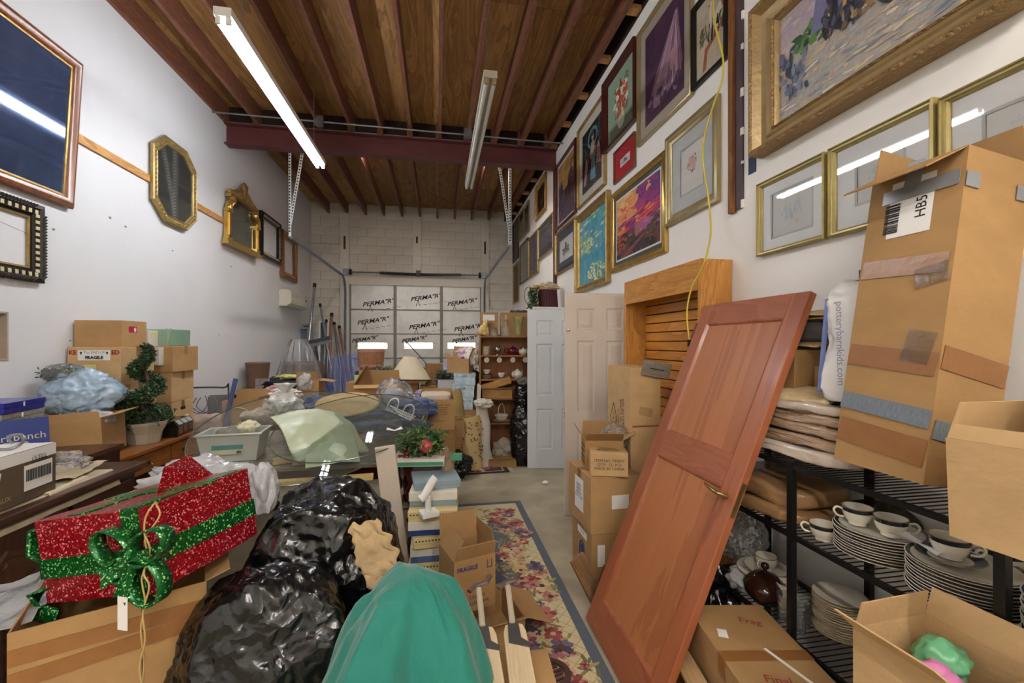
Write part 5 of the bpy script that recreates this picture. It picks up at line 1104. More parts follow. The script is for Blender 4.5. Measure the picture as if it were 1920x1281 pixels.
# teal cloth
tl = thing('teal_cover', 'teal fabric cover heaped over something at the front', 'cloth', (-.14, 1.44, 0))
def tfn(u, v):
    a = 2 * math.pi * u; t = v; f = .16 * math.sin(3 * a + 1.1 + 1.5 * t) + .12 * math.sin(5 * a + .4 - 2 * t) + .06 * math.sin(11 * a + 3 * t)
    r = .41 * (t ** .8) * (1 + f * min(1, t * 1.6))
    x, y = r * math.cos(a) * .95 + .06 * (1 - t), r * math.sin(a) * .9 + .05 * (1 - t)
    w = noise.noise_vector(Vector((x * 3, y * 3, 4.))) * .12; k = min(1, t * 5)
    z = .83 * (1 - t ** 1.9) + .04 * noise.noise(Vector((x * 4, y * 4, 1.))) * k + .075 * ridge(Vector((x + w.x, (y + w.y) * .4, .3)), 3.6) * k + .02 * ridge(Vector((x * .5 + w.x, y + w.y, 2.3)), 9.) * k
    return (x, y, max(z, .003 + .004 * t))
MB().sheet(200, 90, tfn, wrapu=True).build('fabric', mat('teal_fabric', '0a7265', rough=.75, var=.08, scale=4., bump=.15, bscale=120., sheen=.3), tl, smooth=180)
# united carton in another open carton
S = (.36, .34, .17); carton('low open carton under the printed moving carton', (.235, 2.30, .010), S, rot=R_(12), ci=1, flaps={'E': (205, .5), 'S': (150, .25), 'W': (95, .2)})
S = (.24, .25, .285); uc = carton('printed open carton with raised flaps beside the runner rug', (.16, 2.42, .03), S, rot=R_(18), ci=1, flaps={'W': (58, .45), 'S': (112, .36), 'E': (86, .5), 'N': (100, .62)})
uc.location.z = .16
print_on(uc, S, 'S', -.045, .235, 'FRAGILE', .032, m_inkb, bold=.001); print_on(uc, S, 'S', .01, .06, 'United\nHealthcare', .032, m_inkb); print_on(uc, S, 'W', .0, .10, 'United\nHealthcare', .034, m_inkb)
sd = MB(); sd.prism([(-.014, .02), (.014, .02), (.014, -.008), (0, -.022), (-.014, -.008)], 0, .0008); o = sd.build('shield_logo', m_inkb, uc); o.matrix_local = face_mat(S, 'S', -.085, .06) @ Matrix.Rotation(R_(90), 4, 'X')
ar = MB()
for x in (-.012, .012): ar.box(x - .002, x + .002, -.001, 0, -.02, .02)
ar.box(-.018, .018, -.001, 0, -.026, -.022); o = ar.build('arrow_mark', m_inkb, uc); o.matrix_local = face_mat(S, 'S', .085, .24)
for ch in uc.children:
    if ch.name.startswith('flap') and abs(ch.matrix_local.translation.y + .1225) < .01:
        MB().box(-.055, .055, .02, .07, .0022, .0032).build('shipping_label', m_stick, ch)
# wooden slats with brackets
for i, (x, rz, lab) in enumerate(((.175, -1, 'pale wooden slat with grey bracket, left of the pair'), (.275, -4, 'pale wooden slat with grey bracket, right of the pair'))):
    t = thing('wooden_runner', lab, 'slat', (x, 1.30, .44), (R_(2), 0, R_(rz)), 'pale wooden runners')
    pts = [(-.045, -.6), (.045, -.6), (.045, .36), (.035, .40), (0, .415), (-.035, .40), (-.045, .36)]
    MB().prism(pts, -.009, .009).build('board', wood('ash_slat', 'c4ab84', 'dcc8a4', rough=.5, axis='y', scale=4.), t, bevel=.002)
    MB().prism([(-.03, .30), (.045, .27), (.05, .29), (.02, .32), (.018, .40), (.01, .46), (-.022, .46)], .0095, .014).build('bracket', mat('grey_bracket', '6a6866', rough=.35, metal=.7), t)
    MB().tube([(-.006, .40, .018), (-.006, .60, .05)], .012, 6, flat=.4).build('strap', mat('pale_strap', 'b5a890', rough=.7), t)
    MB().tube([(-.05, .58, .05), (-.02, .61, .055), (.03, .62, .06), (.05, .66, .065)], .014, 6, flat=.6).build('clamp', mat('brown_clamp', '5a4840', rough=.5), t)
tag(MB().box(-.16, .16, -.45, .35, 0, .40).build('slat_box', cardb(1), None, (.24, 1.27, .012), (0, 0, R_(-3))), 'brown carton lying under the wooden slats', 'box')
gt = thing('floor_register', 'brown round slotted register lying on the runner', 'register', (.53, 1.98, .014)); gt.rotation_euler = (0, 0, .3)
MB().loops([[(r * math.cos(a), r * math.sin(a), z) for a in [2 * math.pi * k / 32 for k in range(32)]] for r, z in ((.10, 0), (.10, .008), (.07, .012), (.07, 0))], ring=True).build('rim', mat('brown_plastic', '4a342c', rough=.5), gt)
for k in range(5): MB().box(-.062 + .02 * abs(k - 2) * .4, .062 - .02 * abs(k - 2) * .4, -.054 + k * .025, -.042 + k * .025, .002, .009).build('bar', mat('brown_plastic', ''), gt)
# stack of flat boxes and magazines between table and carton
m_game = [mat('game_blue', '4c6a9a', rough=.35), mat('game_cream', 'd6c48e', rough=.5, var=.06), mat('game_navy', '2a3f7a', rough=.35), mat('game_teal', '8a9fa8', rough=.4), mat('game_white', 'd8d4c8', rough=.5)]
z = .012
labs = ['navy flat box at the bottom of the games stack', 'cream flat box second from the floor in the games stack', 'blue flat box third in the games stack', 'cream flat box with dotted edge in the middle of the games stack', 'navy flat box above the middle of the games stack', 'cream magazine box near the top of the games stack', 'pale teal flat box near the top of the games stack', 'grey blue flat box on top of the games stack']
for i, (hh, mi) in enumerate(((.13, 2), (.08, 1), (.10, 0), (.07, 1), (.09, 2), (.06, 1), (.09, 3), (.05, 3))):
    t = thing('flat_box', labs[i], 'box', (-.02 + U(-.02, .02), 2.88 + U(-.03, .03) + (.12 if i > 5 else 0), z), R_(U(-6, 8)), 'games stack')
    MB().box(-.15, .15, -.17, .17, 0, hh * .45).build('base', m_game[mi], t, bevel=.002); MB().box(-.154, .154, -.174, .174, hh * .4, hh).build('lid', m_game[(mi if i % 2 else 4) if mi != 1 else 1], t, bevel=.002); z += hh + .001
    if mi == 1:
        dd = MB()
        for k in range(14): dd.box(-.14 + k * .02, -.13 + k * .02, -.1752, -.174, hh * .62, hh * .74)
        dd.build('dotted_edge', m_ink2, t)['kind'] = 'stuff'
hw_ = thing('white_roller', 'white plastic roller handle on the games stack', 'handle', (-.06, 2.70, z + .0 - .14 ), (0, 0, R_(20)))
MB().tube([(0, 0, .10), (.0, .0, .0)], [.018, .02], 12).build('neck', m_white, hw_, smooth=60); MB().tube([(-.05, .0, .09), (-.02, 0, .11), (.03, 0, .19), (.05, 0, .21)], .026, 12).build('grip', m_white, hw_, smooth=60); MB().box(-.05, .06, -.05, .05, -.02, .01).build('foot', m_white, hw_, bevel=.006)
# ================================================================ left side: sideboard, desk, stacked cartons
m_dkw = wood('dark_walnut', '22120c', '48281a', rough=.35, axis='z', scale=3., coat=.3)
m_dkx = wood('dark_walnut_x', '2a170f', '56321f', rough=.35, axis='y', scale=3., coat=.3)
m_brass = mat('aged_brass', '6f5a34', rough=.35, metal=.9, var=.2)
SX0, SX1, SY0, SY1, SZ = -2.32, -1.74, 1.05, 2.86, .90
sb = thing('sideboard', 'dark carved wooden sideboard with panelled doors', 'sideboard', (SX0, SY0, 0)); w, L = SX1 - SX0, SY1 - SY0
MB().box(0, w - .02, 0, L, .08, SZ - .035).build('carcass', m_dkw, sb); MB().box(.03, w - .05, .03, L - .03, 0, .08).build('plinth', m_dkw, sb)
tpm = MB(); tpm.box(-.01, w + .03, -.02, L + .03, SZ - .03, SZ); tpm.box(0, w + .015, -.01, L + .015, SZ - .05, SZ - .03); tpm.build('top', m_dkx, sb, bevel=.006)
for i in range(4):
    y0 = .04 + i * .44; y1 = y0 + .40
    dd = MB().box(w - .02, w, y0, y1, .12, SZ - .08).build('door', m_dkw, sb, bevel=.003)
    ww, hh = .40, SZ - .20
    q = MB(); pts = lambda s, yy: [(yy, -ww / 2 + s, -hh / 2 + s), (yy, ww / 2 - s, -hh / 2 + s), (yy, ww / 2 - s, hh / 2 - s - .06), (yy, ww / 4, hh / 2 - s - .02), (yy, 0, hh / 2 - s - .05), (yy, -ww / 4, hh / 2 - s - .02), (yy, -ww / 2 + s, hh / 2 - s - .06)]
    lo = [pts(.05, .001), pts(.055, .012), pts(.075, .012), pts(.085, .002), pts(.11, .010)]
    q.loops(lo); q.add(lo[-1], [tuple(range(7))]); q.build('raised_panel', m_dkx, dd, (w, (y0 + y1) / 2, .12 + (SZ - .2) / 2))
    for k in range(6): MB().box(w + .010, w + .0125, y0 + .12 + k * .03, y0 + .123 + k * .03, .26, .62).build('groove', m_dark, dd)
    pl = MB(); yy = y1 - .025 if i % 2 == 0 else y0 + .025
    pl.box(w, w + .006, yy - .008, yy + .008, .44, .60); pl.tube(smoothpath([Vector(p) for p in ((w + .006, yy, .57), (w + .03, yy, .55), (w + .03, yy, .49), (w + .006, yy, .47))]), .005, 6); pl.blob((.006, .011, .015), 2, M=Matrix.Translation((w + .004, yy, .61))); pl.blob((.006, .011, .015), 2, M=Matrix.Translation((w + .004, yy, .43)))
    pl.build('brass_pull', m_brass, dd, smooth=60)
MB().box(w + .02, w + .022, .91 + .455, .91 + .48, .36, .44).build('price_tag', m_stick, sb)
# things on the sideboard
zz = SZ + .001
tag(MB().sheet(20, 60, lambda u, v: ((u - .5) * .40, (v - .5) * 1.5, .002 + max(0, -noise.noise(Vector((u * 3, v * 9, 0)))) * .01 - (max(0, u - .93) * 1.2))).build('table_runner', mat('cream_linen', 'b5a88e', rough=.8, var=.12, scale=12.), None, (-1.93, 1.95, zz + .003), (0, 0, 0), smooth=180), 'cream linen runner hanging over the sideboard edge', 'cloth')
S = (.36, .44, .22); wc = carton('brown and white printed bottle carton on the sideboard', (-1.94, 2.12, zz + .012), S, m=mat('umber_print_carton', '5a4a38', rough=.55, var=.08), tape=False, rot=R_(4))
sticker(wc, S, 'E', 0, .195, .436, .05, m_stick, name='white_band'); sticker(wc, S, 'T', 0, 0, .355, .435, m_stick, name='white_top'); sticker(wc, S, 'E', -.14, .12, .14, .10, m_stick, .2, 'torn_label'); 
sticker(wc, S, 'E', .12, .10, .15, .11, m_stick, name='barcode_label', lift=.001); print_on(wc, S, 'E', .12, .17, '11366', .035, m_ink, lift=.003); print_on(wc, S, 'E', .12, .215 - .03, '12 / 750 ml', .014, m_ink, lift=.003)
for k in range(16): sticker(wc, S, 'E', .055 + k * .0085, .11, .004, .05, m_ink, name='barcode_bar', lift=.003)
print_on(wc, S, 'E', -.10, .04, 'BORDEAUX', .03, mat('tan_ink', 'b8a070', rough=.7), lift=.002)
ns = thing('nightstand', 'dark nightstand wedged between sideboard and desk', 'cabinet', (-2.44, 3.10, 0)); MB().box(-.35, .32, -.20, .20, 0, .89).build('body', m_dkw, ns); MB().box(-.36, .34, -.21, .21, .89, .92).build('top', m_dkx, ns)
zg = .925
m_foilb = mat('blue_foil', '2a2f9a', rough=.22, metal=.4, var=.3, scale=30.); m_foils = mat('silver_foil', 'a2a4a2', rough=.25, metal=.6, var=.25, scale=30.)
labs = ['lowest silver gift box of the shiny stack', 'dark blue gift box second in the shiny stack', 'silver gift box in the middle of the shiny stack', 'silver gift box below the top blue one', 'shiny blue gift box on top of the stack']
for i, mm in enumerate((m_foils, m_foilb, m_foils, m_foils, m_foilb)):
    t = thing('gift_box', labs[i], 'gift box', (-2.62 + U(-.01, .01), 3.06, zg), R_(8 + U(-3, 3)), 'shiny gift boxes'); MB().box(-.13, .13, -.16, .16, 0, .04).build('base', mm, t, bevel=.003); MB().box(-.134, .134, -.164, .164, .034, .064).build('lid', mm, t, bevel=.003); zg += .066
    if i in (3, 4): sticker(t, (.268, .328, .06), 'E', -.02, .045, .012, .028, m_stick)
S = (.05, .27, .29); hb = carton('blue boxed toy house leaning on the bottle carton', (-2.17, 2.62, zz + .01), S, m=mat('blue_toy_box', '2b3f86', rough=.35, var=.1), tape=False, rot=R_(-38), lean=(0, R_(-8)))
print_on(hb, S, 'E', .0, .195, 'Workbench', .05, mat('pale_print', 'd8d2c0', rough=.5), lift=.001)
hs = MB(); hs.add([(-.09, 0, .03), (.09, 0, .03), (.09, 0, .09), (-.09, 0, .09)], [(0, 1, 2, 3)], col=hexc('6a3a30')); hs.add([(-.11, -.0004, .085), (.11, -.0004, .085), (.05, -.0004, .16), (-.03, -.0004, .165)], [(0, 1, 2, 3)], col=hexc('b9b6b0')); hs.add([(-.12, -.0002, .0), (.12, -.0002, .0), (.12, -.0002, .035), (-.12, -.0002, .035)], [(0, 1, 2, 3)], col=hexc('d5d0c4'))
for x in (-.06, -.02, .03, .065): hs.add([(x - .012, -.0006, .045), (x + .012, -.0006, .045), (x + .012, -.0006, .075), (x - .012, -.0006, .075)], [(0, 1, 2, 3)], col=hexc('d89a3a'))
hs.add([(x_, -.0008, z_) for x_, z_ in ell(-.05, .105, .02, .02, 10)], [tuple(range(10))], col=hexc('7a2a26'))
o = hs.build('printed_house', m_print, hb); o.matrix_local = face_mat(S, 'E', 0, .01)
hk = thing('metal_hook', 'bent grey metal hook lying on the bottle carton', 'hook', (-1.86, 2.22, zz + .24)); MB().tube(smoothpath([Vector(p) for p in ((-.03, -.02, 0), (.03, -.02, .0), (.05, .01, .02), (.02, .04, .05), (-.02, .03, .045), (-.03, .06, .01))]), .006, 7).build('bar', m_galv, hk, smooth=180)
carton('plain tan carton behind the shiny gift boxes', (-2.66, 2.80, 0), (.16, .16, 1.20), ci=0, tape=False)
tag(MB().sheet(14, 14, lambda u, v: ((u - .5) * .30, (v - .5) * .36, .012 + .02 * noise.noise(Vector((u * 4, v * 4, 3))))).build('newspaper', mat('old_paper', 'c3b394', rough=.8, var=.12), None, (-1.98, 2.62, zz + .01), (0, 0, R_(14)), smooth=180), 'creased tan paper on the end of the sideboard', 'paper')
bag('crumpled clear plastic on the tan paper', (-2.0, 2.66, zz + .015), (.13, .10, .055), m_clear, 7.1, 'plastic wrap', 'clear_wrap', amp=.35, ridg=.15)
tag(drape(.16, .26, (.07, .0), 9.1, .012).build('cream_cloth', mat('cream_cotton', 'cfc2a4', rough=.8, var=.08), None, (-1.78, 2.42, zz + .012), (0, R_(8), R_(6)), smooth=180, solid=.004), 'folded cream cloth drooping off the sideboard edge', 'cloth')
# desk
m_desk = wood('honey_desk', '6e3d18', '9c602c', rough=.35, axis='y', scale=3., coat=.2)
DZk = .80
dk = thing('desk', 'honey brown wooden desk with drawers below the cartons', 'desk', (-2.80, 3.36, 0)); w, L = .62, .98
MB().box(-.01, w + .02, -.02, L + .02, DZk - .03, DZk).build('top', m_desk, dk, bevel=.005); MB().box(0, w, 0, .03, 0, DZk - .03).build('side_panel', m_desk, dk); MB().box(0, w, L - .03, L, 0, DZk - .03).build('side_panel', m_desk, dk)
MB().box(0, .02, .03, L - .03, .1, DZk - .03).build('back_panel', m_desk, dk)
for y0, y1, z0, z1 in ((.03, .60, .62, .76), (.62, .95, .60, .76), (.62, .95, .40, .585), (.62, .95, .16, .385)):
    q = MB().box(w - .02, w + .004, y0, y1, z0, z1).build('drawer', m_desk, dk, bevel=.004)
    MB().box(w - .4, w - .02, y0 + .01, y1 - .01, z0 + .01, z1 - .03).build('drawer_box', m_desk, q)
    hd = MB(); yc_ = (y0 + y1) / 2; hd.box(w + .004, w + .007, yc_ - .03, yc_ + .03, (z0 + z1) / 2 - .012, (z0 + z1) / 2 + .016); hd.tube(smoothpath([Vector(p) for p in ((w + .006, yc_ - .03, (z0 + z1) / 2), (w + .025, yc_ - .02, (z0 + z1) / 2 - .02), (w + .025, yc_ + .02, (z0 + z1) / 2 - .02), (w + .006, yc_ + .03, (z0 + z1) / 2))]), .003, 5); hd.build('brass_pull', m_brass, q)
DT_ = DZk + .001
S = (.48, .38, .27)
oc1 = carton('open carton with arrow sticker and hoops on the desk end', (-2.52, 3.46, DT_ + .012), S, ci=0, rot=R_(14), flaps={'E': (170, .2), 'S': (88, .12), 'W': (95, .3)}, lean=(0, R_(-3)))
sticker(oc1, S, 'S', -.12, .15, .10, .055, mat('magenta_sticker', 'b3264a', rough=.5)); 
def arrow_up(root, size, face, px, pz, s, m):
    q = MB(); q.prism([(-.5 * s, 0), (0, .55 * s), (.5 * s, 0), (.22 * s, 0), (.22 * s, -.5 * s), (-.22 * s, -.5 * s), (-.22 * s, 0)], 0, .0006)
    o = q.build('arrow', m, root); o.matrix_local = face_mat(size, face, px, pz) @ Matrix.Translation((0, -.0012, 0)) @ Matrix.Rotation(R_(90), 4, 'X'); return o
arrow_up(oc1, S, 'S', -.095, .148, .04, m_stick); print_on(oc1, S, 'S', -.145, .15, 'THIS\nSIDE\nUP', .015, m_stick, lift=.0014)
for i, (x, y, r, rx, lab) in enumerate(((-2.62, 3.42, .14, 70, 'cane hoop standing up in the open carton'), (-2.46, 3.50, .12, 40, 'cane hoop leaning low in the open carton'))):
    t = thing('cane_hoop', lab, 'hoop', (x, y, DT_ + .22), (R_(rx), 0, R_(20 + 50 * i))); MB().tube([(r * math.cos(a), r * math.sin(a) + r * .4, 0) for a in [math.pi * k / 16 for k in range(17)]], .007, 6).build('rod', mat('pale_cane', 'c8b286', rough=.6), t, smooth=180)
bag('clear bag of brown stuffing at the open carton rim', (-2.36, 3.44, DT_ + .22), (.10, .09, .06), m_milky, 3.9, 'plastic bag', 'clear_bag', amp=.3)
bag('pale blue plastic bag slumped behind the open carton', (-2.56, 3.62, DT_ + .29), (.21, .18, .17), mat('pale_blue_bag', '9db4c9', rough=.25, var=.10, scale=3., bump=.6, bscale=8., spec=.6), 12.2, 'plastic bag', 'blue_bag', amp=.2, ridg=.26, rf=3.4, rot=.4)
gl = thing('garland', 'dark green garland in a clear bag above the blue bag', 'garland', (-2.66, 3.58, DT_ + .55))
def sprigs(a, pts, n, ln, wd, spread=1., cols=None, droop=0.):
    for i in range(n):
        c = Vector(random.choice(pts)) if not callable(pts) else Vector(pts(i)); d = Vector((U(-1, 1), U(-1, 1), U(-.6, 1) - droop)).normalized(); s = d.cross(Vector((U(-1, 1), U(-1, 1), U(-1, 1)))).normalized() * wd; l = ln * U(.6, 1.3)
        a.add([c - s * .3, c + d * l * .5 - s, c + d * l, c + d * l * .5 + s], [(0, 1, 2, 3)], col=hexc(random.choice(cols)))
GC = ['24391f', '2f4a2a', '3d5a33', '1e301c', '4a6638']
m_leaf = paint('leaf_green', rough=.6, bump=0)
q = MB(); sprigs(q, lambda i: (U(-.12, .1), U(-.06, .06), U(0, .06)), 500, .03, .006, cols=GC); q.build('needles', m_leaf, gl)['kind'] = 'stuff'
bag('thin clear bag with handles over the green garland', (-2.65, 3.58, DT_ + .53), (.13, .09, .07), m_clear, 15.5, 'plastic bag', 'clear_bag', amp=.15, ridg=.05)
# cartons stacked against the wall
def fragile_label(root, S, face, px, pz, w_=.2):
    sticker(root, S, face, px, pz, w_, w_ * .36, m_stick, name='fragile_label'); print_on(root, S, face, px, pz - w_ * .09, 'FRAGILE', w_ * .15, m_ink, lift=.0016, bold=.002); print_on(root, S, face, px, pz + w_ * .09, 'This END UP', w_ * .12, mat('grey_ink', '6a6a6e', rough=.7), lift=.0016)
    for s in (-1, 1): arrow_up(root, S, face, px + s * w_ * .40, pz + w_ * .08, w_ * .10, m_ink)
xw = XL + .005
S = (.36, .40, .22); b0 = carton('plain carton at the bottom of the wall stack on the desk', (xw + .20, 4.04, DT_), S, ci=0)
S = (.36, .40, .27); b1 = carton('carton with fragile label under the red-lettered carton', (xw + .20, 4.04, DT_ + .221), S, ci=2); fragile_label(b1, S, 'E', -.05, .17, .19); print_on(b1, S, 'E', -.15, .235, 'KE', .04, m_inkr); print_on(b1, S, 'E', .12, .08, 'V', .05, m_inkr)
S = (.36, .40, .28); b2 = carton('carton lettered in red with two fragile labels', (xw + .19, 4.03, DT_ + .492), S, ci=2)
print_on(b2, S, 'S', -.145, .235, 'KE', .045, m_inkr, bold=.002); print_on(b2, S, 'S', .145, .235, 'ED', .045, m_inkr, bold=.002); fragile_label(b2, S, 'S', 0, .215, .22); sticker(b2, S, 'S', -.03, .12, .085, .045, mat('yellow_note', 'd6cc7c', rough=.7)); fragile_label(b2, S, 'E', .0, .12, .19)
S = (.34, .27, .21); b3 = carton('carton with magenta arrow sticker on top of the wall stack', (xw + .185, 4.02, DT_ + .773), S, ci=0, rot=R_(-3), tape=False); sticker(b3, S, 'E', -.02, .14, .085, .05, mat('magenta_sticker', '')); arrow_up(b3, S, 'E', .0, .138, .036, m_stick)
S = (.16, .16, .15); b4 = carton('small white carton with yellow note on the wall stack', (xw + .16, 4.45, DT_ + .765), S, m=mat('white_carton', 'cfcac2', rough=.7, var=.05), tape=False); sticker(b4, S, 'E', 0, .11, .07, .04, mat('yellow_note', ''))
z = 0.
for i, (hh, lab, ww) in enumerate(((.42, 'carton on the floor behind the desk end', .40), (.40, 'second carton up behind the topiary', .40), (.23, 'third carton up behind the topiary with hand hole', .36), (.28, 'tan carton behind the topiary below the top one', .38), (.24, 'upper tan carton right of the topiary', .40))):
    S = (.38, ww, hh); q = carton(lab, (xw + .20 + (.03 if i == 4 else 0), 4.62, z), S, ci=[0, 1, 2, 2, 0][i], rot=R_(U(-2, 2))); z += hh + .001
    if i == 2: MB().box(.188, .192, -.04, .04, .14, .17).build('hand_hole', m_dark, q); sticker(q, S, 'E', .06, .06, .06, .05, m_stick)
carton('small white printed carton below the green patterned box', (xw + .27, 4.42, DT_ + .60), (.14, .14, .16), m=mat('white_carton', ''), tape=False)
gp = thing('green_box', 'green diagonally striped storage box on the wall stack', 'storage box', (xw + .22, 4.68, z), R_(-3)); gs = (.22, .34, .16)
MB().box(-.11, .11, -.17, .17, 0, .16).build('body', mat('sage_box', '8aa892', rough=.6), gp, bevel=.004)
st = MB()
for i in range(22):
    y = -.17 + i * .0155; st.add([(.1112, y, .002), (.1112, min(y + .006, .17), .002), (.1112, min(y + .066, .17), .158), (.1112, min(y + .060, .168), .158)], [(0, 1, 2, 3)])
st.build('stripe', mat('sage_dark', '5d7f68', rough=.6), gp)['kind'] = 'stuff'
# topiary
tpx = thing('topiary', 'spiral cypress topiary in a square cream pot on the desk', 'plant', (-2.33, 3.90, DT_))
q = MB()
def sq(s, z, c=.35): return [(-s * c, -s, z), (s * c, -s, z), (s, -s * c, z), (s, s * c, z), (s * c, s, z), (-s * c, s, z), (-s, s * c, z), (-s, -s * c, z)]
q.loops([sq(.095, 0), sq(.10, .02), sq(.11, .08), sq(.145, .15), sq(.15, .17), sq(.135, .17), sq(.125, .14)], M=Matrix.Rotation(R_(20), 4, 'Z')); q.add(sq(.127, .145), [tuple(range(8))], M=Matrix.Rotation(R_(20), 4, 'Z')); q.build('pot', mat('cream_pot', 'b3aa95', rough=.7, var=.06), tpx)
MB().tube(smoothpath([Vector((.05 * math.cos(t_ * 1.6) * (1 - t_ / 7), .05 * math.sin(t_ * 1.6) * (1 - t_ / 7), .14 + t_ * .085)) for t_ in range(8)]), .012, 7).build('trunk', mat('bark', '5a4030', rough=.9, var=.3, scale=40.), tpx, smooth=180)
q = MB()
for i in range(5200):
    t_ = U(0, 1); a = t_ * 13.5 + .5; R = (.105 * (1 - t_) ** .8 + .012); r = (.085 * (1 - t_) + .03) * math.sqrt(U(0, 1)); b_ = U(0, 6.3)
    c = Vector((R * math.cos(a) + r * math.cos(b_) * .8, R * math.sin(a) + r * math.sin(b_) * .8, .19 + .58 * t_ + U(-.05, .05) * (1 - t_ * .6)))
    sprigs(q, [c], 1, .035, .0075, cols=GC)
sprigs(q, lambda i: (U(-.16, .0), U(-.16, .02), U(.14, .25)), 500, .035, .007, cols=GC); sprigs(q, lambda i: (U(.0, .14), U(-.1, .14), U(.15, .19)), 240, .03, .007, cols=GC)
q.build('foliage', m_leaf, tpx)['kind'] = 'stuff'
# casket and bits
cs = thing('trinket_casket', 'black painted casket box with glass panes on the desk', 'casket', (-2.28, 4.19, DT_), R_(4))
MB().box(-.09, .09, -.14, .14, .0, .10).build('body', mat('black_lacquer', '1a1512', rough=.2, var=.3, coat=.4), cs, bevel=.004); MB().prism([(-.095, .10), (.095, .10), (.06, .14), (-.06, .14)], -.145, .145, Matrix.Rotation(R_(90), 4, 'X')).build('lid', mat('black_lacquer', ''), cs)
for k in range(3):
    MB().box(.091, .094, -.12 + k * .085, -.05 + k * .085, .02, .085).build('painted_panel', mat('casket_paint', '6a4a34', rough=.4, var=.6, scale=60.), cs)
    MB().add([(.0965, -.125 + k * .088, .104), (.0965, -.05 + k * .088, .104), (.0635, -.05 + k * .088, .1395), (.0635, -.125 + k * .088, .1395)], [(0, 1, 2, 3)]).build('lid_pane', mat('pale_pane', 'b5b8b4', rough=.1, metal=.3), cs)
# clear covered folding frame and dark chair back
p = at(375, 835, y=4.95)
gf2 = thing('folding_frame', 'black wire folding frame wrapped in clear plastic by the wall', 'folding frame', (-2.42, 4.98, 0)); H = 1.13; Wd = .46
pth = [(-Wd / 2, 0, .02), (-Wd / 2, 0, H - .05), (-Wd / 2 + .05, 0, H), (Wd / 2 - .05, 0, H), (Wd / 2, 0, H - .05), (Wd / 2, 0, .02)]
MB().tube(smoothpath([Vector(x) for x in pth], 5), .009, 7).build('wire_frame', m_blackp, gf2, smooth=180, rot=(0, 0, 0))
hkk = MB()
for k in range(3): hkk.tube(smoothpath([Vector(x) for x in ((-.12 + .04 * k, .01, H - .1), (-.16 + .04 * k, .01, H - .2), (-.06 + .05 * k, .01, H - .27), (.02 + .05 * k, .01, H - .18), (.0 + .04 * k, .01, H - .08))]), .005, 5)
hkk.build('hanger_hook', mat('steel_blue', '5a6274', rough=.4, metal=.5), gf2, smooth=180)
MB().sheet(26, 34, lambda u, v: ((u - .5) * (Wd + .05), -.03 + .03 * noise.noise(Vector((u * 4, v * 6, 0))), .05 + v * (H - .04))).sheet(26, 34, lambda u, v: ((u - .5) * (Wd + .05), .05 + .03 * noise.noise(Vector((u * 4, v * 6, 9))), .05 + v * (H - .04))).build('plastic_cover', m_clear, gf2, smooth=180)
MB().box(-.02, .02, -.01, .01, 0, 1.2).build('blue_strap', mat('strap_blue', '4a5a8c', rough=.5), gf2, (.05, .0, .05), (0, R_(12), 0))
tag(softbox((.36, .3, .24), 31., .03, 8., .7, 4).build('knit_pile', mat('pink_knit', 'b89a8a', rough=.9, var=.25, scale=25.), None, (-2.56, 5.36, .56), smooth=180), 'pinkish knitted heap behind the clear wrapped frame', 'cloth')
carton('low carton under the knitted heap by the wall', (-2.57, 5.36, 0), (.44, .36, .55), ci=1)
ch = thing('black_chair', 'black plastic folding chair standing edge-on by the wall', 'chair', (-2.55, 5.80, 0), R_(8))
for x in (-.2, .2): MB().box(x - .012, x + .012, -.03, .0, 0, .95).build('leg', m_blackp, ch); MB().box(x - .012, x + .012, .3, .33, 0, .45).build('leg', m_blackp, ch)
MB().box(-.21, .21, -.02, .36, .44, .47).build('seat', m_blackp, ch, bevel=.01); MB().box(-.2, .2, -.04, -.015, .62, .97).build('backrest', m_blackp, ch, bevel=.02)
# ================================================================ middle heap on the tables
m_mah = mat('mahogany_gloss', '3a0f0c', rough=.2, var=.25, scale=9., coat=.5)
tb = thing('dining_table', 'dark red carved table buried under glass and linens', 'table', (-.93, 3.80, 0))
TZ = .74
MB().box(-.72, .72, -.62, .75, TZ - .03, TZ).build('table_top', wood('grey_brown_top', '6e6152', '8f8170', rough=.25, axis='x', scale=2., coat=.4), tb, bevel=.005); MB().box(-.66, .66, -.57, .70, TZ - .13, TZ - .03).build('apron', m_mah, tb)
legp = [(.03, 0), (.045, .02), (.045, .06), (.028, .08), (.04, .14), (.048, .20), (.03, .25), (.026, .30), (.05, .36), (.055, .42), (.04, .48), (.028, .50), (.05, .53), (.05, .58), (.035, .61)]
for x, y in ((-.62, -.52), (.62, -.52), (-.62, .65), (.62, .65)): MB().lathe(legp, 18, Matrix.Translation((x, y, 0))).build('turned_leg', m_mah, tb, smooth=50)
# carved end cabinet seen right of the plank
cbn = thing('carved_stand', 'dark mahogany stand with turned red columns beside the white plank', 'stand', (-.10, 3.24, 0))
MB().box(-.13, .13, -.13, .16, 0, .10).build('base', m_mah, cbn, bevel=.01); MB().box(-.13, .13, -.13, .16, .66, .74).build('top', m_mah, cbn, bevel=.01); MB().box(-.12, .12, .10, .15, .10, .66).build('back', m_mah, cbn)
for x in (-.075, .075): MB().lathe([(.03, .10), (.045, .12), (.045, .15), (.03, .18), (.035, .26), (.05, .33), (.035, .40), (.03, .43), (.052, .48), (.055, .54), (.035, .58), (.045, .61), (.045, .66)], 18, Matrix.Translation((x, -.08, 0))).build('turned_column', mat('red_mahogany', '561311', rough=.15, var=.2, coat=.6), cbn, smooth=50)
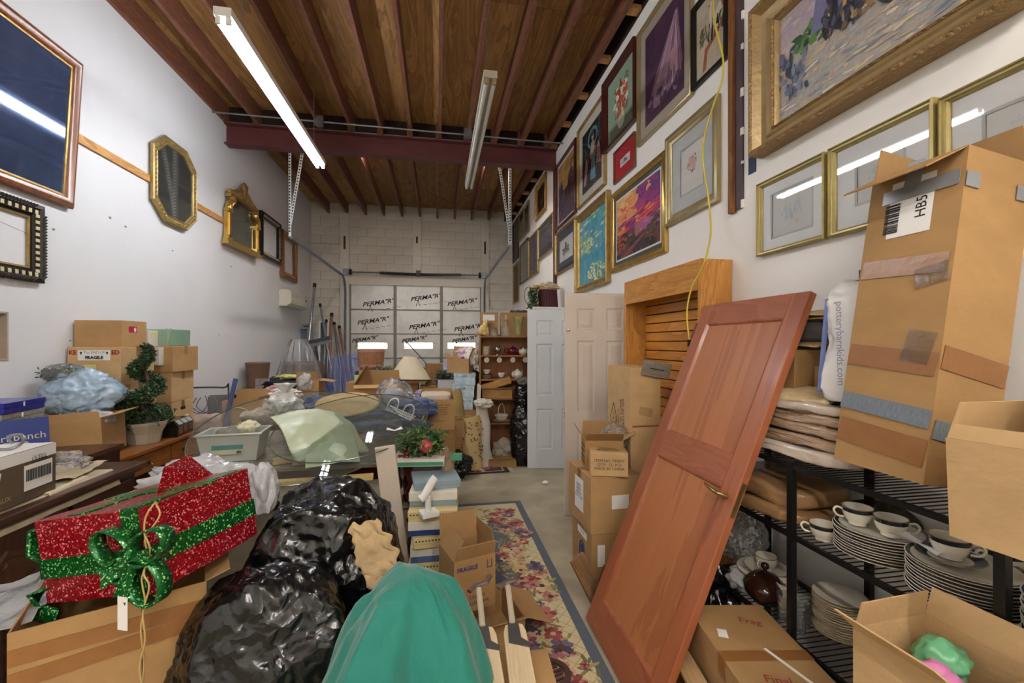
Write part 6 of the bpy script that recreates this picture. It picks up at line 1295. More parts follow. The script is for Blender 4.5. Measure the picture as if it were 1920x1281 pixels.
# green cardboard flap under the arrangement
gr_ = thing('green_carton', 'flattened white and green printed carton under the arrangement', 'box', (-.14, 3.20, .742), R_(-6)); MB().box(-.16, .20, -.16, .16, 0, .05).build('body', mat('white_carton', 'cfcac2'), gr_); MB().box(-.155, .195, -.1615, -.16, .004, .03).build('green_band', mat('green_print', '3f8a64', rough=.5), gr_); MB().box(.20, .32, -.06, .0, .01, .05).build('green_flap', mat('green_print', ''), gr_)
wp = thing('white_plank', 'white painted plank leaning at the table corner', 'plank', (-.245, 2.98, 0), (R_(-4.5), R_(-8), R_(-6))); MB().box(-.068, .068, -.012, .012, .0, .90).build('board', mat('white_paint_wood', 'd6c8b8', rough=.55, var=.05, scale=8.), wp, bevel=.003)
# floral arrangement
ar_ = thing('floral_arrangement', 'evergreen arrangement with a red ornament and berries', 'arrangement', (-.15, 3.22, .795))
q = MB(); sprigs(q, lambda i: (U(-.10, .16), U(-.10, .10), U(.01, .12)), 1100, .055, .009, cols=['2c4a24', '3d6130', '55773a', '22381e', '6a8a44']); 
for i in range(34):
    a_, e_ = U(0, 6.3), U(-.1, 1.1); d = Vector((math.cos(a_) * math.cos(e_), math.sin(a_) * math.cos(e_), math.sin(e_))); l = U(.12, .24)
    for k in range(26): c = Vector((.03, 0, .05)) + d * l * k / 26; sprigs(q, [c], 2, .045, .004, cols=['2c4a24', '3d6130', '55773a', '7a9a4c'])
for i in range(26):
    c = Vector((U(-.1, .1), -.10 + U(-.02, .05), U(.0, .08))); d = Vector((U(-1, 1), U(-1, -.2), U(-.6, .6))).normalized(); s = d.cross(Vector((0, 0, 1))).normalized() * .014; l = .06
    q.add([c, c + d * l * .5 - s, c + d * l, c + d * l * .5 + s], [(0, 1, 2, 3)], col=hexc(random.choice(['4a6a3a', '3a5a34'])))
q.build('greenery', m_leaf, ar_)['kind'] = 'stuff'
MB().blob((.05, .05, .05), 3).build('red_ornament', mat('red_ball', 'a84a4a', rough=.3, var=.6, scale=40.), ar_, (.065, -.11, .07), smooth=180)
for i in range(9): MB().blob((.012,) * 3, 2).build('berry', mat('berry_red', '8a1420', rough=.25), ar_, (-.10 + U(-.03, .05), -.12 + U(-.02, .02), .01 + U(-.03, .06)), smooth=180)
# glass table tops
m_gtop = film('table_glass', opacity=.10, rough=.03, bump=0, haze='b3b0a4', tint='f0f4f1', ior=1.16)
for i, (x, y, z, r, tx, ty, lab) in enumerate(((-1.0, 3.46, .945, .72, -17, 3, 'large round glass table top lying tilted over the table'), (-.66, 3.52, .97, .58, -15, -5, 'smaller round glass table top overlapping the large one'))):
    t = thing('glass_table_top', lab, 'glass top', (x, y, z), (R_(tx) * -1, R_(ty), 0), 'loose round glass tops')
    MB().add([(r * math.cos(2 * math.pi * k / 72), r * math.sin(2 * math.pi * k / 72), .003) for k in range(72)], [tuple(range(72))]).build('glass', m_gtop, t); MB().loops([[(q_ * math.cos(a), q_ * math.sin(a), z_) for a in [2 * math.pi * k / 72 for k in range(72)]] for q_, z_ in ((r - .002, -.0005), (r + .0015, .0), (r + .0015, .006), (r - .002, .0065))]).build('polished_edge', mat('glass_edge', '4f5f55', rough=.15), t)
# white tub
tub = thing('storage_tub', 'white plastic storage tub with a teal label', 'storage tub', (-1.50, 3.52, TZ + .002), R_(6)); q = MB()
q.loops([[(-a, -b, z), (a, -b, z), (a, b, z), (-a, b, z)] for a, b, z in ((.17, .12, 0), (.20, .145, .19), (.215, .16, .195), (.215, .16, .205), (.195, .14, .205), (.165, .115, .01))]); q.add([(-.165, -.115, .01), (.165, -.115, .01), (.165, .115, .01), (-.165, .115, .01)], [(0, 1, 2, 3)]); q.build('tub', mat('white_tub', 'd9d9d3', rough=.4, var=.03), tub)
S = (.40, .29, .205); M_ = Matrix.Translation((0, -.136, .11)) @ Matrix.Rotation(R_(-7.5), 4, 'X')
o = MB().box(-.11, .09, -.001, .001, -.055, .06).build('label', mat('cream_label', 'ddd7b8', rough=.5), tub); o.matrix_local = M_; MB().box(-.11, .09, -.0018, -.001, -.02, .015).build('teal_band', mat('teal_print', '2f9a9a', rough=.5), o)
text("2 Stor 'n Stow", .026, m_ink, o, (-.01, -.003, .038)); MB().box(.05, .08, -.0018, -.001, -.05, -.03).build('barcode', m_ink, o)
tag(softbox((.34, .26, .14), 41., .03, 9., .8, 4).build('lace_heap', mat('lace_beige', 'b3a394', rough=.9, var=.3, scale=30., bump=.5), None, (-1.48, 3.98, .90), smooth=180), 'beige lace heap behind the white tub', 'cloth')
tag(softbox((.26, .22, .16), 44., .03, 9., .8, 4).build('grey_knit', mat('grey_knit', '948c84', rough=.9, var=.35, scale=30., bump=.5), None, (-1.55, 3.66, .80), smooth=180), 'grey patterned knit stuffed in the white tub', 'cloth')
tag(crumple((.07, .06, .05), 3.1, .3, 2.2, 4).build('cream_ball', mat('cream_wool', 'd3cfae', rough=.9), None, (-1.40, 3.50, .97), smooth=180), 'round cream wool ball on the tub rim', 'wool')
# cloths
def cloth_patch(name, label, w, d, loc, rot, m, seed, amp=.03, bend=.0, cat='cloth', n=40, solid=.004, fold=5.):
    def fn(u, v):
        x, y = (u - .5) * w, (v - .5) * d
        return (x, y, amp * noise.noise(Vector((x * fold + seed, y * fold, seed))) + amp * .6 * ridge(Vector((x + seed, y, 0)), fold * .8) - bend * (x * x + y * y))
    return tag(MB().sheet(n, n, fn).build(name, m, None, loc, rot, smooth=180, solid=solid), label, cat)
m_vinyl = mat('pale_green_vinyl', 'b9c2a4', rough=.4, var=.05, scale=3.)
cloth_patch('green_tablecloth', 'pale green tablecloth folded over the glass tops', .54, .54, (-.86, 3.42, .955), (R_(30), R_(3), R_(40)), m_vinyl, 2.2, .03, .35)
cloth_patch('green_tablecloth', 'second pale green cloth layer hanging lower over the glass', .34, .40, (-.74, 3.20, .845), (R_(12), R_(0), R_(16)), m_vinyl, 6.2, .02, .2)
m_blue = mat('navy_sheet', '36486e', rough=.8, var=.18, scale=5., sheen=.3)
tag(crumple((.56, .30, .15), 5.5, .30, 2.2, 6, -.8, .20, 3.).build('blue_bedding', m_blue, None, (-.70, 4.05, .87), smooth=180), 'dusty blue bedding bunched under the wooden disc', 'bedding')
tag(crumple((.20, .16, .10), 15.5, .3, 2.2, 5, -.8, .2, 3.).build('blue_bedding', m_blue, None, (-.20, 4.12, .98), smooth=180), 'blue cloth bunch beside the moving carton', 'bedding')
tag(crumple((.16, .14, .12), 25.5, .3, 2.2, 5, -.8, .2, 3.).build('blue_bedding', m_blue, None, (-1.16, 4.25, .98), smooth=180), 'navy cloth behind the white plastic bag', 'bedding')
dsc = thing('wooden_disc', 'round pale veneered disc lying tilted on the bedding', 'table top', (-.80, 4.04, 1.055), (R_(14), R_(2), 0)); MB().lathe([(0, -.008), (.268, -.008), (.275, 0), (.268, .010), (0, .010)], 56).build('disc', mat('burl_veneer', 'b89058', rough=.35, var=.3, scale=7., detail=7., coat=.2, col2='d9bb86'), dsc, smooth=40)
bag('white plastic bag knotted beside the wooden disc', (-1.32, 4.02, .93), (.15, .13, .13), mat('white_poly', 'd0d0cc', rough=.3, var=.05, bump=.5, bscale=9.), 18.3, 'plastic bag', 'white_bag', amp=.25, ridg=.2, knot=(.05, .10))
wrk = thing('wire_basket', 'white coated wire rack lying over the bedding', 'wire rack', (-.34, 3.80, .985), (R_(24), R_(14), R_(-38))); q = MB()
for k in range(2):
    for y in (0, .035): q.tube([(-.15, y + .02 * k, .0), (.15, y + .02 * k, .0)], .0055, 6)
for x in (-.09, .09): q.tube(smoothpath([Vector(p) for p in ((x - .05, 0, 0), (x - .05, .06, .06), (x, .09, .08), (x + .05, .06, .06), (x + .05, 0, 0))]), .0055, 6)
q.build('wires', mat('white_coated', 'e6e6e2', rough=.3), wrk, smooth=180)
bag('clear plastic wrapped bundle behind the wooden disc', (-.42, 4.30, .98), (.17, .14, .15), m_clear, 19.9, 'plastic bag', 'clear_bundle', amp=.25)
tag(crumple((.12, .10, .10), 8.8, .2, 2., 4).build('grey_bundle', mat('pale_grey_cloth', '9fa3a8', rough=.8, var=.2), None, (-.42, 4.30, 1.06), smooth=180), 'pale grey cloth inside the clear bundle', 'cloth')
for i, (x, y, z, w, d_, rz, lab) in enumerate(((-1.06, 3.30, .765, .20, .05, 25, 'short pine block under the glass by the tub'), (-.94, 3.24, .765, .14, .05, 12, 'second short pine block under the glass'))):
    tag(MB().box(-w / 2, w / 2, -d_ / 2, d_ / 2, -.02, .02).build('wood_block', wood('pine_block', 'c0a878', 'd8c69c', rough=.6, axis='x'), None, (x, y, z), (0, 0, R_(rz))), lab, 'wood')
bt = thing('butterfly_card', 'small white butterfly cut-out lying on the glass', 'ornament', (-.32, 3.30, .95), (R_(18), 0, R_(10))); MB().add([(0, 0, 0), (.05, .03, .01), (.06, -.01, .012), (.0, -.012, 0), (-.05, .03, .01), (-.06, -.01, .012)], [(0, 3, 2, 1), (0, 4, 5, 3)]).build('wings', m_stick, bt, solid=.001)
tg = thing('price_card', 'small white floral price card under the glass', 'card', (-.82, 3.20, .765), (R_(8), 0, R_(-18))); MB().box(-.05, .05, -.04, .04, 0, .003).build('card', m_stick, tg); MB().box(-.02, .02, -.015, .015, .003, .0035).build('print', m_ink2, tg)
tag(MB().box(-.35, .35, -.03, .03, -.015, .015).build('yellow_board', wood('pine_board', 'b59a5e', 'd4bd84', rough=.6, axis='x'), None, (-.78, 2.98, .70), (0, 0, R_(4))), 'pale wooden board along the near edge of the table', 'board')
# stack of moving cartons right of the table
S = (.32, .34, .42); k1 = carton('blue and white printed carton at the foot of the moving cartons', (.0, 4.42, 0), S, m=mat('white_blue_carton', 'c9cbd4', rough=.5, var=.04), tape=False)
sticker(k1, S, 'S', .03, .30, .24, .16, mat('royal_blue_print', '24378a', rough=.5)); print_on(k1, S, 'S', .03, .32, "MOTTS", .05, m_stick, lift=.002); print_on(k1, S, 'S', .03, .26, 'Media', .05, m_stick, lift=.002); sticker(k1, S, 'E', 0, .2, .3, .38, mat('royal_blue_print', ''))
for i in range(5): sticker(k1, S, 'S', -.05 + U(0, .12), .19 - i * .035, U(.08, .16), .02, m_ink, name='print_block')
k2 = carton('plain brown carton in the middle of the moving cartons', (.0, 4.42, .421), (.34, .36, .33), ci=4)
S = (.34, .36, .30); k3 = carton('brown moving carton printed with small text, open on top', (-.01, 4.40, .752), S, ci=0, flaps={'E': (80, .15), 'N': (88, .2), 'W': (85, .12)})
print_on(k3, S, 'S', .0, .20, 'CONTENTS  ROOM  DATE\nkitchen dining bedroom\nbath office garage misc\nhandle with care always\nkeep this side up please', .022, m_ink2); print_on(k3, S, 'S', .02, .09, 'Premium boxes', .02, m_ink2)
tag(softbox((.30, .30, .12), 51., .01, 5., .3, 4).build('cream_parcel', mat('cream_parcel', 'c6b7a4', rough=.7), None, (-.02, 4.41, .98), smooth=180), 'cream paper parcel filling the open moving carton', 'parcel')
bag('brown cloth hanging down between arrangement and cartons', (.06, 3.14, .60), (.06, .05, .13), mat('taupe_cloth', '8a7660', rough=.85, var=.2), 21.1, 'cloth', 'taupe_cloth', amp=.3)
# small black bag and wrapped rolls before the bookcase
bag('small black garbage bag on the floor by the patterned mat', (.22, 5.18, 0), (.17, .20, .17), m_blkbig, 27.2, 'garbage bag', 'bin_bag')
def wrapped_roll(label, loc, w, h, m, lean, seed, name='fabric_roll', cat='fabric'):
    t = thing(name, label, cat, loc, lean)
    MB().sheet(40, 30, lambda u, v: ((w / 2) * (1 + .25 * noise.noise(Vector((math.cos(u * 6.28), v * 3 + seed, 0)))) * math.cos(u * 6.28) * (1 - .25 * v), (w / 3) * (1 + .2 * noise.noise(Vector((math.sin(u * 6.28), v * 3, seed)))) * math.sin(u * 6.28), h * v + .02 * math.sin(u * 12.5 + seed) * v), wrapu=True).build('cloth', m, t, smooth=180); return t
m_flor = mat('floral_paper', 'c3a975', rough=.7, var=.1, scale=5.)
fl_ = wrapped_roll('cream cloth printed with dark sprigs slumped by the bookcase', (.40, 5.42, 0), .30, .66, m_flor, (R_(-10), R_(4), 0), 3.3)
q = MB()
for i in range(60):
    a_, h_ = U(3.4, 6.0), U(.05, .6); q.add([(px, 0, py) for px, py in ell(0, 0, .014, .009, 6, U(0, 3), .3)], [tuple(range(6))], Matrix.Translation((.165 * math.cos(a_) * (1 - .2 * h_), .128 * math.sin(a_), h_)) @ Matrix.Rotation(math.atan2(math.cos(a_) * .11, -math.sin(a_) * .16), 4, 'Z'))
q.build('printed_sprig', mat('sprig_dark', '54503a', rough=.8), fl_)['kind'] = 'stuff'
wrapped_roll('tan wrapping paper bundle behind the sprigged cloth', (.30, 5.72, 0), .30, .98, mat('tan_wrap', 'a88e58', rough=.65, var=.2), (R_(-6), R_(-6), 0), 8.8)
wrapped_roll('tall white satin sack leaning on the bookcase', (.61, 5.52, 0), .20, .80, mat('white_satin', 'c9c2b6', rough=.35, var=.08, sheen=.4), (R_(-4), R_(-3), 0), 5.5, 'satin_sack', 'sack')
bag('crumpled white top of the satin sack bunched over', (.58, 5.47, .78), (.12, .08, .06), mat('white_satin', ''), 33.3, 'cloth', 'satin_fold', amp=.35)
dm_ = carton('open carton of yellow and red florals behind the small black bag', (.16, 5.56, 0), (.34, .30, .62), ci=0, flaps={'W': (120, .3)})
q = thing('silk_flowers', 'bunch of red and yellow silk flowers in the carton', 'flowers', (.16, 5.54, .60)); b = MB()
for i in range(60): petal_flower(b, U(-.13, .13), U(-.13, .05), .03, random.choice([['b03a30', 'c45a48'], ['c9b04a', 'd9c878'], ['6a7a3a', '7f8f4c']]), 'd0b060', 5, U(0, .10))
b.build('petals', m_leaf, q)['kind'] = 'stuff'
def ux(u, y): return at(u, 644, y=y).x
# ================================================================ second table and piles beyond
t2 = thing('trestle_table', 'long folding table under the piles beyond the dining table', 'table', (-1.02, 5.75, 0)); MB().box(-1.22, 1.16, -.75, .75, .70, .735).build('top', wood('trestle_top', '7a5a3c', 'a17c55', rough=.6, axis='x'), t2)
for x in (-1.12, 1.05):
    for y in (-.65, .65): MB().tube([(x, y, 0), (x, y, .70)], .016, 8).build('leg', m_galv, t2)
Z2 = .736
carton('open carton with tabbed rim on the far table', (ux(462, 5.2), 5.20, Z2), (.36, .28, .24), ci=0, flaps={'N': (92, .35), 'E': (100, .1)}, rot=R_(-4))
st_ = thing('cord_loop', 'beige cord loop hanging over the tabbed carton', 'cord', (ux(452, 5.04), 5.04, Z2 + .02)); MB().tube(smoothpath([Vector(p) for p in ((-.2, -.0, .02), (-.15, -.02, .12), (-.05, -.02, .15), (.05, -.02, .13), (.1, 0, .06), (.16, 0, .02))]), .010, 6).build('cord', mat('beige_twine', ''), st_, smooth=180)
def clothes(label, loc, rad, c, seed, cat='clothes', name='clothes_pile'):
    return tag(crumple(rad, seed, .35, 2.4, 5, -.75, .25, 3.).build(name, mat(c[0], c[1], rough=.85, var=c[2] if len(c) > 2 else .15, scale=14.), None, (loc[0], loc[1], loc[2] + rad[2] * .75), smooth=180), label, cat)
clothes('tartan and cream scarf heap on the far table', (ux(497, 5.25), 5.25, Z2), (.17, .13, .12), ('tartan_cream', 'b3a496', .5), 61.)
clothes('pink floral cushion on the far table', (ux(512, 5.42), 5.42, Z2 + .14), (.16, .10, .12), ('pink_floral', 'b08a80', .4), 62., 'cushion', 'floral_cushion')
clothes('white lace heap under the black jacket', (ux(530, 5.42), 5.42, Z2 + .20), (.20, .12, .08), ('white_lace', 'd6d0c6', .12), 63.)
clothes('black jacket with yellow trim on top of the clothes', (ux(540, 5.62), 5.62, Z2 + .30), (.26, .16, .09), ('black_jacket', '1c1c24', .5), 64., 'jacket', 'jacket')
clothes('yellow and blue scarf lying on the black jacket', (ux(538, 5.6), 5.60, Z2 + .43), (.14, .10, .03), ('yellow_scarf', 'a8a868', .5), 65., 'scarf', 'scarf')
carton('carton with clear wrap behind the black jacket', (ux(582, 5.62), 5.62, Z2), (.26, .26, .42), ci=1, flaps={'S': (100, .4), 'E': (190, .6)})
bag('clear plastic bag of glass bits in the carton by the poles', (ux(573, 5.52), 5.52, Z2 + .30), (.09, .08, .12), m_milky, 66.2, 'plastic bag', 'clear_bag', amp=.3)
carton('shallow carton below the clothes near the poles', (ux(585, 5.32), 5.32, Z2), (.30, .24, .14), ci=0, flaps={'E': (200, .6)})
tag(MB().box(-.10, .10, -.01, .01, 0, .16).build('picture_board', m_stick, None, (ux(485, 5.06), 5.06, Z2), (R_(-10), 0, R_(8))), 'small white picture panel propped on the far table', 'panel')
S = (.52, .32, .36); carton('wide open carton with a raised flap behind the disc', (ux(708, 5.55), 5.55, Z2), S, ci=0, flaps={'N': (84, .5), 'W': (60, .5), 'E': (96, .12), 'S': (215, .2)})
for i, (x, y, z, w, d_, h_, c, lab) in enumerate(((ux(760, 5.18), 5.18, Z2, .2, .2, .16, 'cbbfa6', 'cream box in front of the wide open carton'), (ux(800, 5.3), 5.30, Z2, .16, .16, .20, '3a3632', 'dark printed box beside the cream box'), (ux(665, 5.3), 5.30, Z2, .14, .18, .10, 'd0cabb', 'small white box stack by the poles'), (ux(790, 5.62), 5.62, Z2, .22, .2, .14, '5f4a3c', 'brown leather box on the far table'))):
    carton(lab, (x, y, z), (w, d_, h_), m=mat('boxtint_' + c, c, rough=.6), tape=False, rot=R_(U(-10, 10)))
bag('small lilac plastic bag on the brown leather box', (ux(790, 5.6), 5.60, Z2 + .142), (.09, .07, .07), mat('lilac_bag', '9a94b8', rough=.35, var=.2), 71.1, 'plastic bag', 'lilac_bag')
clothes('white fluffy scarf bunch on the cream box', (ux(762, 5.17), 5.17, Z2 + .162), (.09, .08, .07), ('fluffy_white', 'c3c0b2', .3), 72.)
# third row: cartons carrying basket and lampshade
z0 = 0
row = [(-1.10, 7.05, .55, .5, 'tall carton under the log basket', 1.0), (-.55, 6.95, .5, .5, 'tall carton under the lampshade', 1.0), (-.02, 6.9, .5, .45, 'tall carton right of the lampshade carton', .95)]
for x, y, w, d_, lab, h_ in row: carton(lab, (x, y, 0), (w, d_, h_), ci=0)
gb_ = carton('pale green book box under the log basket', (-1.05, 6.92, 1.001), (.40, .26, .12), m=mat('pale_green_box', 'b9cc98', rough=.6, var=.04), tape=False); print_on(gb_, (.40, .26, .12), 'S', .06, .06, 'life', .06, m_ink2)
tag(MB().box(-.19, .19, -.13, .13, 0, .05).build('dark_tray', mat('dark_tray', '3a2a22', rough=.5), None, (-1.05, 6.94, 1.122)), 'dark tray between the basket and the green box', 'tray')
bsk = thing('log_basket', 'tan wooden splint basket on the dark tray', 'basket', (-1.03, 6.95, 1.173)); m_spl = wood('splint', '8a5a3a', 'b07f58', rough=.6, axis='z', scale=5.)
for k in range(24):
    a_ = 2 * math.pi * k / 24; q = MB()
    for i in range(6):
        t_ = i / 5; r = .155 + .045 * math.sin(t_ * 2.0); da = .125
        for s in (-1, 1): q.v.append((r * math.cos(a_ + s * da), r * math.sin(a_ + s * da), .33 * t_))
        if i: n = len(q.v); q.f.append((n - 4, n - 3, n - 1, n - 2)); q.c.append(None)
    q.build('splint', m_spl, bsk, solid=.006)
for z in (.08, .31): MB().loops([[(r * math.cos(a), r * math.sin(a), zz_) for a in [2 * math.pi * k / 36 for k in range(36)]] for r, zz_ in ((.195 + (.0 if z > .2 else -.015), z - .018), (.208 + (.0 if z > .2 else -.015), z - .018), (.208 + (.0 if z > .2 else -.015), z + .018), (.195 + (.0 if z > .2 else -.015), z + .018))], ring=True).build('hoop', mat('pink_hoop', 'b08074', rough=.6), bsk)
MB().lathe([(0, 0), (.155, 0), (.155, .01), (0, .01)], 24).build('base', m_spl, bsk)
ls = thing('lampshade', 'large cream conical lampshade lying on the piled papers', 'lampshade', (-.43, 6.72, 1.055), (R_(-3), R_(2), 0)); q = MB()
q.sheet(72, 6, lambda u, v: ((.325 - .23 * v) * math.cos(u * 6.2832) * (1 + .004 * (int(u * 72) % 2)), (.325 - .23 * v) * math.sin(u * 6.2832) * (1 + .004 * (int(u * 72) % 2)), .34 * v), wrapu=True); q.build('shade', mat('cream_shade', 'cdc2a8', rough=.8, var=.04), ls, solid=.003)
for r, z in ((.325, 0), (.095, .34)): MB().tube([(r * math.cos(a), r * math.sin(a), z) for a in [2 * math.pi * k / 48 for k in range(48)]], .005, 6, closed=True).build('rim', mat('cream_trim', 'bfb294', rough=.7), ls)
for i in range(3): tag(MB().box(-.28, .28, -.2, .2, 0, .014).build('paper_folder', mat('folder_%d' % i, ['b0946a', 'c9b58c', '9a8466'][i], rough=.7), None, (-.45, 6.74, 1.002 + i * .0155), (0, 0, R_(4 * i - 4))), ('brown folder lowest under the lampshade', 'tan folder in the middle under the lampshade', 'dull brown folder right under the lampshade')[i], 'folder', 'folders under the lampshade')
gv = thing('dried_greens', 'grey green artificial foliage between basket and lampshade', 'foliage', (-.80, 6.72, 1.0)); q = MB(); sprigs(q, lambda i: (U(-.12, .14), U(-.1, .1), U(.02, .22)), 700, .07, .010, cols=['55604a', '6a7458', '454e3c', '7c8468']); q.build('leaves', m_leaf, gv)['kind'] = 'stuff'
gv2 = thing('dried_greens', 'dark green artificial sprigs right of the lampshade', 'foliage', (.10, 6.62, .952)); q = MB(); sprigs(q, lambda i: (U(-.12, .14), U(-.1, .1), U(.0, .2)), 500, .07, .010, cols=['3c4a34', '55604a', '2f3a2a']); q.build('leaves', m_leaf, gv2)['kind'] = 'stuff'
carton('small dark tan carton beside the lampshade', (-.06, 6.88, .952), (.26, .22, .33), ci=4, tape=False, rot=R_(6))
rd = thing('curtain_rod', 'thin dark rod sticking up across the garage door', 'rod', (.12, 6.75, .952)); MB().tube([(0, 0, 0), (-.65, .2, .72)], .008, 6).build('rod', mat('dark_rod', '5a5a60', rough=.4, metal=.5), rd)
bag('bunched blue and clear plastic behind the small carton', (.02, 7.3, .952 + .0), (.22, .14, .16), mat('blue_clear', '9aa8d0', rough=.2, var=.2, bump=.7, bscale=9.), 74.4, 'plastic sheet', 'plastic_heap', amp=.35, ridg=.25)
carton('carton under the bunched blue plastic', (.02, 7.38, 0), (.5, .4, .95), ci=1)
fp = tag(MB().box(-.24, .24, -.012, .012, 0, 1.06).build('grey_board', mat('pale_grey_panel', 'b9bcc0', rough=.5), None, (.22, 6.35, 0), (R_(-6), 0, R_(-10))), 'pale grey panel leaning behind the cloud print boxes', 'panel')
# cloud print boxes with open carton and soft toys
cb0 = carton('plain carton under the cloud print boxes', (.34, 5.95, 0), (.34, .34, .70), ci=0)
z = .701
for i in range(3):
    t = thing('cloud_box', ('lowest pale blue cloud print storage box', 'middle pale blue cloud print storage box', 'top pale blue cloud print storage box')[i], 'storage box', (.34 + .01 * i, 5.93, z), R_(-6 + 3 * i), 'cloud print boxes')
    MB().box(-.14, .14, -.15, .15, 0, .12).build('body', mat('cloud_print', '8fb4cc', rough=.6, var=.12, scale=9., col2='d3e0e4'), t, bevel=.003); MB().box(-.145, .145, -.155, .155, .115, .165).build('lid', mat('cloud_print', ''), t, bevel=.004)
    MB().box(-.025, .025, -.1575, -.155, .11, .145).build('label_holder', m_galv, t)
    for x in (-.11, .11): MB().blob((.008, .004, .008), 1, M=Matrix.Translation((x, -.157, .13))).build('rivet', m_galv, t)
    z += .167
carton('open carton on top of the cloud print boxes', (.31, 5.93, z), (.30, .28, .19), ci=0, flaps={'W': (135, .3), 'N': (95, .6), 'E': (110, .5)}, rot=R_(-18))
clothes('pink and white blanket heaped on the open carton', (.42, 6.08, z + .17), (.15, .12, .10), ('pink_blanket', 'cfb6c4', .15), 81., 'blanket', 'blanket')
clothes('white plush toy beside the bookcase', (.47, 5.90, z + .10), (.10, .10, .13), ('white_plush', 'd9d6d0', .08), 82., 'soft toy', 'plush_toy')
clothes('dark brown cushion under the white plush', (.46, 6.05, z - .18), (.13, .1, .12), ('dark_brown', '2e211c', .3), 83., 'cushion', 'cushion')
carton('tall carton behind the cloud print boxes', (.42, 6.30, 0), (.3, .3, 1.02), ci=1)
carton('stack carton in front under the plush', (.47, 6.0, 0) if False else (.18, 6.55, 0), (.26, .26, .90), ci=0)
# ================================================================ bookcase
BX, BY = .545, 5.70
bc_ = thing('bookcase', 'reddish brown open bookcase filled with china', 'bookcase', (BX, BY, 0), R_(-6)); m_bk = wood('bookcase_wood', '7c4724', 'a0642f', rough=.45, axis='z', scale=3.)
BWd, BD, BH = .90, .28, 1.72
for x in (0, BWd - .022): MB().box(x, x + .022, 0, BD, 0, BH).build('side_panel', m_bk, bc_)
SHZ = [.05, .53, .86, 1.12, 1.44, 1.70]
for z in SHZ: MB().box(.022, BWd - .022, 0, BD, z - .02, z).build('shelf', m_bk, bc_)
MB().box(.022, BWd - .022, BD - .008, BD, .0, BH).build('back_panel', wood('bookcase_back', '7a4a22', '9c6534', rough=.6, axis='z'), bc_)
RB = Matrix.Translation((BX, BY, 0)) @ Matrix.Rotation(R_(-6), 4, 'Z')
def onb(x, y, si): return RB @ Vector((x, y, SHZ[si] + .001))
for i, (x, w, lab) in enumerate(((.13, .24, 'tall carton with a white label on top of the bookcase'), (.50, .42, 'wide brown carton on top of the bookcase'))):
    S = (w, .2, .32); q = carton(lab, onb(x, .18, 5), S, ci=1, rot=R_(-6), tape=False)
    if i == 0: sticker(q, S, 'S', .0, .25, .16, .08, m_stick)
bk = thing('black_strip', 'black keyboard-like strip lying on the wide carton', 'strip', onb(.62, .14, 5) + Vector((0, 0, .321)), R_(-6)); MB().box(-.2, .2, -.05, .05, 0, .025).build('body', m_blackp, bk)
for k in range(9): MB().box(-.19 + k * .042, -.155 + k * .042, -.045, .02, .025, .035).build('key', mat('grey_key', '8a8a88', rough=.5) if k % 2 else m_blackp, bk)
dg = thing('dog_figurine', 'seated cream dog figurine on top of the bookcase', 'figurine', onb(.07, .05, 5), R_(20)); q = MB(); sk_ = lambda r, c, **k: q.blob(r, 3, M=Matrix.Translation(c), **k)
sk_((.055, .06, .075), (-.02, .0, .075)); sk_((.042, .042, .06), (.0, -.02, .12)); sk_((.04, .038, .036), (.02, -.025, .185)); sk_((.024, .022, .018), (.055, -.03, .175)); sk_((.012, .02, .032), (.0, .01, .18)); sk_((.012, .02, .032), (.005, -.062, .18))
for y in (-.045, .01): q.tube([(.015, y, .11), (.03, y, .05), (.032, y, .0)], [.02, .016, .018], 8)
for y in (-.06, .045): sk_((.045, .025, .03), (.0, y, .03))
q.tube([(-.06, .02, .03), (-.10, .03, .02), (-.13, .0, .02)], [.014, .012, .006], 6)
q.build('body', mat('cream_dog', 'c9ac72', rough=.7, var=.15, scale=20.), dg, smooth=180); 
for y in (-.045, -.01): MB().blob((.005,) * 3, 1, M=Matrix.Translation((.052, y, .195))).build('eye', m_blackp, dg)
MB().blob((.007,) * 3, 1, M=Matrix.Translation((.079, -.03, .178))).build('nose', m_blackp, dg)
def lathed(name, label, cat, loc, prof, m, sc=1., handle=None, n=20, extra=None):
    t = thing(name, label, cat, loc, U(0, 1)); t.scale = (sc,) * 3; MB().lathe(prof, n).build('body', m, t, smooth=50)
    if handle: MB().tube(smoothpath([Vector(p) for p in handle]), .006, 6).build('handle', m, t, smooth=180)
    return t
m_cry = film('crystal', opacity=.22, rough=.05, bump=.4, bscale=30., haze='d8dcdc')
lathed('glass_cloche', 'frosted glass dome beside the dog figurine', 'glass dome', onb(.20, .05, 5), [(.055, 0), (.055, .05), (.045, .09), (.02, .115), (0, .12)], m_cry)
lathed('decanter', 'cut crystal decanter with stopper on the bookcase', 'decanter', onb(.36, .06, 5), [(0, 0), (.065, 0), (.07, .05), (.06, .10), (.02, .14), (.018, .20), (.026, .21), (.012, .215), (.018, .25), (0, .30)], m_cry)
lathed('flared_vase', 'pale yellow flared glass vase on the bookcase', 'vase', onb(.53, .05, 5), [(0, 0), (.04, 0), (.042, .03), (.045, .12), (.065, .20), (.085, .26), (.08, .26), (.04, .12), (.035, .02)], film('yellow_glass', opacity=.3, rough=.08, bump=.2, haze='d8dc9a', tint='f4f4d8'))
TP = [(0, 0), (.035, 0), (.06, .03), (.062, .055), (.04, .08), (.015, .09), (.012, .10), (0, .105)]; TPH = ((-.055, 0, .07), (-.095, 0, .07), (-.095, 0, .03), (-.055, 0, .025))
def teapot(label, loc, m, sc=1.):
    t = lathed('teapot', label, 'teapot', loc, TP, m, sc, TPH); MB().tube([(.05, 0, .03), (.085, 0, .05), (.105, 0, .085)], [.016, .012, .008], 8).build('spout', m, t, smooth=180); return t
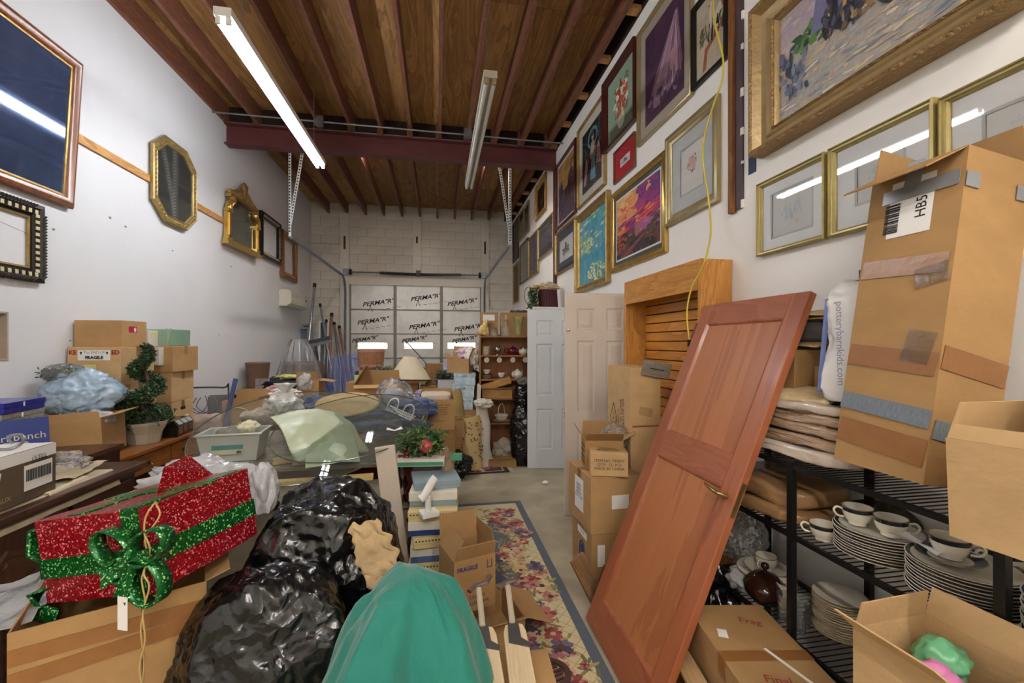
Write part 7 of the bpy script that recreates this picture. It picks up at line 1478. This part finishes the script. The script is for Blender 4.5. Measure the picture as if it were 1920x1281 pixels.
teapot('dark red teapot on the second bookcase shelf', onb(.46, .1, 4), mat('red_glaze', '5c1020', rough=.2), 1.2); teapot('white rose teapot beside the red teapot', onb(.60, .1, 4), m_china); teapot('small white teapot at the right of the shelf', onb(.73, .1, 4), m_china, .9)
lathed('mug', 'floral cream mug on the second bookcase shelf', 'mug', onb(.09, .1, 4), [(0, 0), (.05, 0), (.055, .11), (.05, .11), (.045, .01)], mat('floral_mug', 'b3a48c', rough=.3, var=.4, scale=40.), 1.1, ((.05, 0, .09), (.09, 0, .09), (.09, 0, .03), (.05, 0, .02)))
lathed('silver_creamer', 'tarnished silver creamer beside the mug', 'creamer', onb(.25, .1, 4), [(0, 0), (.03, 0), (.02, .02), (.05, .05), (.055, .09), (.035, .12), (.045, .14), (.04, .14)], mat('tarnished_silver', '9a948a', rough=.25, metal=.9), .95, ((-.05, 0, .11), (-.09, 0, .1), (-.05, 0, .04)))
for i, x in enumerate((.10, .27, .45, .62)): tag(MB().lathe([(0, 0), (.035, 0), (.036, .003), (0, .003)], 20, Matrix.Rotation(R_(90), 4, 'X')).build('hanging_disc', mat('pale_porcelain', 'c3b8a4', rough=.4), None, onb(x, -.004, 4) + Vector((0, 0, -.064))), ('first', 'second', 'third', 'fourth')[i] + ' pale disc hanging under the teapot shelf from the left', 'ornament', 'pale discs under the shelf')
for i in range(4): lay(saucer_me, 'saucer', 'white saucer, number %s from the bottom of the bookcase saucer stack' % ('one', 'two', 'three', 'four')[i], 'saucer', 'bookcase saucers', onb(.10, .1, 3).x, onb(.1, .1, 3).y, SHZ[3] + .002 + i * .012, 1.1)
lathed('sugar_bowl', 'white bowl on the saucer stack of the bookcase', 'bowl', onb(.10, .1, 3) + Vector((0, 0, .062)), [(0, 0), (.03, 0), (.05, .04), (.055, .06), (.05, .06), (.03, .01)], m_china)
lay(saucer_me, 'saucer', 'white saucer under the single cup on the bookcase', 'saucer', None, onb(.30, .1, 3).x, onb(.3, .1, 3).y, SHZ[3] + .002, 1.1); lathed('white_cup', 'single white cup on its saucer in the bookcase', 'cup', onb(.30, .1, 3) + Vector((0, 0, .018)), [(0, 0), (.025, 0), (.045, .04), (.05, .06), (.046, .06), (.02, .01)], m_china, 1., ((.045, 0, .05), (.07, 0, .045), (.045, 0, .02)))
teapot('cream footed teapot on the third bookcase shelf', onb(.52, .1, 3), m_china, 1.25); lathed('figurine_vase', 'small cream and pink figurine near the black bag', 'figurine', onb(.70, .1, 3), [(0, 0), (.04, 0), (.045, .03), (.02, .06), (.03, .09), (.02, .12), (0, .13)], mat('pink_cream', 'c9ad98', rough=.5))
for i, (lab, z_, hh, rr) in enumerate((('lower open wooden box on the bookcase shelf', 0, .12, 3), ('upper tilted wooden box lid on the bookcase shelf', .15, .09, -16))):
    p_ = onb(.24, .1, 2) + Vector((0, -.02, z_)); carton(lab, p_, (.40, .2, hh), m=wood('pine_box', '8a6230', 'b8884a', rough=.6, axis='x'), flaps={'S': (150, .25)} if i == 0 else None, tape=False, rot=R_(-6), lean=(0, R_(rr if i else 0)))
lathed('glass_jar', 'small glass jar right of the wooden boxes', 'jar', onb(.58, .08, 2), [(0, 0), (.05, 0), (.055, .06), (.03, .10), (.035, .12), (.03, .12)], m_cry)
lathed('lace_basket', 'white china basket with hoop handle low in the bookcase', 'basket', onb(.30, .1, 1) + Vector((0, 0, .025)), [(0, 0), (.06, 0), (.09, .06), (.085, .065), (.05, .01)], m_china, 1.1, ((-.08, 0, .06), (-.06, 0, .16), (0, 0, .20), (.06, 0, .16), (.08, 0, .06)))
lay(plate_me, 'dinner_plate', 'grey platter under the china basket in the bookcase', 'plate', None, onb(.30, .12, 1).x, onb(.3, .12, 1).y, SHZ[1] + .002, 1.0)
lathed('covered_dish', 'round grey covered dish low in the bookcase', 'dish', onb(.58, .11, 1), [(0, 0), (.07, 0), (.12, .03), (.12, .04), (.09, .11), (.03, .15), (0, .155)], mat('grey_dish', '6f625a', rough=.3))
clothes('white cloth bundle in the bottom of the bookcase', onb(.34, .06, 0), (.16, .10, .14), ('white_bundle', 'bdb2a0', .12), 91.); carton('small carton in the bottom right of the bookcase', onb(.62, .12, 0), (.22, .2, .34), ci=1)
carton('low open carton under the white cloth bundle', RB @ Vector((.30, -.14, 0)), (.36, .2, .10), ci=1, flaps={'S': (150, .2)}, rot=R_(-6))
def tallbag(label, loc, rad, seed):
    t = thing('bin_bag', label, 'garbage bag', loc)
    def fn(p, q):
        r = Vector((math.copysign(abs(p.x) ** .7, p.x) * rad[0], math.copysign(abs(p.y) ** .7, p.y) * rad[1], p.z * rad[2]))
        s = Vector((seed, 0, 0)); n = noise.noise(p * 1.5 + s) * .12 + ridge(Vector((p.x, p.y, p.z * 3)) + s, 2.2) * .12
        r = Vector((r.x * (1 + n), r.y * (1 + n), r.z + rad[2] * .95)); r.z = max(r.z, .01); return r
    MB().blob((1, 1, 1), 5, fn).build('body', m_blkbig, t, smooth=180)
tallbag('tall black garbage bag before the bookcase right end', (1.10, 5.50, 0), (.17, .15, .42), 6.); tallbag('upper black garbage bag stacked on the tall one', (1.14, 5.56, .70), (.15, .14, .19), 9.)
bag('clear plastic bag on top of the stacked black bags', (1.13, 5.56, 1.05), (.09, .08, .06), m_clear, 95.1, 'plastic bag', 'clear_bag', amp=.3)
tag(MB().box(-.012, .012, -.14, .14, 0, .70).build('white_board', mat('pilaster_paint', ''), None, (.505, 5.66, .35), (0, R_(3), 0)), 'narrow white panel propped against the bookcase side', 'panel')
# tall cabinet behind the door with things on top
cab = thing('tall_cabinet', 'tall white cabinet standing behind the cool white door', 'cabinet', (1.53, 6.05, 0)); MB().box(-.22, .25, -.25, .25, 0, 2.08).build('body', m_white, cab, bevel=.004); MB().box(-.23, .26, -.26, .26, 2.08, 2.11).build('top', m_white, cab)
for x0, x1 in ((-.21, .01), (.02, .24)): MB().box(x0, x1, -.265, -.25, .1, 2.05).build('door', m_white, cab, bevel=.003)
CTOP = 2.112
vsn = thing('pleated_pot', 'dark red pleated lampshade on the tall cabinet', 'lampshade', (1.56, 5.98, CTOP)); q = MB(); q.sheet(48, 5, lambda u, v: ((.15 - .02 * v) * math.cos(u * 6.2832) * (1 + .03 * (int(u * 48) % 2)), (.15 - .02 * v) * math.sin(u * 6.2832) * (1 + .03 * (int(u * 48) % 2)), .25 * v), wrapu=True); q.build('shade', mat('maroon_pleat', '4a1620', rough=.7), vsn, solid=.004)
clothes('cream ruffled cloth bunched on the maroon lampshade', (1.56, 5.98, CTOP + .25), (.15, .12, .07), ('cream_ruffle', 'c9b896', .15), 97.)
wd = thing('doll_figure', 'straw-hatted doll figure beside the maroon lampshade', 'doll', (1.37, 5.95, CTOP)); MB().lathe([(0, 0), (.06, 0), (.05, .12), (.03, .18), (.035, .2), (.02, .22)], 16).build('dress', mat('white_dress', 'c3bfb4', rough=.8), wd, smooth=60); MB().blob((.035, .035, .04), 2, M=Matrix.Translation((0, 0, .25))).build('head', mat('doll_skin', 'b08a6c', rough=.6), wd, smooth=180); MB().lathe([(.08, .275), (.045, .28), (.04, .32), (0, .33)], 18).build('straw_hat', mat('straw', 'b59a62', rough=.8, var=.2, scale=40.), wd, smooth=50)
iv = thing('ivy_sprig', 'green ivy trailing over the tall cabinet edge', 'plant', (1.31, 5.86, CTOP)); q = MB(); sprigs(q, lambda i: (U(-.05, .06), U(-.04, .04), U(-.10, .24)), 260, .05, .014, cols=['3c5a34', '4c6c40', '2c4428']); q.build('leaves', m_leaf, iv)['kind'] = 'stuff'
hp = thing('lamp_harp', 'bare wire lamp harp standing on the tall cabinet', 'lamp harp', (1.25 + .09, 6.22, CTOP)); MB().tube(smoothpath([Vector(p) for p in ((-.02, 0, .06), (-.07, 0, .16), (-.06, 0, .28), (0, 0, .33), (.06, 0, .28), (.07, 0, .16), (.02, 0, .06))]), .005, 5).build('harp', mat('brass_wire', '5c5040', rough=.4, metal=.6), hp, smooth=180); MB().lathe([(.05, 0), (.02, .01), (.018, .06), (.025, .065), (0, .08)], 14).build('socket', m_blackp, hp)
# ================================================================ back left: poles, frames, shrouded furniture
sh_ = thing('shrouded_chair', 'upholstered chair shrouded in clear plastic sheeting', 'chair', (-2.24, 7.40, 0))
MB().box(-.34, .34, -.3, .3, .30, .46).build('seat', mat('rust_upholstery', '5a4236', rough=.8, var=.2), sh_, bevel=.05); MB().box(-.34, .34, .18, .32, .40, 1.30).build('backrest', mat('rust_upholstery', ''), sh_, bevel=.06)
for x in (-.3, .3):
    for y in (-.25, .25): MB().box(x - .025, x + .025, y - .025, y + .025, 0, .3).build('leg', m_dkw, sh_)
for i, x in enumerate((-.28, .05, .25)): MB().lathe([(.07, .47), (.09, .55), (.09, .75), (.06, .85), (.0, .86)], 14, Matrix.Translation((x, -.1, 0))).build('wrapped_urn', mat('brown_urn', '6a4e3c', rough=.5), sh_, smooth=50)
def shroud(u, v):
    a = 2 * math.pi * u; r = .12 + .42 * (1 - v) ** .8 * (1 + .14 * math.sin(9 * a + 2 * v) + .10 * math.sin(17 * a + 2)) + .02
    return (r * math.cos(a) * .86, r * math.sin(a) * .8 + .06, .05 + 1.62 * v ** .8)
MB().sheet(120, 24, shroud, wrapu=True).build('plastic_shroud', film('shroud_plastic', opacity=.15, rough=.12, bump=.5, bscale=5.), sh_, smooth=180)
tag(MB().lathe([(0, 0), (.13, 0), (.16, .35), (.165, .36), (.16, .37), (.12, .02)], 20).build('brown_planter', mat('brown_planter', '6f5444', rough=.5), None, (-2.62, 6.85, .95), smooth=50), 'tall brown planter beside the shrouded chair', 'planter'); carton('carton under the brown planter', (-2.62, 6.85, 0), (.4, .4, .945), ci=4)
ac_ = thing('acrylic_stand', 'clear acrylic display stand before the shrouded chair', 'display stand', (-2.28, 6.30, 0), R_(12)); 
carton('carton under the clear acrylic stand', (-2.28, 6.30, 0), (.42, .36, .80), ci=0); ac_.location.z = .803
for b_ in ((-.15, .15, -.01, 0, 0, .32), (-.15, -.14, 0, .2, 0, .32), (.14, .15, 0, .2, 0, .32), (-.15, .15, 0, .2, .10, .11), (-.15, .15, 0, .2, .24, .25)): MB().box(*b_).build('acrylic_sheet', film('acrylic', opacity=.14, rough=.05, bump=0), ac_)
m_alu = mat('aluminium', 'a9aeb8', rough=.3, metal=.8, var=.12); m_pblue = film('blue_plastic', opacity=.30, rough=.15, bump=.6, bscale=5., haze='8a9ad8', tint='c8d0f4')
rndm = random.Random(5)
labsP = ['leftmost', 'second', 'third', 'fourth', 'fifth', 'sixth', 'seventh', 'eighth', 'ninth', 'tenth']
specs = [(562, 745, 590, 532), (600, 748, 612, 600), (612, 748, 622, 588), (640, 745, 600, 570), (655, 745, 626, 605), (668, 742, 636, 612), (585, 748, 566, 612), (625, 748, 590, 640)]
for i, (u0, v0, u1, v1) in enumerate(specs):
    A = at(u0, v0, y=8.3 + .05 * i); A.z = 0.0; A = Vector((A.x, A.y, 0)); B = at(u1, v1, y=9.6 + .04 * i); 
    if B.x < XL + .05: B.x = XL + .05
    t = thing('leaning_pole', labsP[i] + ' metal pole leaning in the back left corner', 'pole', A, group='poles in the back corner'); D = B - A; r = rndm.choice([.018, .022, .03])
    MB().tube([(0, 0, 0), D], r, 8).build('shaft', [m_alu, m_galv, mat('brown_pole', '8a5a4a', rough=.5)][i % 3], t, smooth=60); MB().tube([D * .97, D], r * 1.2, 8).build('cap', m_blackp, t)
for i, (u0, u1, vt, lab) in enumerate(((551, 566, 612, 'narrow aluminium window frame leaning in the back corner'), (565, 584, 606, 'second aluminium window frame with grey panes'), (602, 618, 600, 'slim brown and white frame leaning by the garage door'))):
    A = at(u0, 745, y=8.7 + .2 * i); B = at(u1, vt, y=9.7 + .05 * i); w_ = max(.2, (u1 - u0) / 800 * 9.2); H = B.z; 
    t = thing('old_window', lab, 'window frame', (max(A.x, XL + .15), 9.2 + .05 * i, 0), (R_(-10), R_(-3), R_(-4)), 'leaning windows'); frame_mb(w_, H, [(0, 0), (0, .03), (.03, .03), (.03, 0)]).build('frame', m_alu if i < 2 else m_white, t, (0, 0, H / 2)); MB().box(-w_ / 2 + .03, w_ / 2 - .03, -.012, -.008, .03, H - .03).build('pane', mat('grey_pane', '6a7078', rough=.1, metal=.4), t)
br = thing('push_broom', 'grey push broom leaning head up among the poles', 'broom', at(618, 748, y=7.7)); br.location.z = 0; hp_ = at(596, 648, y=8.2) - Vector(br.location)
MB().tube([(0, 0, 0), hp_], .014, 8).build('handle', m_alu, br, smooth=60); Mh = Matrix.Translation(hp_) @ Matrix.Rotation(R_(-14), 4, 'Y'); MB().box(-.24, .24, -.04, .04, 0, .05, Mh).build('head', mat('grey_plastic', '6f7074', rough=.5), br); bb = MB()
for k in range(40): bb.box(-.235 + k * .012, -.228 + k * .012, -.035, .035, .05, .12, Mh)
bb.build('bristles', mat('grey_bristle', '54555a', rough=.9), br)['kind'] = 'stuff'
for i, (x, y, w_, h_, rz, lab) in enumerate(((-1.62, 8.4, .75, 1.45, -12, 'blue tinted plastic sheeting over the leaning poles'), (-1.90, 7.9, .45, 1.15, 20, 'pale blue plastic sheet hanging beside the shrouded chair'))):
    t = thing('plastic_sheeting', lab, 'plastic sheet', (x, y, 0), (R_(-14), R_(-12), R_(rz))); MB().sheet(40, 26, lambda u, v: ((u - .5) * w_ * (1.5 - v * .8), .06 * math.sin(u * 22) * (1 - v * .5) + .04 * noise.noise(Vector((u * 3, v * 3, i))), v * h_)).build('sheet', m_pblue, t, smooth=180)
carton('brown carton at the foot of the poles', (-1.30, 7.2, 0), (.3, .4, .62), ci=1);
